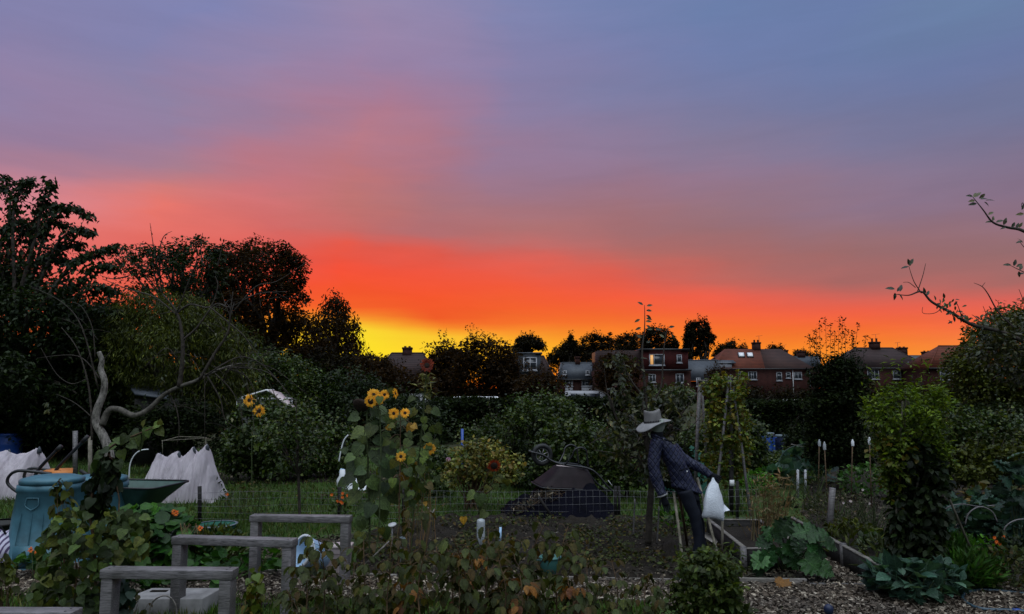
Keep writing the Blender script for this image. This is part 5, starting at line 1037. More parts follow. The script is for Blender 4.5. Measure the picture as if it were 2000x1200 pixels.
# green net bundle behind the scarecrow
P = gd(1348, 14); r = thing('net_cover', 'rumpled green netting over a bed behind the scarecrow shoulder', 'netting', P); m = MB(); V = []
for j in range(9):
    for i in range(21):
        u = i / 20 * 2 - 1; v = j / 8 * 2 - 1; z = .82 * max(0, (1 - u * u)) ** .45 * max(0, (1 - v * v)) ** .4 + noise.noise(Vector((u * 4, v * 4, 0))) * .08; V.append((P.x + u * .45, P.y + v * .35, max(0, z)))
m.add(V, [(j * 21 + i, j * 21 + i + 1, (j + 1) * 21 + i + 1, (j + 1) * 21 + i) for j in range(8) for i in range(20)]); m.build('net', 'net_green', r, smooth=True); m = MB(); m.tube([P, P + Vector((0, 0, .8))], .012, 6); m.build('stake', 'cane_pole', r)

# ------------------------------------------------------------------ wire fence
D = 10.9; wf = thing('wire_fence', 'low square-mesh wire fence with dark posts running across behind the dug bed', 'fence', gd(938, D))
x0f, x1f = 380, 1480
def fD(x): return 10.9 + (x - 938) * .0002
tops = [(x, fD(x)) for x in range(x0f, x1f + 1, 5)]
hts = (.055, .15, .245, .34, .43); m = MB(); mv = MB()
def fz(x, h): return h + .012 * math.sin(x * .02 + h * 9)
for h in hts:
    for (xa, da), (xb, db) in zip(tops[:-1], tops[1:]): pa, pb = gd(xa, da, fz(xa, h)), gd(xb, db, fz(xb, h)); m.beam(pa, pb, .0034, .0034)
Xa, Xb = gd(x0f, fD(x0f)).x, gd(x1f, fD(x1f)).x; X = Xa
while X < Xb: m.beam((X, 10.9, .03), (X + random.uniform(-.004, .004), 10.9, .44), .0022, .0022, up=(0, 1, 0)); X += .098
m.build('wire_mesh', 'wire', wf)
for x, yt, w in ((390, 950, .06), (663, 952, .06), (788, 940, .05), (938, 968, .055), (1202, 950, .05), (1209, 950, .04), (1330, 955, .045), (1440, 940, .05)):
    m = MB(); d = fD(x) + .04; p = gd(x, d); m.tube([p, at(x, yt, d)], w / 2, 8); m.build('post', 'wood_dark', wf)

# ------------------------------------------------------------------ wheelbarrows
def barrow(name, label, M, tray, frame, rim=None, group='wheelbarrows', scale=1.0):
    loc = M @ Vector((0, 0, 0)); r = thing(name, label, 'wheelbarrow', loc, group)
    def X(p): return M @ (Vector(p) * scale)
    def rr(x0, x1, w, z, k=5):   # rounded rectangle ring
        pts = []; c = .10
        for cx, cy, a0 in ((x1 - c, w - c, 0), (x0 + c, w - c, 90), (x0 + c, -w + c, 180), (x1 - c, -w + c, 270)):
            for i in range(k): a = math.radians(a0 + 90 * i / (k - 1)); pts.append((cx + c * math.cos(a), cy + c * math.sin(a), z))
        return pts
    rings = [rr(-.30, .16, .20, .33), rr(-.36, .28, .27, .46), rr(-.42, .44, .33, .60), rr(-.44, .47, .345, .62), rr(-.41, .43, .32, .61), rr(-.35, .27, .26, .47), rr(-.29, .15, .19, .345)]
    k = len(rings[0]); V = [tuple(X(p)) for rg in rings for p in rg]; Fc = [(j * k + i, j * k + (i + 1) % k, (j + 1) * k + (i + 1) % k, (j + 1) * k + i) for j in range(len(rings) - 1) for i in range(k)] + [tuple(range(k))[::-1], tuple((len(rings) - 1) * k + i for i in range(k))]
    m = MB(); m.add(V, Fc); tr = m.build('tray', tray, r)
    m = MB(); ed = [X((p[0], p[1], p[2] + .004)) for p in rings[3]]; m.tube(ed + [ed[0]], .011 * scale, 6, False); m.build('rim', rim or frame, tr)
    for s in (-1, 1):
        m = MB(); m.tube([X(p) for p in smoothpts([(-.84, s * .27, .72), (-.62, s * .27, .60), (-.42, s * .25, .40), (-.25, s * .22, .315), (.10, s * .12, .29), (.28, s * .08, .24), (.40, s * .07, .17), (.60, s * .06, .13)], 4)], .016 * scale, 8); m.build('handle_bar', frame, r)
        m = MB(); m.tube([X(p) for p in smoothpts([(-.28, s * .22, .31), (-.25, s * .225, .15), (-.22, s * .23, .05), (-.13, s * .23, .012), (-.04, s * .22, .06), (-.01, s * .20, .16), (.08, s * .14, .30)], 4)], .013 * scale, 8); m.build('leg', frame, r)
        m = MB(); m.tube([X((-.84, s * .27, .72)), X((-.72, s * .27, .66))], .021 * scale, 8); m.build('grip', 'black_rubber', r)
    c = Vector((.40, 0, .17)); R = .168
    def ring(R_, rt, seg=28, s2=8): return [tuple(X(c + Vector((math.cos(a) * (R_ + rt * math.cos(b)), rt * 1.1 * math.sin(b), math.sin(a) * (R_ + rt * math.cos(b)))))) for a in np.linspace(0, 2 * math.pi, seg + 1)[:-1] for b in np.linspace(0, 2 * math.pi, s2 + 1)[:-1]]
    def torus(R_, rt, mat, nm, par, seg=28, s2=8):
        m = MB(); m.add(ring(R_, rt), [(i * s2 + j, ((i + 1) % seg) * s2 + j, ((i + 1) % seg) * s2 + (j + 1) % s2, i * s2 + (j + 1) % s2) for i in range(seg) for j in range(s2)]); return m.build(nm, mat, par, smooth=True)
    m = MB(); m.tube([X(c + Vector((0, -.08, 0))), X(c + Vector((0, .08, 0)))], .018, 8); wh = m.build('wheel', 'black_metal', r); torus(.135, .036, 'black_rubber', 'tyre', wh); torus(.10, .011, 'steel', 'rim', wh)
    m = MB()
    for a in np.linspace(0, 2 * math.pi, 8)[:-1]: m.beam(X(c), X(c + Vector((math.cos(a), 0, math.sin(a))) * .10), .012, .02, up=(0, 1, 0))
    m.build('spokes', 'steel', wh)
    return r
from mathutils import Matrix
# upturned barrow on the covered heap: local +x points left, local +z points down
D = 11.6; cx = gx(1108, D)
M = Matrix.Translation((cx, D, 1.04)) @ Matrix.Rotation(math.radians(4), 4, 'Y') @ Matrix.Rotation(math.radians(14), 4, 'Z') @ Matrix(((-1, 0, 0, 0), (0, 1, 0, 0), (0, 0, -1, 0), (0, 0, 0, 1)))
ub = barrow('wheelbarrow', 'rusty wheelbarrow lying upside down on the black-sheeted heap, its wheel in the air', M, 'rust_metal', 'black_metal')
P = M @ Vector((-.08, .03, .33)); m = MB(); m.beam(P + Vector((-.22, 0, .012)), P + Vector((.22, 0, -.015)), .12, .018); m.build('underside_plate', 'cream_plastic', ub)
D = 9.3; M = Matrix.Translation((gx(268, D), D, .02)) @ Matrix.Rotation(math.radians(-8), 4, 'Z')
barrow('wheelbarrow', 'green wheelbarrow standing upright behind the compost bins, its tray pointing right', M, 'green_metal', 'black_metal', scale=1.15)
D = 8.95; M = Matrix.Translation((gx(100, D) - .02, D + .25, .98)) @ Matrix.Rotation(math.radians(-40), 4, 'Y') @ Matrix.Rotation(math.radians(10), 4, 'Z') @ Matrix(((-1, 0, 0, 0), (0, 1, 0, 0), (0, 0, -1, 0), (0, 0, 0, 1)))
ob = thing('wheelbarrow', 'tipped wheelbarrow with orange tray and raised black handles behind the compost bin', 'wheelbarrow', gd(100, D), 'wheelbarrows')
for pts, nm in (([(172, 852), (145, 880), (115, 912), (100, 935), (95, 975)], 'handle_bar'), ([(120, 871), (98, 893), (75, 918), (66, 940), (60, 985)], 'handle_bar')):
    m = MB(); dd = D + (.1 if pts[0][0] > 150 else -.05); P = smoothpts([at(x, y, dd) for x, y in pts], 4); m.tube(P, .020, 8); h = m.build(nm, 'black_metal', ob); m = MB(); m.tube([P[0], P[2]], .026, 8); m.build('grip', 'black_rubber', h)
for pts, dd in (([(100, 926), (70, 922), (35, 920), (18, 930), (15, 944), (28, 957), (45, 968), (60, 985)], D - .15), ([(112, 922), (85, 917), (62, 915), (50, 922), (48, 935), (60, 950), (75, 965)], D + .2)):
    m = MB(); m.tube(smoothpts([at(x, y, dd) for x, y in pts], 4), .018, 8); m.build('leg', 'black_metal', ob)
V = [at(82, 921, D), at(96, 915.5, D + .3), at(143, 914, D + .3), at(142, 923, D), at(130, 985, D + .1), at(75, 985, D + .1), at(132, 985, D + .35), at(92, 985, D + .35)]
m = MB(); m.add([tuple(v) for v in V], [(0, 3, 2, 1), (0, 5, 4, 3), (3, 4, 6, 2), (1, 2, 6, 7), (0, 1, 7, 5)]); m.build('tray', 'orange_plastic', ob)
m = MB(); wc = at(66, 1040, D + .3); 
m.loft([(wc + Vector((0, -.04, 0)), (.19, 0, 0), (0, 0, .19)), (wc + Vector((0, .04, 0)), (.19, 0, 0), (0, 0, .19))], 20); m.build('wheel', 'black_rubber', ob)

# covered compost heap
D = 11.55; hp = thing('compost_heap', 'heap under black plastic sheeting behind the wire fence, carrying the upturned wheelbarrow', 'compost heap', gd(1092, D))
V = []; nx, ny = 60, 28
X0, X1 = gx(978, D), gx(1208, D)
for j in range(ny):
    for i in range(nx):
        u = i / (nx - 1); v = j / (ny - 1) * 2 - 1; px = 978 + 230 * u; top = np.interp(px, [978, 995, 1035, 1070, 1150, 1175, 1195, 1208], [.02, .17, .34, .48, .49, .30, .13, .02])
        z = top * max(0, math.cos(math.pi * v / 2)) ** 1.15 + noise.fractal(Vector((px * .04, v * 2.0, 1)), 1, 2, 4) * .085 * (1 - abs(v) ** 4) * min(1, top * 6) ; V.append((X0 + (X1 - X0) * u, D + v * .78, max(z, .0)))
m = MB(); m.add(V, [(j * nx + i, j * nx + i + 1, (j + 1) * nx + i + 1, (j + 1) * nx + i) for j in range(ny - 1) for i in range(nx - 1)]); m.build('black_sheet', 'black_sheet', hp, smooth=True)
m = MB()
for i in range(80):
    px = random.uniform(992, 1090); z = np.interp(px, [978, 1000, 1040, 1070, 1160], [.02, .14, .30, .47, .50]); p = gd(px, D - random.uniform(.1, .5)); p.z = z * random.uniform(.7, 1) + .03; a = random.uniform(-.9, .2)
    L = random.uniform(.1, .3); m.tube([p, p + Vector((math.cos(a) * L * .5, -.03, -.04)), p + Vector((-math.cos(a) * L * .3, -.05, -L * .5))], [.006, .005, .002], 4, False)
m.build('dead_stems', 'stem_brown', hp); m = MB(); P = np.array([(gd(px, D - .3).x, D - random.uniform(.1, .55), float(np.interp(px, [978, 1000, 1040, 1070, 1160], [.05, .17, .33, .46, .40])) * random.uniform(.6, 1.05)) for px in np.random.default_rng(3).uniform(985, 1085, 420)]); leafcloud(m, NARROW, P, .09, .6, .4); m.build('dead_leaves', 'litter', hp)
m = MB(); m.beam(at(1052, 970, 10.95), at(1082, 1016, 10.85), .03, .03); m.build('leaning_stick', 'wood_dark', hp)
s = at(1192, 944, 11.3); m = MB(); m.beam(s + Vector((-.03, 0, .04)), s + Vector((.03, 0, -.04)), .05, .006); tag(m.build('plant_label', 'white_paint', origin=s - Vector((0, 0, s.z))), 'small white plant label on the grass behind the fence corner post', 'plant label')

# ------------------------------------------------------------------ yellow-leaved bush
D = 11.9; yb = polytree('currant_bush', 'rounded bush turning yellow, with bare dark stems, left of the black-sheeted heap', 'bush',
  [(868, 925), (880, 885), (905, 868), (940, 862), (985, 870), (1012, 890), (1016, 910), (1000, 935), (970, 945), (950, 930), (920, 935), (885, 950)], D, 'leaf_yellow', .42, 95, .105, 30, .062, base_x=925, tpl=OVAL, trunk_r=.03, nl=22, fork=.12, bark='stem_brown')
m = MB(); B = gd(915, D)
for i in range(14): T_ = at(random.uniform(880, 1000), random.uniform(880, 930), D + random.uniform(-.3, .3)); m.tube(smoothpts([B + Vector((random.uniform(-.12, .15), random.uniform(-.1, .1), 0)), B.lerp(T_, .5) + Vector((random.uniform(-.05, .05), 0, 0)), T_], 3), [.014, .012, .010, .009, .007, .005, .003], 5, False)
m.build('stems', 'stem_brown', yb)

# low crops, rows and clumps
def crop(label, px, D, w, h, n, mat, size, tpl=OVAL, name='plant', cat='plant', group='garden plants in the plots', droop=.1, up=.8, dep=None, flowers=None, stems=6, par=None, extra=None):
    B = gd(px, D); r = thing(name, label, cat, B, group); d = dep or w * .4; m = MB()
    for i in range(stems):
        T_ = B + Vector((random.uniform(-.4, .4) * w, random.uniform(-.4, .4) * d, h * random.uniform(.5, .95))); m.tube([B + Vector((random.uniform(-.2, .2) * w, 0, 0)), B.lerp(T_, .5) + Vector((0, 0, .02)), T_], [.008, .006, .003], 4, False)
    m.build('stems', 'stem_green', r); P = rdir(n) * (RNG.uniform(.35, 1, n) ** .5)[:, None]; P = P * np.array([w / 2, d, h / 2]) + np.array([B.x, B.y, h * .52]); P[:, 2] = np.maximum(P[:, 2], .02)
    lb = MB(); A = P - np.array([B.x, B.y, h * .1]); leafcloud(lb, tpl, P, size, droop, up, out=unit(A) * .8); lb.build('leaves', mat, r)
    if flowers:
        fm, k, fs = flowers
        for i in range(k):
            q = Vector((B.x + random.uniform(-.45, .45) * w, B.y - d * random.uniform(0, .8), h * random.uniform(.75, 1.08))); fb = MB(); a = np.linspace(0, 2 * math.pi, 11)[:-1]
            scatter(fb, OVAL, np.tile(np.array(q), (10, 1)), np.stack([np.cos(a), np.full(10, -.35), np.sin(a)], 1), np.tile(np.array([[0, -1., .3]]), (10, 1)), np.full(10, fs)); fb.build('flower', fm, r)
    return r
crop('orange-red marigold clump at the fence post left of the sunflowers', 664, 10.6, .30, .42, 90, 'leaf_mid', .05, flowers=('petal_orange', 7, .024))
crop('small orange-flowered plant right of the fleece tent', 440, 12.2, .25, .28, 60, 'leaf_mid', .05, flowers=('petal_orange', 1, .03))
crop('wispy brown weed clump right of the pale green tray', 470, 11.2, .55, .50, 260, 'leaf_cane', .05, NARROW)
crop('tall brown weeds at the post left of the pale tray', 500, 10.8, .5, .42, 160, 'leaf_cane', .05, NARROW)
crop('green lupin-like clump behind the scarecrow knees', 1318, 10.0, .42, .28, 60, 'leaf_feather', .17, NARROW)
crop('bright green leafy clump behind the dried straw stems', 1478, 13.6, .7, .42, 260, 'leaf_chard', .08)
crop('bright green clump beside the small grey bucket', 1512, 15.5, .7, .32, 200, 'leaf_chard', .08)
for i, (x, D, w, h) in enumerate(((1535, 14.5, .55, .55), (1565, 15.5, .6, .65), (1600, 15, .6, .6), (1585, 17, .6, .75))):
    crop(['blue-green cabbage plant nearest the straw stems', 'blue-green cabbage under the wire arch', 'blue-green cabbage right of the arch', 'tall blue-green cabbage at the back of the row'][i], x, D, w, h, 46, 'leaf_glaucous', .17, DISC)
hoop('dark wire arch over the blue-green cabbages', [(1520, 905), (1535, 880), (1570, 868), (1605, 878), (1615, 905)], 14.8, 'green_metal', .010, group=HG)
hoop('bleached stick lying across the cabbage tops', [(1545, 868), (1575, 874), (1610, 875), (1640, 872)], 14.2, 'wood_edge', .010, 'stick', 'stick')
for x, D, w, h, n, lab in ((1590, 11.8, .9, .65, 420, 'brown withered weeds beyond the second raised bed, left part'), (1660, 9.9, 1.0, .55, 700, 'dark twiggy seed-head patch right of the leaning grey stake'), (1705, 9.6, .7, .62, 460, 'dark reddish seed-head patch beside the lime-topped wigwam'), (1540, 12.2, .8, .4, 260, 'faded weeds behind the dried straw stems')):
    crop(lab, x, D, w, h, n, 'leaf_cane' if n < 450 else 'litter', .045, NARROW, flowers=('petal_white', 3, .018) if n > 450 else None, stems=24)
crop('fresh green potato-like foliage right of the bottle canes', 1688, 13, .85, .62, 420, 'leaf_feather', .075)
crop('grey-green leafy row at the far right behind the cabbages', 1975, 10.8, 1.5, .55, 300, 'leaf_cane', .10)
for i, (x, D, w, h) in enumerate(((1868, 9.3, .55, .55), (1905, 9.6, .6, .62), (1950, 9.4, .6, .62), (1992, 9.2, .6, .66), (1985, 8.6, .5, .62))):
    crop(['kale plant touching the wigwam on its right', 'second kale plant from the wigwam', 'broad kale plant behind the plastic hoops', 'kale plant at the right frame edge behind the marigolds', 'low kale plant in front of the frame-edge kale'][i], x, D, w, h, 44, 'leaf_glaucous', .17, LOBED)
crop('tall glaucous kale stalk rising at the right frame edge', 1990, 8.4, .34, 1.15, 60, 'leaf_glaucous', .13, LOBED)
crop('bright lime parsley clump in the right-hand bed', 1903, 7.75, .55, .42, 420, 'leaf_chard', .06)
crop('feathery green clump between the wigwam and parsley', 1862, 7.6, .45, .42, 900, 'leaf_feather', .10, NARROW, up=.1, droop=-.6)
crop('feathery grass-like clump below the parsley', 1895, 7.3, .55, .30, 1100, 'leaf_feather', .12, NARROW, up=.1, droop=-.6)
crop('orange-flowered marigold at the right frame edge', 1965, 7.7, .45, .45, 320, 'leaf_dark', .05, flowers=('petal_orange', 5, .020))
crop('dusky low herb clump at the right end of the timber edging', 1968, 7.3, .75, .38, 520, 'leaf_cane', .05)
for pts, D, lab in (([(1885, 1025), (1893, 1002), (1915, 990), (1938, 1000), (1948, 1020)], 8.2, 'pale hoop over the kale, nearest the parsley'), ([(1958, 1048), (1965, 1028), (1985, 1016), (2010, 1014)], 7.9, 'pale hoop end beside the marigolds at the right'), ([(1838, 1012), (1850, 992), (1880, 985), (1915, 990), (1960, 985)], 8.9, 'long thin pale cane arching right of the wigwam')):
    hoop(lab, pts, D, 'wood_grey', .007, group=HG)

# ------------------------------------------------------------------ foreground timber frames
FG = 'weathered timber hurdles in a row'
def frame(label, A, B, h, dep=.11, post=.08, rail=.062):
    A = Vector(A); B = Vector(B); r = thing('timber_frame', label, 'timber frame', (A + B) / 2, FG); d = (B - A).normalized(); n = Vector((-d.y, d.x, 0)) * (dep / 2)
    for P in (A + d * post / 2, B - d * post / 2):
        m = MB(); m.beam(P, P + Vector((0, 0, h - rail - .002)), post, dep, up=(n.x, n.y, 0)); o = m.build('post', 'wood_grey', r); bevel(o)
    m = MB(); m.beam(A + Vector((0, 0, h - rail / 2)) - d * .01, B + Vector((0, 0, h - rail / 2)) + d * .01, dep + .01, rail); bevel(m.build('rail', 'wood_grey', r))
    for P in (A + d * .04, B - d * .04):
        for s in (-1, 1): m = MB(); c = P + Vector((0, 0, h)) + n * .5 * s; m.tube([c - Vector((0, 0, .002)), c + Vector((0, 0, .002))], .007, 8); m.build('screw', 'black_metal', r)
    return r
def bevel(o, w=.004, seg=2):
    b = o.modifiers.new('bevel', 'BEVEL'); b.width = w; b.segments = seg; b.limit_method = 'ANGLE'; return o
def fpx(xa, xb, ya, yb, h):
    k = (CH - h) * F; Da = k / (ya - 760); Db = k / (yb - 760); A = at(xa, ya, Da); B = at(xb, yb, Db); A.z = 0; B.z = 0; return A, B
H_ = .66
frame('farthest timber frame, in front of the lawn and left of the sunflowers', *fpx(494, 684, 998, 1000, H_), H_)
frame('middle timber frame with dry tendrils and an orange flower on its rail', *fpx(345, 575, 1037, 1043, H_), H_)
frame('near timber frame standing before the low concrete block', *fpx(208, 458, 1096, 1098, H_), H_)
frame('nearest timber frame, only its rail showing in the bottom left corner', *fpx(-90, 148, 1172, 1173, H_), H_, rail=.09)
m = MB(); D = 6.95
for i in range(12): x = random.uniform(352, 380); m.tube(smoothpts([at(x, 1038, D), at(x + random.uniform(-8, 8), 1030 - random.uniform(0, 10), D - .03), at(x + random.uniform(-16, 10), 1048 + random.uniform(-6, 12), D - .09)], 3), .0022, 4, False)
tag(m.build('dry_tendril', 'straw'), 'dry pale tendrils tangled over the middle timber rail', 'tendril')

# edging boards
def board(label, a, b, h=.07, w=.03, mat='wood_edge', name='edging_board', z0=-.01, dipn=0):
    A = gp(*a); B = gp(*b); A.z = B.z = z0 + h / 2; m = MB(); m.beam(A, B, w, h); o = bevel(m.build(name, mat), .003); return tag(o, label, 'edging board', 'timber edging of beds and path')
board('pale edging board along the path below the compost bin', (70, 1108), (215, 1109), .06); board('dark edging board between lawn and path right of the middle frame', (505, 1120), (560, 1121), .05)
board('bleached edging board along the dug bed, left of the green bucket', (690, 1127), (775, 1130), .05, .035); board('edging board along the dug bed, partly behind the brown canes', (780, 1131), (1010, 1134), .04)
board('bleached edging board along the dug bed, right below the green bucket', (1012, 1133), (1165, 1135), .05, .04); board('edging board along the dug bed up to the low dark bush', (1168, 1135), (1330, 1138), .045)
board('long weathered edging board below the squash plant', (1445, 1141), (1575, 1143), .07, .05); board('thin dark edging board at the foot of the side path', (1578, 1145), (1740, 1147), .04, .03, 'wood_grey'); board('long straight edging board along the right-hand bed', (1825, 1143), (2110, 1133), .08, .04)
board('bleached board on the near side of the path, behind the canes', (1075, 1173), (1160, 1174), .04, .05); board('bleached board on the near side of the path, under the rust-coloured leaves', (1180, 1176), (1345, 1179), .04, .05); board('bleached board on the near side of the path, left of the rusty cane', (830, 1173), (1000, 1174), .04, .05)
board('dark board in the grass near the right timber post', (400, 1188), (575, 1184), .04, .05, 'wood_dark')
# raised beds
def rbed(label, pts, h=.24, t=.04, posts=()):
    r = thing('raised_bed', label, 'raised bed', (pts[0] + pts[1]) / 2, 'dark-sided raised beds')
    for a, b in (list(zip(pts[:-1], pts[1:])) if len(pts) > 4 else [(pts[0], pts[1])]):
        m = MB(); d = (b - a).normalized() * .003; m.beam(a + Vector((0, 0, h / 2)) + d, b + Vector((0, 0, h / 2)) - d, t, h); m.build('side_board', 'wood_dark', r)
        m = MB(); m.beam(a + Vector((0, 0, h + .008)) + d, b + Vector((0, 0, h + .008)) - d, t + .008, .014); m.build('top_edge', 'wood_edge', r)
    for p in posts: m = MB(); m.beam(p, p + Vector((0, 0, h + .03)), .055, .055, up=(0, 1, 0)); m.build('post', 'wood_grey', r)
    V = [tuple(p + Vector((0, 0, h * .7))) for p in pts[:4]]; m = MB(); m.add(V, [tuple(range(len(V)))]); m.build('soil', 'dug_soil', r)
def rp(x, y, h=.24):
    D_ = (CH - h) * F / (y - 760); p = at(x, y, D_); p.z = 0; return p
a, b, c, d = rp(1383, 1008), rp(1455, 1062), rp(1572, 1062), rp(1482, 1009)
rbed('raised bed with dark boards between the white bag and squash plant', [a, b, c, d, a], posts=(b + Vector((-.03, -.03, 0)),))
a, b, c, d = rp(1545, 1004), rp(1728, 1098), rp(1800, 1098), rp(1640, 1004)
rbed('raised bed with a long pale top edge running towards the wigwam', [a, b, c, d], posts=(rp(1650, 1055) + Vector((-.04, -.04, 0)),))

for lab, x, y, w, h, n, mt, sz in (('weedy tangle in the back of the second raised bed', 1600, 1045, .8, .34, 300, 'leaf_cane', .06), ('olive weeds in the middle of the second raised bed', 1665, 1080, .7, .36, 300, 'leaf_olive', .055), ('dark leafy weeds at the front end of the second raised bed', 1725, 1108, .55, .36, 240, 'leaf_mid', .07), ('brown grass tuft at the far corner of the second raised bed', 1640, 1030, .8, .5, 340, 'leaf_cane', .06),
    ('sparse green weeds in the first raised bed near the white bag', 1430, 1052, .35, .24, 60, 'leaf_olive', .05), ('low weeds at the foot of the first raised bed corner', 1462, 1120, .35, .14, 90, 'leaf_cane', .05)):
    crop(lab, x, gp(x, y).y, w, h, n, mt, sz, NARROW if 'tuft' in lab or 'tangle' in lab else OVAL, stems=14)
# ------------------------------------------------------------------ compost bins
def compost_bin(label, x, D, s=1.0):
    P = gd(x, D); r = thing('compost_bin', label, 'compost bin', P, 'teal plastic compost bins'); X = P.x
    def ring(z, w, k=32, e=3.2):
        out = []
        for i in range(k):
            a = 2 * math.pi * i / k; c_, s_ = math.cos(a), math.sin(a); q = (abs(c_) ** e + abs(s_) ** e) ** (-1 / e); out.append((X + c_ * q * w, D + s_ * q * w, z))
        return out
    def shell(rs, cap=True):
        V = [p for rg in rs for p in rg]; k = 32; Fc = [(j * k + i, j * k + (i + 1) % k, (j + 1) * k + (i + 1) % k, (j + 1) * k + i) for j in range(len(rs) - 1) for i in range(k)]
        if cap: Fc += [tuple(range(k))[::-1], tuple((len(rs) - 1) * k + i for i in range(k))]
        m = MB(); m.add(V, Fc); return m
    h = .865 * s; w0, w1 = .375 * s, .285 * s; W = lambda t: w0 + (w1 - w0) * t
    shell([ring(0, w0 + .015), ring(.03, w0 + .015), ring(.035, W(.04)), ring(h * .17, W(.17)), ring(h * .175, W(.175) - .010), ring(h * .6, W(.6)), ring(h * .92, W(.92)), ring(h * .93, W(.93) + .012), ring(h, W(1) + .012)]).build('body', 'teal_plastic', r, smooth=False)
    def cr(z, w): return ring(z, w, 32, 2.3)
    shell([cr(h + .002, W(1) - .01), cr(h + .004, W(1) + .0)]).build('seal', 'black_rubber', r)
    shell([cr(h + .006, W(1) + .018), cr(h + .045, W(1) + .022), cr(h + .06, W(1) + .010), cr(h + .075, W(1) - .05), cr(h + .085, W(1) - .08)]).build('lid', 'teal_plastic', r, smooth=False)
    m = MB(); yb = D - W(.8) - .008; pts = [(-.075, .86), (.05, .86), (.06, .78), (.045, .755), (-.012, .715), (-.07, .755), (-.085, .78)]; ring2 = [Vector((X + a * s, yb - (.86 - b) * .09, b * h)) for a, b in pts]; m.tube(ring2 + [ring2[0]], .006, 6, False); m.build('moulded_badge', 'teal_plastic', r)
    m = MB(); m.box((X - .13 * s, D - w0 - .02, .05), (X + .13 * s, D - w0 + .06, h * .30)); m.build('hatch', 'teal_plastic', r)
    for kx in (-1, 0, 1): m = MB(); m.tube([(X + kx * .14 * s, D - W(.22) - .004, h * .22), (X + kx * .115 * s, D - W(.7) - .004, h * .68)], .005, 5, False); m.build('rib', 'teal_plastic', r)
compost_bin('large teal compost bin with lid at the left edge', 92, 8.35, 1.0); compost_bin('second teal compost bin, half hidden by the climbing bean stem', 187, 8.95, .93)
t = thing('tub', 'black round tub left of the compost bin', 'tub', gd(-6, 9.0)); P = gd(-6, 9.0); m = MB(); m.lathe(P, [(.18, 0), (.24, .30), (.26, .315), (.23, .31), (.17, .05), (.001, .05)], 24); m.build('body', 'black_rubber', t); m = MB(); m.lathe(P, [(.245, .31), (.265, .31), (.265, .33), (.245, .33)], 24); m.build('rim', 'wood_dark', t)
t = thing('cloth_bag', 'lilac and dark striped cloth bag slumped against the compost bin', 'bag', gd(2, 8.1)); P = gd(2, 8.1); V = []
for j in range(12):
    for i in range(20): a = i / 20 * 2 * math.pi; q = math.sin(math.pi * (j + .3) / 12) ** .6 * .155 * (1 + .18 * noise.noise(Vector((math.cos(a) * 2, math.sin(a) * 2, j * .5)))); V.append((P.x + math.cos(a) * q, P.y + math.sin(a) * q * .8, .02 + j * .034 + .02 * math.sin(a * 3)))
m = MB(); m.add(V, [(j * 20 + i, j * 20 + (i + 1) % 20, (j + 1) * 20 + (i + 1) % 20, (j + 1) * 20 + i) for j in range(11) for i in range(20)] + [tuple(220 + i for i in range(20))]); m.build('body', 'striped_cloth', t, smooth=True)
m = MB(); m.tube(smoothpts([P + Vector((-.05, -.05, .36)), P + Vector((0, -.08, .46)), P + Vector((.06, -.05, .37))], 4), .01, 6); m.build('strap', 'black_cloth', t)
# pale green tray on the grass
A, B = gd(385, 10.2), gd(460, 10.2); t = thing('pond_tray', 'shallow pale green plastic tray on the grass below the fleece tent', 'tray', (A + B) / 2); c = (A + B) / 2; w = (B - A).length / 2
m = MB(); m.loft([(c, (w * .001, 0, 0), (0, .001, 0)), (c, (w * .86, 0, 0), (0, .2, 0)), (c + Vector((0, 0, .09)), (w, 0, 0), (0, .26, 0)), (c + Vector((0, 0, .09)), (w * .92, 0, 0), (0, .22, 0)), (c + Vector((0, 0, .02)), (w * .8, 0, 0), (0, .18, 0)), (c + Vector((0, 0, .02)), (.001, 0, 0), (0, .001, 0))], 28, False); m.build('basin', 'net_green', t)
m = MB(); m.loft([(c + Vector((0, 0, .09)), (w, 0, 0), (0, .26, 0)), (c + Vector((0, 0, .092)), (w * 1.06, 0, 0), (0, .29, 0)), (c + Vector((0, 0, .10)), (w * 1.05, 0, 0), (0, .28, 0)), (c + Vector((0, 0, .10)), (w * .93, 0, 0), (0, .23, 0))], 28, False); m.build('rim', 'grey_plastic', t)
# concrete block and wire hoop
A = at(275, 1160, 5.9); t = thing('concrete_block', 'low pale concrete slab block on the path behind the near frame', 'block', gd(338, 6.45)); D = 6.42
X0, X1 = gx(262, D), gx(414, D); h = .155; V = [(X0, D, 0), (X1 - .01, D, 0), (X1 + .02, D + .34, 0), (X0 + .07, D + .34, 0)]; V += [(a_, b_, h) for a_, b_, _ in V]
m = MB(); m.add(V, [(0, 3, 2, 1), (4, 5, 6, 7), (0, 1, 5, 4), (1, 2, 6, 5), (2, 3, 7, 6), (3, 0, 4, 7)]); bevel(m.build('slab', 'concrete', t), .008); m = MB(); m.box((X0 + .12, D + .2, h), (X0 + .26, D + .25, h + .006)); m.build('moss_patch', 'dug_soil', t)
hoop('pale bent wire hoop at the foot of the near timber frame', [(288, 1215), (296, 1180), (312, 1166), (328, 1165), (342, 1180), (346, 1215)], 5.6, 'wood_edge', .006, group=HG)

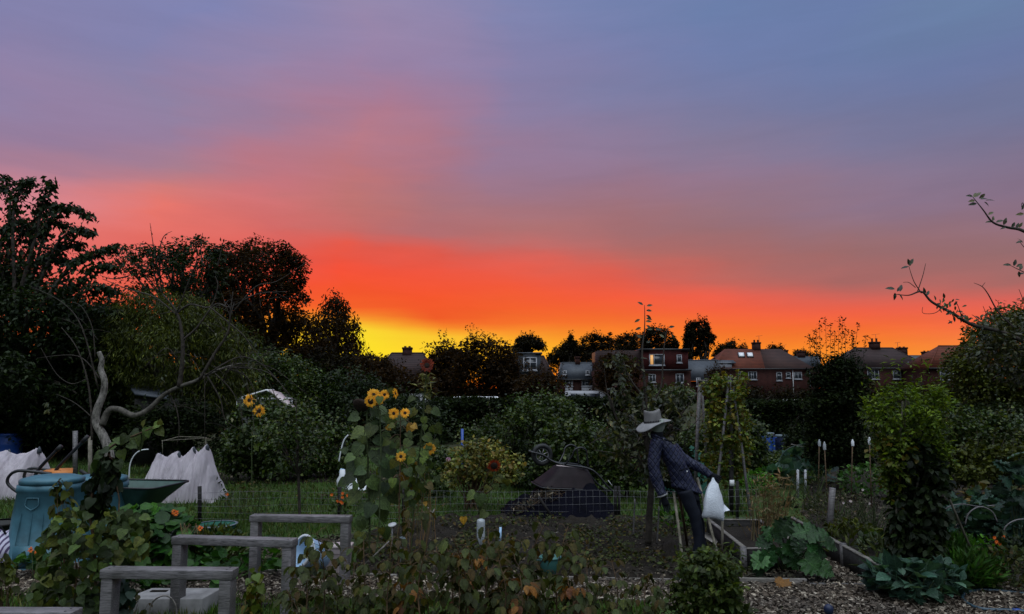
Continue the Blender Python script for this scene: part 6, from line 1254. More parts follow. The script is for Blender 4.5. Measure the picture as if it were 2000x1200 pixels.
# pale blue bucket and cream box
bucket('bucket', 'pale blue bucket lying on its side against the cream box', gp(626, 1126) + Vector((.02, .10, .165)), .115, .16, .30, 'paleblue_plastic', axis=(-.62, -.62, .32), rim='white_plastic')
P = gp(654, 1128); t = thing('storage_box', 'cream plastic storage box standing beside the pale blue bucket', 'box', P + Vector((0, .12, 0))); m = MB(); w0, w1, h = .105, .125, .27
V = [(P.x + sx * w, P.y + .14 + sy * w * .8, z) for z, w in ((0, w0), (h * .8, w1 * .97), (h * .81, w1 * 1.04), (h, w1 * 1.05)) for sx, sy in ((-1, -1), (1, -1), (1, 1), (-1, 1))]
m.add(V, [(0, 3, 2, 1)] + [(j * 4 + i, j * 4 + (i + 1) % 4, (j + 1) * 4 + (i + 1) % 4, (j + 1) * 4 + i) for j in range(3) for i in range(4)]); bevel(m.build('body', 'cream_plastic', t), .012, 3)
m = MB(); m.box((P.x - w1 * 1.1, P.y + .14 - w1 * .9, h + .001), (P.x + w1 * 1.1, P.y + .14 + w1 * .9, h + .03)); bevel(m.build('lid', 'cream_plastic', t), .01, 2)
bucket('bucket', 'small teal-green bucket at the near edge of the dug bed', gp(1075, 1130) + Vector((0, .06, 0)), .085, .11, .20, 'green_plastic', hand=True)

# plant markers and bottle
for lab, x, y, yb, D, mat, w, tilt in (('white oval marker disc on a thin stick beside the sunflower stems', 766, 1025, 1085, 8.3, 'white_paint', .045, .30), ('grey oval marker disc on a stick right of the white one', 783, 1058, 1100, 8.0, 'grey_plastic', .055, .9)):
    c = at(x, y, D); r = thing('plant_marker', lab, 'plant marker', Vector((c.x, c.y, 0)), 'disc markers'); m = MB(); m.tube([(c.x, c.y, 0), c], .005, 6); m.build('stick', 'steel', r)
    m = MB(); u = Vector((w, 0, .006)); v = Vector((0, w * math.cos(tilt), w * math.sin(tilt))); n = u.cross(v).normalized() * .004; m.loft([(c - n, u, v), (c + n, u, v)], 24); m.build('disc', mat, r)
B = gd(939, 8.9); D = 8.9; zt = at(0, 1014, D).z; zb = at(0, 1052, D).z; r = thing('bottle_cane', 'clear plastic bottle upended over a dark cane in the dug bed', 'bottle', B); m = MB(); m.tube([B, (B.x, D, zt - .02)], .007, 6); m.build('cane', 'wood_dark', r)
R = .050; Hh = zt - zb; m = MB(); m.lathe((B.x, D, zb), [(.018, -.10), (.018, -.07), (.03, -.03), (R * .95, .01), (R, .04), (R * .94, .07), (R, .10), (R, Hh - .04), (R * .9, Hh - .01), (R * .5, Hh), (R * .4, Hh - .02), (.001, Hh - .02)], 20); m.build('bottle', 'bottle_plastic', r, smooth=True); m = MB(); m.lathe((B.x, D, zb - .12), [(.019, 0), (.019, .03), (.001, .03)], 12); m.build('cap', 'white_plastic', r)
c = at(976, 1030, 9.2); m = MB(); m.beam((c.x, c.y, 0), c + Vector((.01, 0, 0)), .03, .004, up=(0, 1, 0)); tag(m.build('plant_label', 'paleblue_plastic'), 'small pale blue plant tag stuck in the dug bed', 'plant label')
for x, y, l, a in ((615 + 95, 1105, .35, .75), (848, 1008, .16, 2.3), (1082, 1042, .07, .1), (838, 1012, .14, -1.0)):
    P = gp(x, y, .06); m = MB(); m.beam(P, P + Vector((math.cos(a) * l, .05, abs(math.sin(a)) * l)), .022, .012); tag(m.build('wood_scrap', 'wood_edge'), {710: 'pale leaning lath left of the tall sunflower foot', 848: 'short white stick stuck up in the bed right of the sunflowers', 1082: 'small pale scrap lying on the dug bed', 838: 'pale splinter near the short white stick'}[x], 'wood scrap', 'pale wood scraps on the bed')
# hose and little garden light
P = [gp(x, y, .03) for x, y in ((2080, 1170), (2000, 1160), (1930, 1153), (1892, 1156), (1880, 1165), (1888, 1178), (1920, 1190), (1980, 1193), (2080, 1200))]
t = thing('hose', 'dark blue garden hose curving in a loop on the path at bottom right', 'hose', gp(1950, 1180)); m = MB(); m.tube(smoothpts(P, 6), .015, 8); m.build('pipe', 'hose_blue', t); m = MB(); q = gp(1985, 1193, .03); m.beam(q + Vector((-.03, 0, 0)), q + Vector((.03, 0, 0)), .032, .032); m.build('connector', 'blue_plastic', t)
P = gd(1621, 5.9); r = thing('garden_light', 'little dark mushroom-topped garden light at the bottom edge', 'garden light', P); zt = at(0, 1181, 5.9).z
m = MB(); m.tube([P, P + Vector((0, 0, zt - .06))], .014, 8); m.build('spike', 'black_rubber', r); m = MB(); m.lathe(P + Vector((0, 0, zt - .07)), [(.02, 0), (.034, .01), (.036, .045), (.028, .06), (.012, .072), (.001, .074)], 16); m.build('head', 'navy_plastic', r)

# ------------------------------------------------------------------ sunflowers
def stemleaf(mb, sm, S, base, ang, size, tilt=-.5, tpl=HEART, pet=.004):
    """leaf at base, hanging along ang (degrees in the picture plane), on a petiole from S"""
    S = Vector(S); base = Vector(base); mid_ = S.lerp(base, .5) + Vector((0, 0, (base - S).length * .22)); sm.tube(smoothpts([S, mid_, base], 3), pet, 4, False)
    a = math.radians(ang); A = np.array([[math.cos(a), tilt * random.uniform(.4, 1.1), math.sin(a)]]); N_ = np.array([[random.uniform(-.3, .3), -.75, random.uniform(.35, .8)]]); scatter(mb, tpl, np.array([tuple(base)]), A, N_, [size])
def flower(parent, P, R, face, mat, disc_r=.42, n=14, name='flower_head', label=None):
    P = Vector(P); f = Vector(face).normalized(); u = f.orthogonal().normalized(); v = f.cross(u)
    m = MB(); dr = R * disc_r; m.loft([(P - f * .02 * R / .06, u * dr * .7, v * dr * .7), (P, u * dr, v * dr), (P + f * .22 * dr, u * dr * .85, v * dr * .85), (P + f * .28 * dr, u * dr * .3, v * dr * .3)], 18); o = m.build(name, 'seed_disc', parent)
    if label: o['label'] = label
    if mat:
        pm = MB(); A = []; B = []; S = []; Q = []
        for ring in (0, 1):
            for i in range(n):
                a = 2 * math.pi * (i + .5 * ring + random.uniform(-.2, .2)) / n; d = u * math.cos(a) + v * math.sin(a); A.append(tuple(d + f * random.uniform(-.1, .35))); B.append(tuple(f + d * .1)); Q.append(tuple(P + d * dr * .8)); S.append((R * 1.34 - dr * .8) * random.uniform(.8, 1.12))
        tp = (OVAL[0] * np.array([.55, 1, 1]), OVAL[1]); scatter(pm, tp, np.array(Q), np.array(A), np.array(B), np.array(S)); pm.build('petals', mat, o)
    return o
SG = 'sunflowers'
def sunflower(label, stem, D, r, leaves, heads, mat='leaf_sunflower', tpl=HEART, sm_mat='stem_green', group=SG):
    B = gp(*stem[0]); B = gd(stem[0][0], D); t = thing('sunflower', label, 'sunflower', B, group); P = [B] + [at(x, y, D) for x, y in stem[1:]]; SP = smoothpts(P, 6); sm = MB(); sm.tube(SP, lerp_list([r, r * .9, r * .6], len(SP)), 8)
    lm_ = MB()
    for x, y, ang, s in leaves:
        k = min(range(len(SP)), key=lambda i: abs(SP[i].z - at(x, y, D).z - .05)); base = at(x, y, D + random.uniform(-.12, .12)); stemleaf(lm_, sm, SP[k], base, ang + random.uniform(-12, 12), s * .76, tpl=tpl, tilt=random.uniform(-.9, .1))
        if s > .135:
            b2 = at(x + random.uniform(-14, 14), y + random.uniform(-16, 16), D + random.uniform(-.2, .2)); stemleaf(lm_, sm, SP[k], b2, ang + random.uniform(-50, 50), s * random.uniform(.4, .7), tpl=tpl, tilt=random.uniform(-.9, .3))
    sm.build('stem', sm_mat, t, smooth=True)
    if leaves: lm_.build('leaves', mat, t, smooth=False)
    for (x, y, R, face, fm, dr) in heads: flower(t, at(x, y, D - .03), R, face, fm, dr)
    return t
# the big grey-green plant
L1 = [(700, 812, 200, .17), (735, 800, -45, .25), (750, 815, -20, .24), (712, 840, 215, .24), (760, 812, -35, .18), (745, 850, -60, .24), (706, 868, 235, .25), (770, 825, -5, .2), (735, 880, -70, .26), (755, 870, -30, .22), (700, 900, 225, .27), (715, 925, 240, .24), (748, 910, -50, .26), (765, 905, -15, .2), (690, 930, 215, .2), (735, 945, -90, .26),
      (700, 960, 235, .24), (752, 945, -60, .26), (765, 965, -40, .2), (728, 985, 250, .22), (745, 990, -75, .24), (710, 1010, 250, .22), (690, 890, 205, .16), (728, 830, 265, .2)]
sunflower('sunflower with large drooping grey-green leaves and a dark spent head, left of the group', [(722, 1098), (722, 1040), (720, 960), (718, 880), (716, 800), (712, 782)], 8.3, .013, L1, [(704, 792, .105, (-.3, -.8, -.6), None, .88)])
L2 = [(705, 1040, -95, .18), (752, 1030, -85, .19), (700, 1060, -110, .15), (742, 775, -85, .12), (735, 765, -60, .10), (765, 820, -70, .14), (760, 760, -40, .09)]
sunflower('sunflower carrying a cluster of bright yellow heads at its top, left side of the group', [(730, 1100), (740, 1030), (742, 960), (744, 880), (742, 820), (738, 785)], 8.1, .009, L2, [(730, 772, .058, (.1, -1, .15), 'petal_yellow', .42), (724, 784, .055, (-.2, -1, -.2), 'petal_yellow', .62), (740, 780, .048, (.4, -1, 0), 'petal_yellow', .45), (751, 771, .045, (.3, -1, .1), 'petal_yellow', .38), (772, 769, .045, (.95, -.3, .1), 'petal_yellow', .35)], mat='leaf_sunyellow')
L3 = [(770, 830, 200, .10), (795, 845, -40, .12), (770, 865, 230, .12), (800, 880, -50, .13), (772, 900, 240, .13), (796, 915, -60, .13), (768, 935, 250, .13), (790, 940, -80, .12), (760, 860, 225, .12), (805, 830, -20, .1)]
sunflower('thin-stemmed sunflower with small yellow heads in the middle of the group', [(778, 1090), (780, 1000), (781, 930), (782, 860), (782, 812)], 8.0, .007, L3, [(769, 808, .048, (-.1, -1, 0), 'petal_yellow', .38), (791, 807, .042, (.2, -1, .2), 'petal_yellow', .42), (783, 892, .044, (0, -1, .2), 'petal_yellow', .42)], mat='leaf_sunyellow', sm_mat='stem_brown')
L4 = [(830, 770, -40, .12), (808, 775, 220, .12), (845, 800, -30, .15), (812, 800, 230, .14), (828, 815, -80, .12), (850, 830, -60, .17), (806, 830, 235, .15), (830, 850, -50, .15), (800, 860, 230, .15), (826, 880, -60, .14), (795, 890, 240, .15), (820, 910, -70, .15), (790, 925, 250, .16), (812, 935, -95, .15), (830, 830, -90, .09), (848, 860, -50, .12), (800, 910, -110, .16), (840, 905, -80, .10), (782, 940, -100, .17), (825, 945, -80, .14)]
sunflower('tallest sunflower with a dark red head high against the houses', [(800, 1090), (806, 1020), (812, 950), (820, 880), (826, 820), (830, 760), (834, 722)], 8.25, .011, L4, [(834, 714, .062, (.1, -1, .15), 'petal_maroon', .5), (839, 877, .055, (0, -1, .1), 'petal_yellow', .4)], mat='leaf_sunyellow')
t = bpy.data.objects.get('sunflower.003') or bpy.data.objects['sunflower']; m = MB(); P = []
for i in range(46): a = random.uniform(0, 6.28); y = random.uniform(728, 775); P.append(tuple(at(832 + math.cos(a) * random.uniform(2, 20), y, 8.25 + random.uniform(-.08, .08))))
leafcloud(m, NARROW, np.array(P), .10, -.2, .1); m.build('withered_leaves', 'leaf_palewither', t)
m = MB()
for i in range(26):
    x = random.uniform(775, 850); y = random.uniform(920, 990); m.tube(smoothpts([gd(x + random.uniform(-18, 8), 8.3 + random.uniform(-.15, .2)), at(x, (y + 1080) / 2, 8.3), at(x + random.uniform(-6, 12), y, 8.3)], 3), .004, 4, False)
m.build('dry_stems', 'straw', t)
m = MB(); P = np.array([tuple(at(random.gauss(805, 22), random.uniform(900, 985), 8.25 + random.uniform(-.15, .15))) for i in range(60)]); leafcloud(m, HEART, P, .075, 1.2, .2); m.build('yellowed_leaves', 'leaf_sunyellow', t)
sunflower('distant sunflower with two orange-yellow heads in front of the greenhouse', [(492, 905), (492, 860), (496, 820), (500, 795)], 14.5, .010, [(480, 830, 220, .16), (505, 840, -50, .16), (485, 860, 230, .16), (500, 870, -70, .16)], [(487, 782, .10, (0, -1, .1), 'petal_yellow', .4), (506, 803, .095, (.1, -1, 0), 'petal_yellow', .45)])
sunflower('sunflower with a hanging dark maroon head in front of the yellow bush', [(930, 1060), (945, 1000), (960, 950), (966, 920)], 9.8, .007, [(972, 930, -50, .16), (985, 940, -70, .18), (955, 950, 230, .13), (938, 965, -100, .22), (945, 985, 250, .18), (905, 1010, -90, .13)], [(965, 910, .07, (.1, -.9, -.3), 'petal_maroon', .7)], mat='leaf_sunyellow')
crop('pale pink cosmos clump between sunflowers and yellow bush', 856, 12.6, .4, .85, 160, 'leaf_mid', .05, NARROW, flowers=('petal_pink', 1, .045))
# ------------------------------------------------------------------ squash plant, straw
D = 7.75; t = thing('squash_plant', 'large-leaved squash plant spilling over the front of the raised bed', 'squash plant', gd(1540, D), 'garden plants in the plots'); m = MB(); sm = MB(); C0 = gd(1540, D, .08)
for x, y, a, s, tl in ((1510, 1050, 120, .22, 0), (1525, 1040, 60, .26, -.3), (1545, 1045, 20, .28, -.3), (1570, 1042, 10, .28, -.2), (1595, 1048, -10, .26, -.2), (1612, 1058, -30, .2, -.3), (1500, 1055, 200, .2, 0), (1515, 1070, -120, .2, 0), (1535, 1062, -70, .22, -.4), (1540, 1075, -70, .30, -.5), (1490, 1085, -130, .24, -.4), (1480, 1095, -80, .24, -.4), (1500, 1080, -95, .26, -.3), (1572, 1092, -25, .30, -.5), (1600, 1105, -25, .24, -.5), (1580, 1060, -40, .22, -.1), (1560, 1055, -90, .2, -.3), (1528, 1052, 150, .2, 0), (1552, 1040, 90, .16, 0), (1590, 1075, -20, .2, -.2)):
    b = at(x, y, D - .1 + random.uniform(-.15, .1)); b.z = max(b.z, .05); stemleaf(m, sm, C0 + Vector((random.uniform(-.1, .1), 0, 0)), b, a + random.uniform(-15, 15), s * .72, tl, LOBED, .006)
for f_ in (m,): pass
sm.build('stems', 'stem_green', t); m.build('leaves', 'leaf_rhubarb', t, smooth=False); q = MB(); scatter(q, LOBED, np.array([tuple(gd(1530, 7.35, .08))]), np.array([[-.2, -.4, -.3]]), np.array([[0, -.5, 1.]]), [.14]); o = q.build('withered_leaf', 'leaf_rust', t)
B = gd(1500, 9.0, .1); t = thing('straw_stems', 'tan dried stems standing in the raised bed behind the squash plant', 'dead plant', B, 'garden plants in the plots'); m = MB()
for i in range(120):
    x = random.gauss(1508, 26); y = random.uniform(925, 1010); b = gd(1500 + (x - 1508) * .6 + random.uniform(-8, 8), 8.9 + random.uniform(-.2, .2), .15); T_ = at(x + random.uniform(-10, 10), y, 8.9 + random.uniform(-.2, .2)); m.tube([b, b.lerp(T_, .5) + Vector((random.uniform(-.03, .03), 0, 0)), T_], [.0035, .003, .0015], 3, False)
m.build('stalks', 'straw', t); m = MB(); P = np.array([tuple(at(random.gauss(1505, 22), random.uniform(925, 1040), 8.9 + random.uniform(-.2, .2))) for i in range(360)]); leafcloud(m, NARROW, P, .07, .2, .1); m.build('dry_leaves', 'straw', t)

# ------------------------------------------------------------------ right-hand wigwam
D = 7.5; t = thing('bean_wigwam', 'leafy bean wigwam with a bright lime-green bushy top and dark middle at right', 'bean wigwam', gd(1785, D))
for a, b in (((1762, 800), (1732, 1135)), ((1775, 790), (1838, 1105)), ((1768, 780), (1742, 1130)), ((1800, 900), (1735, 1130))):
    m = MB(); B_ = gp(b[0], b[1]); B_.y = min(B_.y, D); T_ = at(a[0], a[1], D); m.tube([B_, T_, T_ + (T_ - B_) * .05], [.012, .011, .009], 7); m.build('pole', 'cane_pole', t)
C = polypts([(1692, 800), (1706, 772), (1732, 766), (1745, 748), (1765, 760), (1785, 756), (1802, 745), (1818, 760), (1842, 766), (1848, 795), (1832, 815), (1844, 850), (1846, 900), (1838, 950), (1810, 890), (1780, 870), (1750, 900), (1735, 960), (1725, 900), (1712, 840)], D, 165, .36)
m = MB(); clumps(m, OVALN, C, .075, 30, .046, droop=-.1, up=.4); 
for x, y in ((1742, 735), (1800, 732), (1782, 738), (1832, 748), (1708, 760), (1722, 752), (1815, 745), (1845, 775), (1850, 860), (1695, 815), (1690, 790), (1760, 742)):
    b = at(x, y, D); P = np.array([tuple(b + Vector((random.gauss(0, .012), random.gauss(0, .012), -.10 + .022 * i))) for i in range(14)]); leafcloud(m, NARROW, P, .075, -.5, .2)
m.build('top_leaves', 'leaf_lime', t)
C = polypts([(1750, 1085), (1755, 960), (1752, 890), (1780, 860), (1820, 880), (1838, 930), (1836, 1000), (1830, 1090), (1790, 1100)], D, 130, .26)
m = MB(); clumps(m, OVAL, C, .09, 30, .07, droop=.8); m.build('lower_leaves', 'leaf_dark', t)  # lower leaves have a darker leaf colour than the top
C = polypts([(1705, 880), (1740, 850), (1780, 880), (1760, 980), (1740, 1000), (1735, 930)], D, 30, .2); m = MB(); clumps(m, OVAL, C, .08, 18, .06); m.build('side_leaves', 'leaf_bean', t)
for i, (x, D, w, h) in enumerate(((1745, 7.0, .42, .34), (1795, 6.85, .5, .30), (1835, 7.0, .4, .3))):
    crop(['blue-green leafy plant at the left foot of the lime-topped wigwam', 'sprawling blue-green plant at the front foot of the wigwam', 'blue-green plant at the right foot of the wigwam'][i], x, D, w, h, 95, 'leaf_glaucous', .13, OVAL, droop=.3)
for i, (x, D, w, h) in enumerate(((1722, 7.6, .35, .40), (1655, 8.4, .35, .34), (1640, 9.0, .3, .3))):
    crop(['long-leaved green plant between the pale top edge and wigwam', 'pale-leaved plant behind the second raised bed edge', 'small leafy plant at the foot of the leaning stake'][i], x, D, w, h, 36, 'leaf_olive', .13, NARROW, droop=-.3, up=.2)
crop('dark round-leaved clump with green weeds at the foot of the scarecrow poles', 1395, 7.7, .4, .25, 90, 'leaf_cane', .07)

# ------------------------------------------------------------------ bottom foliage
t = thing('bush', 'bushy dark-green herb at the bottom centre-right, in front of the scarecrow', 'bush', gd(1380, 5.3))
C = polypts([(1310, 1230), (1315, 1130), (1330, 1095), (1365, 1075), (1400, 1088), (1440, 1110), (1455, 1160), (1455, 1230)], 5.3, 130, .26); m = MB(); limbs(m, gd(1380, 5.3), [c for c in C[:26]], .008, .08, 5); m.build('stems', 'stem_brown', t); m = MB(); clumps(m, OVAL, C, .055, 24, .042, droop=.4)
for i in range(22):
    c = at(random.uniform(1318, 1448), random.uniform(1075, 1135), 5.3 + random.uniform(-.2, .2)); Q = np.array([tuple(c + Vector((random.gauss(0, .012), random.gauss(0, .012), -.09 + .016 * q))) for q in range(11)]); leafcloud(m, OVALN, Q, .045, .1, .4)
m.build('leaves', 'leaf_bean_dark', t)
# canes of the soft-fruit row
protos = []
def cane_proto(h, nl, mat, seed, size):
    random.seed(seed); global RNG; RNG = np.random.default_rng(seed)
    t = thing('raspberry_cane', 'x', 'fruit cane', (0, 0, 0)); P = smoothpts([(0, 0, 0), (random.uniform(-.04, .04), random.uniform(-.04, .04), h * .4), (random.uniform(-.08, .08), random.uniform(-.05, .05), h * .75), (random.uniform(-.12, .12), random.uniform(-.06, .06), h)], 6); sm = MB(); sm.tube(P, lerp_list([.006, .005, .0025], len(P)), 6, False); m = MB(); n = len(P)
    for i in range(nl):
        f = .30 + .70 * (i + random.random()) / nl; k = min(n - 1, int(f * (n - 1))); S = P[k]; a = random.uniform(0, 6.28); L = random.uniform(.05, .12); Q = S + Vector((math.cos(a) * L, math.sin(a) * L, random.uniform(-.02, .05))); sm.tube([S, S.lerp(Q, .5) + Vector((0, 0, .02)), Q], .0016, 4, False)
        for da, off in ((0, 0), (1.1, -.3), (-1.1, -.3)):
            if off and random.random() < .25: continue
            b = Q + (S - Q) * (-off * -.0 + (.3 if off else 0)); A = np.array([[math.cos(a + da), math.sin(a + da), random.uniform(-1.3, -.25)]]); scatter(m, SERR, np.array([tuple(b)]), A, np.array([[math.cos(a + da) * .5 + random.uniform(-.3, .3), math.sin(a + da) * .5 - .2, 1.0]]), [size * random.uniform(.7, 1.15)])
    sm.build('stem', 'stem_brown', t, smooth=True); m.build('leaves', mat, t, smooth=False); return t
for i, (h, nl, mt) in enumerate(((1.0, 24, 'leaf_cane'), (.9, 22, 'leaf_cane'), (.82, 20, 'leaf_cane'), (1.05, 22, 'leaf_cane'), (.7, 20, 'leaf_canegreen'), (.9, 17, 'leaf_rust'))): protos.append(cane_proto(h, nl, mt, 20 + i, .072))
random.seed(99); used = set(); RG = 'raspberry canes along the bottom'
spots = []
for x in range(560, 1300, 19): spots.append((x + random.uniform(-9, 9), random.uniform(4.4, 5.5), random.choice([0, 1, 2, 2, 4, 4, 0, 3])))
spots += [(770, 4.6, 5), (905, 4.7, 5), (1140, 4.6, 5), (1000, 4.5, 5), (1290, 4.3, 5), (815, 4.8, 0), (995, 4.9, 3), (960, 5.0, 1), (1050, 5.1, 0), (1120, 4.8, 1), (700, 4.9, 3), (870, 4.6, 0), (1260, 4.9, 2)]
for x, D, k in spots:
    o = protos[k]
    if k in used: o = copy_tree(o)
    used.add(k); o.location = gd(x, D); s = random.uniform(.80, 1.02) * (np.interp(x, [560, 800, 1000, 1120, 1300], [.94, .98, 1.0, .95, .78])); o.scale = (s, s, s * random.uniform(.9, 1.05)); o.rotation_euler = (0, 0, random.uniform(0, 6.28))
    o['label'] = {5: 'raspberry cane with rust-orange withered leaves in the bottom row'}.get(k, {4: 'short raspberry cane with still-green leaves in the bottom row'}.get(k, 'raspberry cane with browning olive leaves in the bottom row')); o['group'] = RG; o['category'] = 'fruit cane'
RNG = np.random.default_rng(77); random.seed(77)
# dark-leaved seedling and small vine by the frames
def spray(label, poly, D, n, mat, size, tpl, base, name='plant', thick=.12, up=.5, droop=.8, stem='stem_brown', k=14, cat='plant'):
    t = thing(name, label, cat, gd(base, D), 'leafy plants near the timber frames'); P = polypts(poly, D, n, thick); m = MB(); limbs(m, gd(base, D), [p for p in P[:k]], .008, .08, 5); m.build('stems', stem, t); m = MB(); leafcloud(m, tpl, P, size, droop, up); m.build('leaves', mat, t); return t
spray('dark glossy-leaved stem in front of the pale blue bucket', [(575, 1200), (585, 1130), (570, 1100), (590, 1075), (620, 1080), (625, 1110), (610, 1150), (620, 1200)], 5.4, 34, 'leaf_apple', .075, OVAL, 600)
spray('small yellow-green vine climbing between the frames', [(480, 1200), (484, 1150), (488, 1108), (505, 1106), (512, 1150), (515, 1200)], 5.6, 70, 'leaf_bean', .055, HEART, 497)
spray('yellow-green leafy growth at the far left bottom', [(-20, 1170), (-20, 1070), (15, 1080), (30, 1120), (20, 1165)], 5.2, 70, 'leaf_olive', .07, OVAL, 0)
spray('green leafy weeds at the bottom between frame and canes', [(545, 1230), (560, 1180), (640, 1170), (700, 1185), (720, 1230)], 5.5, 120, 'leaf_bean_dark', .06, OVAL, 640)
spray('green curly weeds at the bottom under the canes', [(880, 1230), (900, 1185), (1000, 1175), (1110, 1185), (1130, 1230)], 5.4, 190, 'leaf_bean_dark', .05, OVAL, 1000)
# nasturtiums
t = thing('nasturtium', 'mound of round bright-green nasturtium leaves behind the middle frame', 'nasturtium', gd(310, 7.7))
P = polypts([(225, 1090), (230, 1010), (250, 990), (290, 985), (330, 992), (365, 1010), (385, 1040), (400, 1090), (370, 1115), (300, 1120), (240, 1115)], 7.7, 430, .38); m = MB(); limbs(m, gd(310, 7.7), [p for p in P[:40]], .006, .1, 4); m.build('stems', 'stem_green', t); m = MB()
A = rdir(len(P)); A[:, 2] = A[:, 2] * .3 - .25; Nn = rdir(len(P)) * .45; Nn[:, 1] -= .55; Nn[:, 2] += .8; scatter(m, DISC, P, A, Nn, RNG.uniform(.09, .17, len(P))); m.build('leaves', 'leaf_nasturtium', t)
for x, y in ((340, 1000), (391, 1032), (344, 1003)): flower(t, at(x, y, 7.2), .022, (0, -1, .3), 'petal_orange', .3, 6)
spray('low nasturtium trail with orange flowers at the compost bin foot', [(30, 1100), (50, 1085), (90, 1085), (130, 1092), (120, 1105)], 7.7, 50, 'leaf_nasturtium', .09, DISC, 80, up=1.0, droop=.1)
t = bpy.data.objects['plant.%03d' % 0] if False else thing('nasturtium', 'two small orange nasturtium blooms on stalks by the compost bin', 'nasturtium', gd(66, 7.0)); m = MB(); m.tube([gd(66, 7.0), at(62, 1075, 7.0)], .003, 4); m.tube([gd(66, 7.0), at(73, 1078, 7.0)], .003, 4); m.build('stem', 'stem_green', t)
for x, y in ((60, 1074), (73, 1078)): flower(t, at(x, y, 6.97), .022, (0, -1, .3), 'petal_orange', .3, 6)
crop('dark green round-leaved plants in the bed behind the middle frame', 470, 7.9, .9, .36, 120, 'leaf_nasturtium', .10, DISC); crop('grassy green weeds with tiny yellow blooms behind the middle frame', 420, 8.0, .6, .44, 420, 'leaf_olive', .09, NARROW, up=.1, droop=-.5)
spray('round-leaved trailing plant seen through the near frame', [(235, 1140), (240, 1115), (300, 1108), (400, 1112), (450, 1125), (420, 1140), (340, 1135), (300, 1145)], 7.0, 90, 'leaf_nasturtium', .11, DISC, 330, up=1.0, droop=.1, stem='stem_green')
# the climbing bean on the left
D = 5.7; t = thing('runner_bean', 'leafy climbing bean whose twisted stem arches up to the right before the compost bins', 'bean plant', gd(185, D))
m = MB(); P = smoothpts([gd(190, D), at(185, 1080, D), at(175, 990, D), at(195, 930, D), at(200, 890, D), at(230, 865, D), at(265, 850, D), at(300, 835, D)], 6); m.tube(P, lerp_list([.012, .011, .010, .008, .004], len(P)), 7)
for (xa, ya), (xb, yb) in (((215, 1090), (240, 1040)), ((140, 1200), (150, 1100)), ((228, 1150), (225, 1000)), ((228, 950), (232, 1000)), ((160, 1200), (165, 1060)), ((88, 1200), (95, 1130)), ((205, 1080), (238, 1055))): m.tube([at(xa, ya, D), at((xa + xb) / 2 + 3, (ya + yb) / 2, D), at(xb, yb, D)], .005, 5, False)
m.build('stems', 'stem_brown', t); dk = MB(); P = polypts([(165, 1000), (172, 940), (185, 900), (205, 885), (232, 900), (225, 950), (200, 1000)], D, 150, .10); leafcloud(dk, HEART, P, .075, 1.3, .3); dk.build('dark_leaves', 'leaf_dark', t)  # leaves around the twisted stem get a darker leaf colour
g = MB(); lf2 = [(300, 832, 20, .085), (308, 838, -40, .08), (288, 835, -80, .085), (270, 842, 200, .08), (262, 850, -60, .10), (248, 850, -120, .09), (240, 862, 160, .08), (225, 870, 200, .09), (212, 878, 190, .08), (236, 880, -70, .09), (200, 885, 210, .08), (290, 842, -120, .09), (278, 832, 70, .06), (312, 830, 80, .05), (230, 900, -60, .08), (188, 905, 240, .09), (252, 866, -20, .08), (270, 862, -70, .08), (220, 915, -80, .09), (205, 895, -100, .1)]
for x, y, a, s in lf2:
    a_ = math.radians(a); scatter(g, HEART, np.array([tuple(at(x, y, D + random.uniform(-.06, .06)))]), np.array([[math.cos(a_), -.35, math.sin(a_)]]), np.array([[random.uniform(-.3, .3), -.7, .6]]), [s * .95])
P = polypts([(60, 1200), (85, 1090), (80, 1060), (110, 1010), (150, 985), (200, 985), (235, 1000), (285, 1010), (290, 1060), (280, 1085), (230, 1110), (210, 1200), (150, 1250), (80, 1250)], D, 620, .32); A = rdir(len(P)); A[:, 2] = -np.abs(A[:, 2]) * .8 - .1; Nn = rdir(len(P)) * .5; Nn[:, 1] -= .7; Nn[:, 2] += .45; scatter(g, HEART, P, A, Nn, RNG.uniform(.045, .095, len(P))); g.build('leaves', 'leaf_vine', t)
spray('thin green creeper leaves hanging before the compost bin lid', [(98, 1010), (95, 960), (110, 935), (135, 940), (140, 980), (120, 1010)], 6.2, 30, 'leaf_olive', .07, HEART, 130, thick=.08)
spray('dark leaves low between the vine and near frame', [(170, 1240), (190, 1130), (215, 1110), (260, 1150), (250, 1240)], 5.8, 120, 'leaf_glaucdark', .08, HEART, 215)  # darker blue-green leaf colour
spray('brown-green straggly leaves behind the near frame post', [(230, 1230), (235, 1150), (260, 1140), (290, 1180), (280, 1230)], 5.9, 60, 'leaf_cane', .06, OVAL, 255)

# ------------------------------------------------------------------ scarecrow
D = 8.3; sc = thing('scarecrow', 'scarecrow in a navy quilted jacket and grey brimmed hat, leaning far back to the left', 'scarecrow', gd(1366, D))
def s_(x, y, d=0): return at(x, y, D + d)
def sec(x, y, w, dep, ang=0, d=0):      # w, dep in pixels; ang tilts the width axis
    k = D / F; a = math.radians(ang); return (s_(x, y, d), Vector((math.cos(a), 0, math.sin(a))) * w * k, Vector((0, 1, 0)) * dep * k)
jm = MB()
jm.loft(finer([sec(1283, 852, 10.2, 8.8, -18), sec(1289, 857, 19.2, 11.0, -20), sec(1297, 864, 27.1, 14.3, -22), sec(1306, 880, 29.4, 16.5, -24), sec(1316, 900, 28.2, 17.6, -24), sec(1325, 918, 26.0, 16.5, -22), sec(1332, 932, 26.0, 16.5, -16), sec(1337, 945, 28.2, 17.6, -14), sec(1341, 956, 30.5, 18.7, -12), sec(1342, 958, 28.2, 16.5, -12)], 44), 30)
def arm(pts, rad, d0, d1):
    P = smoothpts([s_(x, y, d0 + (d1 - d0) * i / (len(pts) - 1)) for i, (x, y) in enumerate(pts)], 5); k = D / F; R = lerp_list([r * k for r in rad], len(P)); jm.tube(P, R, 16)
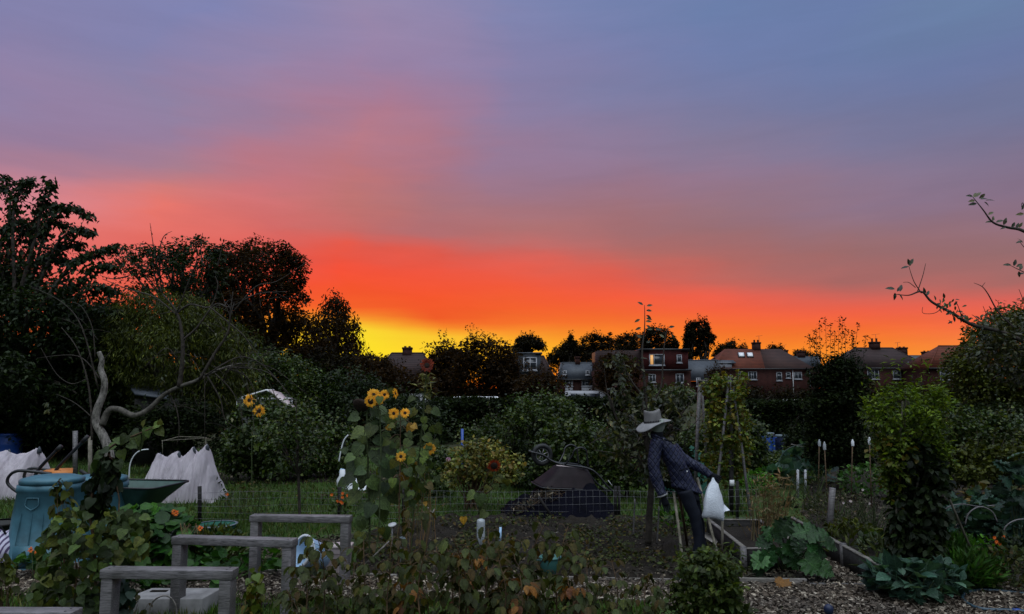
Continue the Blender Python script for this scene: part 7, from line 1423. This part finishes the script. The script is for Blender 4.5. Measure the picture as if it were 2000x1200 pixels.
arm([(1283, 862), (1279, 885), (1277, 908), (1282, 935), (1289, 955), (1294, 968)], [13, 12, 11.5, 11, 9.5, 9], -.06, -.16)
arm([(1314, 872), (1330, 892), (1345, 903), (1362, 912), (1380, 923), (1388, 929)], [11, 10.5, 9.5, 9, 8, 7.5], .10, .02)
jm.loft([sec(1281, 849, 12, 10, -12), sec(1284, 853, 15, 12, -14), sec(1288, 856, 14, 11, -16)], 20)
rumple(jm, 13, .011); rumple(jm, 34, .004)
jk = jm.build('jacket', 'quilted_cloth', sc, smooth=True)
m = MB(); m.tube([s_(1346 - 20, 920, -.1), s_(1350, 912, -.098)], .006, 6); m.build('pocket_flap', 'black_cloth', jk); m = MB(); b = s_(1342, 921, -.105); m.lathe(b, [(.001, -.008), (.008, -.006), (.008, .006), (.001, .008)], 10); m.build('button', 'white_paint', jk)
m = MB(); b = s_(1296, 858, -.09); m.lathe(b, [(.001, -.006), (.006, -.004), (.006, .004), (.001, .006)], 8); m.build('button', 'steel', jk)
m = MB(); P = [s_(1294, 858, -.078), s_(1304, 861, -.085), s_(1312, 864, -.075)]; m.tube(P, .008, 6); m.build('shoulder_strap', 'black_cloth', jk)
tm = MB(); tm.loft([sec(1338, 944, 22, 13, -14), sec(1341, 960, 23, 14, -12), sec(1345, 970, 21, 13, -10), sec(1347, 976, 20, 12, -8)], 24)
for pts, rad, dd in (([(1338, 958), (1346, 980), (1356, 1004), (1362, 1030), (1364, 1055), (1364, 1078)], [14, 13, 11.5, 10.5, 9.5, 9], -.05), ([(1350, 960), (1356, 985), (1362, 1008), (1366, 1030), (1368, 1055), (1370, 1086)], [13, 12, 11, 10, 9, 8.5], .07)):
    P = smoothpts([s_(x, y, dd) for x, y in pts], 5); k = D / F; tm.tube(P, lerp_list([r * k for r in rad], len(P)), 16)
rumple(tm, 11, .012); tm.build('trousers', 'trouser', sc, smooth=True)
hm = MB(); hm.loft([sec(1284, 852, 9, 8, -10), sec(1283, 846, 9, 8), sec(1284, 842, 11, 11), sec(1285, 836, 13, 14), sec(1285, 828, 14, 15), sec(1284, 820, 12, 13), sec(1283, 815, 6, 7)], 20); hd = hm.build('head', 'mask_cloth', sc, smooth=True)
m = MB(); m.loft([sec(1283, 857, 12, 10, -10), sec(1283, 850, 12.5, 10.5), sec(1283, 844, 12, 10), sec(1283, 842, 10, 9)], 20); m.build('scarf', 'black_cloth', sc, smooth=True)
n_ = MB(); n_.loft([(s_(1297, 833, -.03), Vector((.004, 0, .0)), Vector((0, .004, 0))), (s_(1300, 830, -.035), Vector((.012, 0, 0)), Vector((0, .010, 0))), (s_(1297, 825, -.03), Vector((.003, 0, 0)), Vector((0, .003, 0)))], 8); n_.build('nose', 'mask_cloth', hd)
# hat: drooping brim, dented crown
k = D / F; hc = s_(1276, 826, 0); V = []; nr, na = 9, 48; tiltv = Matrix.Rotation(math.radians(-6), 3, 'Y')
def hatpt(r, a, z): return hc + tiltv @ Vector((math.cos(a) * r * 1.0, math.sin(a) * r * .92, z))
rings = []
for i in range(nr):
    f = i / (nr - 1); r = (17 + 17.5 * f) * k; rg = []
    for j in range(na):
        a = 2 * math.pi * j / na; side = abs(math.sin(a)) ** 2; droop = -.055 * f * f * max(0, -math.cos(a)) ** 1.2 + .01 * f * max(0, math.cos(a)); fr = -.055 * f ** 1.5 * max(0, -math.sin(a)) * max(0, -math.cos(a) + .35); z = droop + fr + .035 * side * f * f * (1 if math.sin(a) > 0 else .1); rg.append(hatpt(r, a, z))
    rings.append(rg)
V = [tuple(p) for rg in rings for p in rg]; V2 = [(p[0], p[1], p[2] - .006) for p in V]; nV = len(V); q = [(i * na + j, i * na + (j + 1) % na, (i + 1) * na + (j + 1) % na, (i + 1) * na + j) for i in range(nr - 1) for j in range(na)]
m = MB(); m.add(V + V2, q + [(a + nV, d_ + nV, c_ + nV, b_ + nV) for a, b_, c_, d_ in q] + [((nr - 1) * na + j, (nr - 1) * na + (j + 1) % na, (nr - 1) * na + (j + 1) % na + nV, (nr - 1) * na + j + nV) for j in range(na)])
hat = m.build('hat', 'felt', sc, smooth=True); V = []
for f, z in ((1.0, -.005), (.985, .03), (.95, .07), (.92, .105), (.90, .125), (.80, .135), (.55, .118), (.25, .108), (.02, .105)):
    for j in range(na): a = 2 * math.pi * j / na; V.append(tuple(hatpt(17.5 * k * f, a, z + (.012 * math.cos(a * 2) if z > .1 else 0))))
m = MB(); m.add(V, [(i * na + j, i * na + (j + 1) % na, (i + 1) * na + (j + 1) % na, (i + 1) * na + j) for i in range(8) for j in range(na)]); m.build('crown', 'felt_warm', hat, smooth=True)
m = MB(); rg = [hatpt(17.9 * k, 2 * math.pi * j / 40, .022) for j in range(41)]; rg2 = [hatpt(17.8 * k, 2 * math.pi * j / 40, .008) for j in range(41)]; V = [tuple(p) for p in rg + rg2]; m.add(V, [(j, j + 1, j + 42, j + 41) for j in range(40)]); 
m.build('band', 'felt_dark', hat)
m = MB()
for j in range(22): c = hatpt(18.6 * k, 2 * math.pi * j / 22, .018); m.beam(c - Vector((.003, 0, .007)), c + Vector((.003, 0, .007)), .006, .004, up=(0, 1, 0))
m.build('stitching', 'black_cloth', hat)
def glove(P, d, side, curl=.3, s=1.0):
    """palm plus five tapering fingers and a thumb leaving the side of the palm"""
    P = Vector(P); d = Vector(d).normalized(); u = Vector(side).normalized(); n = d.cross(u).normalized(); m = MB()
    m.loft([(P - d * .03, u * .026, n * .022), (P, u * .028, n * .020), (P + d * .03, u * .036, n * .018), (P + d * .07, u * .040, n * .017), (P + d * .09, u * .036, n * .014)], 14)
    for i, L in enumerate((.066, .078, .074, .056)):
        o = P + d * .085 + u * (-.029 + .0195 * i); c1 = d * math.cos(curl * .6) + n * math.sin(curl * .6) + u * (-.06 + .04 * i); c2 = d * math.cos(curl * 1.6) + n * math.sin(curl * 1.6); c3 = d * math.cos(curl * 2.6) + n * math.sin(curl * 2.6)
        a = o + c1 * L * .45; b = a + c2 * L * .32; e = b + c3 * L * .25; m.tube([o - d * .012, o, a, b, e], [.0098, .0098, .009, .008, .005], 8)
    o = P + d * .02 - u * .03; m.tube([o, o - u * .022 + d * .02 + n * .006, o - u * .030 + d * .045 + n * .012, o - u * .028 + d * .062 + n * .016], [.012, .011, .010, .006], 8)
    return m
gl = glove(s_(1296, 972, -.17), Vector((.32, 0, -1)), Vector((1, -.3, .3)), .28).build('glove', 'black_cloth', sc, smooth=True); m = MB(); m.loft([(s_(1293.5, 966, -.16), Vector((.053, 0, .02)), Vector((0, .053, 0))), (s_(1294, 969, -.16), Vector((.054, 0, .02)), Vector((0, .054, 0)))], 16); m.build('cuff', 'felt', gl)
gl = glove(s_(1386, 928, .02), Vector((.75, -.2, -.35)), Vector((.4, 0, .9)), .75).build('glove', 'black_cloth', sc, smooth=True)
# bag
t = thing('carrier_bag', 'white plastic bag hanging from the right glove of the scarecrow', 'bag', gd(1393, D)); V = []; na = 40
prof = [(1392.5, 933, 1.6, 2), (1393, 940, 4, 3), (1394, 946, 9, 6), (1393, 956, 13, 9), (1393, 968, 16, 12), (1393, 982, 18.5, 14), (1393, 996, 20.5, 14), (1393, 1008, 22, 12), (1393, 1013, 22, 7), (1393, 1015, 21, 1.5)]
for i, (x, y, w, dp) in enumerate(prof):
    for j in range(na):
        a = 2 * math.pi * j / na; wr = 1 + .17 * noise.noise(Vector((math.cos(a) * 2.2, math.sin(a) * 2.2, i * .55))) + .09 * noise.noise(Vector((math.cos(a) * 7, math.sin(a) * 7, i * .8)))
        px = x + math.cos(a) * w * wr; py = y + 3 * math.cos(a) * (i / 9) ** 2 + (2.5 * noise.noise(Vector((math.cos(a) * 3, math.sin(a), 7))) if i > 6 else 0); V.append(tuple(at(px, py, D - .06 + math.sin(a) * dp * k * wr)))
m = MB(); m.add(V, [(i * na + j, i * na + (j + 1) % na, (i + 1) * na + (j + 1) % na, (i + 1) * na + j) for i in range(len(prof) - 1) for j in range(na)] + [tuple((len(prof) - 1) * na + j for j in range(na))]); bg_ = m.build('body', 'bag_plastic', t, smooth=True)
m = MB(); m.add([tuple(at(x, y, D - .07 + e)) for x, y, e in ((1413, 984, 0), (1419, 990, .03), (1426, 997, .01), (1416, 999, -.03), (1412, 1006, 0))], [(0, 1, 3), (1, 2, 3), (0, 3, 4)]); m.build('corner_flap', 'bag_plastic', bg_)
m = MB(); m.tube([at(1391, 938, D - .05), at(1372, 960, D - .02)], .004, 5); m.build('string', 'cane_pole', t)
# props and stakes
for lab, a, b, d0, d1 in (('pale pole propping the scarecrow on its left side', (1316, 962), (1336, 1107), .02, -.35), ('pale pole propping the scarecrow behind the white bag', (1362, 934), (1411, 1112), .15, -.4), ('dark pole slanting behind the scarecrow legs', (1326, 965), (1345, 1072), .1, .5), ('short upright stake under the white bag', (1411, 1010), (1409, 1075), .25, .25)):
    B_ = at(b[0], b[1], D + d1); B_ = gd(b[0], B_.y); T_ = at(a[0], a[1], D + d0); m = MB(); m.tube([B_, B_.lerp(T_, .5) + Vector((.004, 0, 0)), T_], .0155, 8); tag(m.build('prop_pole', 'cane_pole' if 'dark' not in lab else 'stem_brown', origin=B_), lab, 'pole', 'poles around the scarecrow')
t = thing('sign_plate', 'tilted pale blank sign board stuck in the bed behind the scarecrow legs', 'sign', gd(1398, 8.9)); m = MB(); V = [at(1371, 1035, 8.6), at(1376, 1050, 8.6), at(1398, 1064, 8.6), at(1402, 1058, 8.6), at(1399, 1052, 8.6)]; V = [tuple(v) for v in V] + [tuple(v + Vector((0, .012, 0))) for v in V]; m.add(V, [(0, 1, 2, 3, 4), (9, 8, 7, 6, 5)] + [(i, (i + 1) % 5, (i + 1) % 5 + 5, i + 5) for i in range(5)]); m.build('board', 'label_brown', t); m = MB(); m.tube([gd(1380, 8.63), at(1378, 1042, 8.63)], .008, 6); m.build('peg', 'wood_dark', t)
for x, D_, y, lab in ((1283, 9.3, 990, 'thin stick leaning beside the fruit tree foot'), (1236, 9.6, 975, 'crooked thin stick left of the fruit tree trunk')):
    B_ = gd(x, D_); m = MB(); m.tube(smoothpts([B_, B_ + Vector((.02, 0, .25)), at(x + 4, y, D_)], 3), .009, 6); tag(m.build('garden_stick', 'wood_grey', origin=B_), lab, 'stick', 'sticks by the fruit tree')
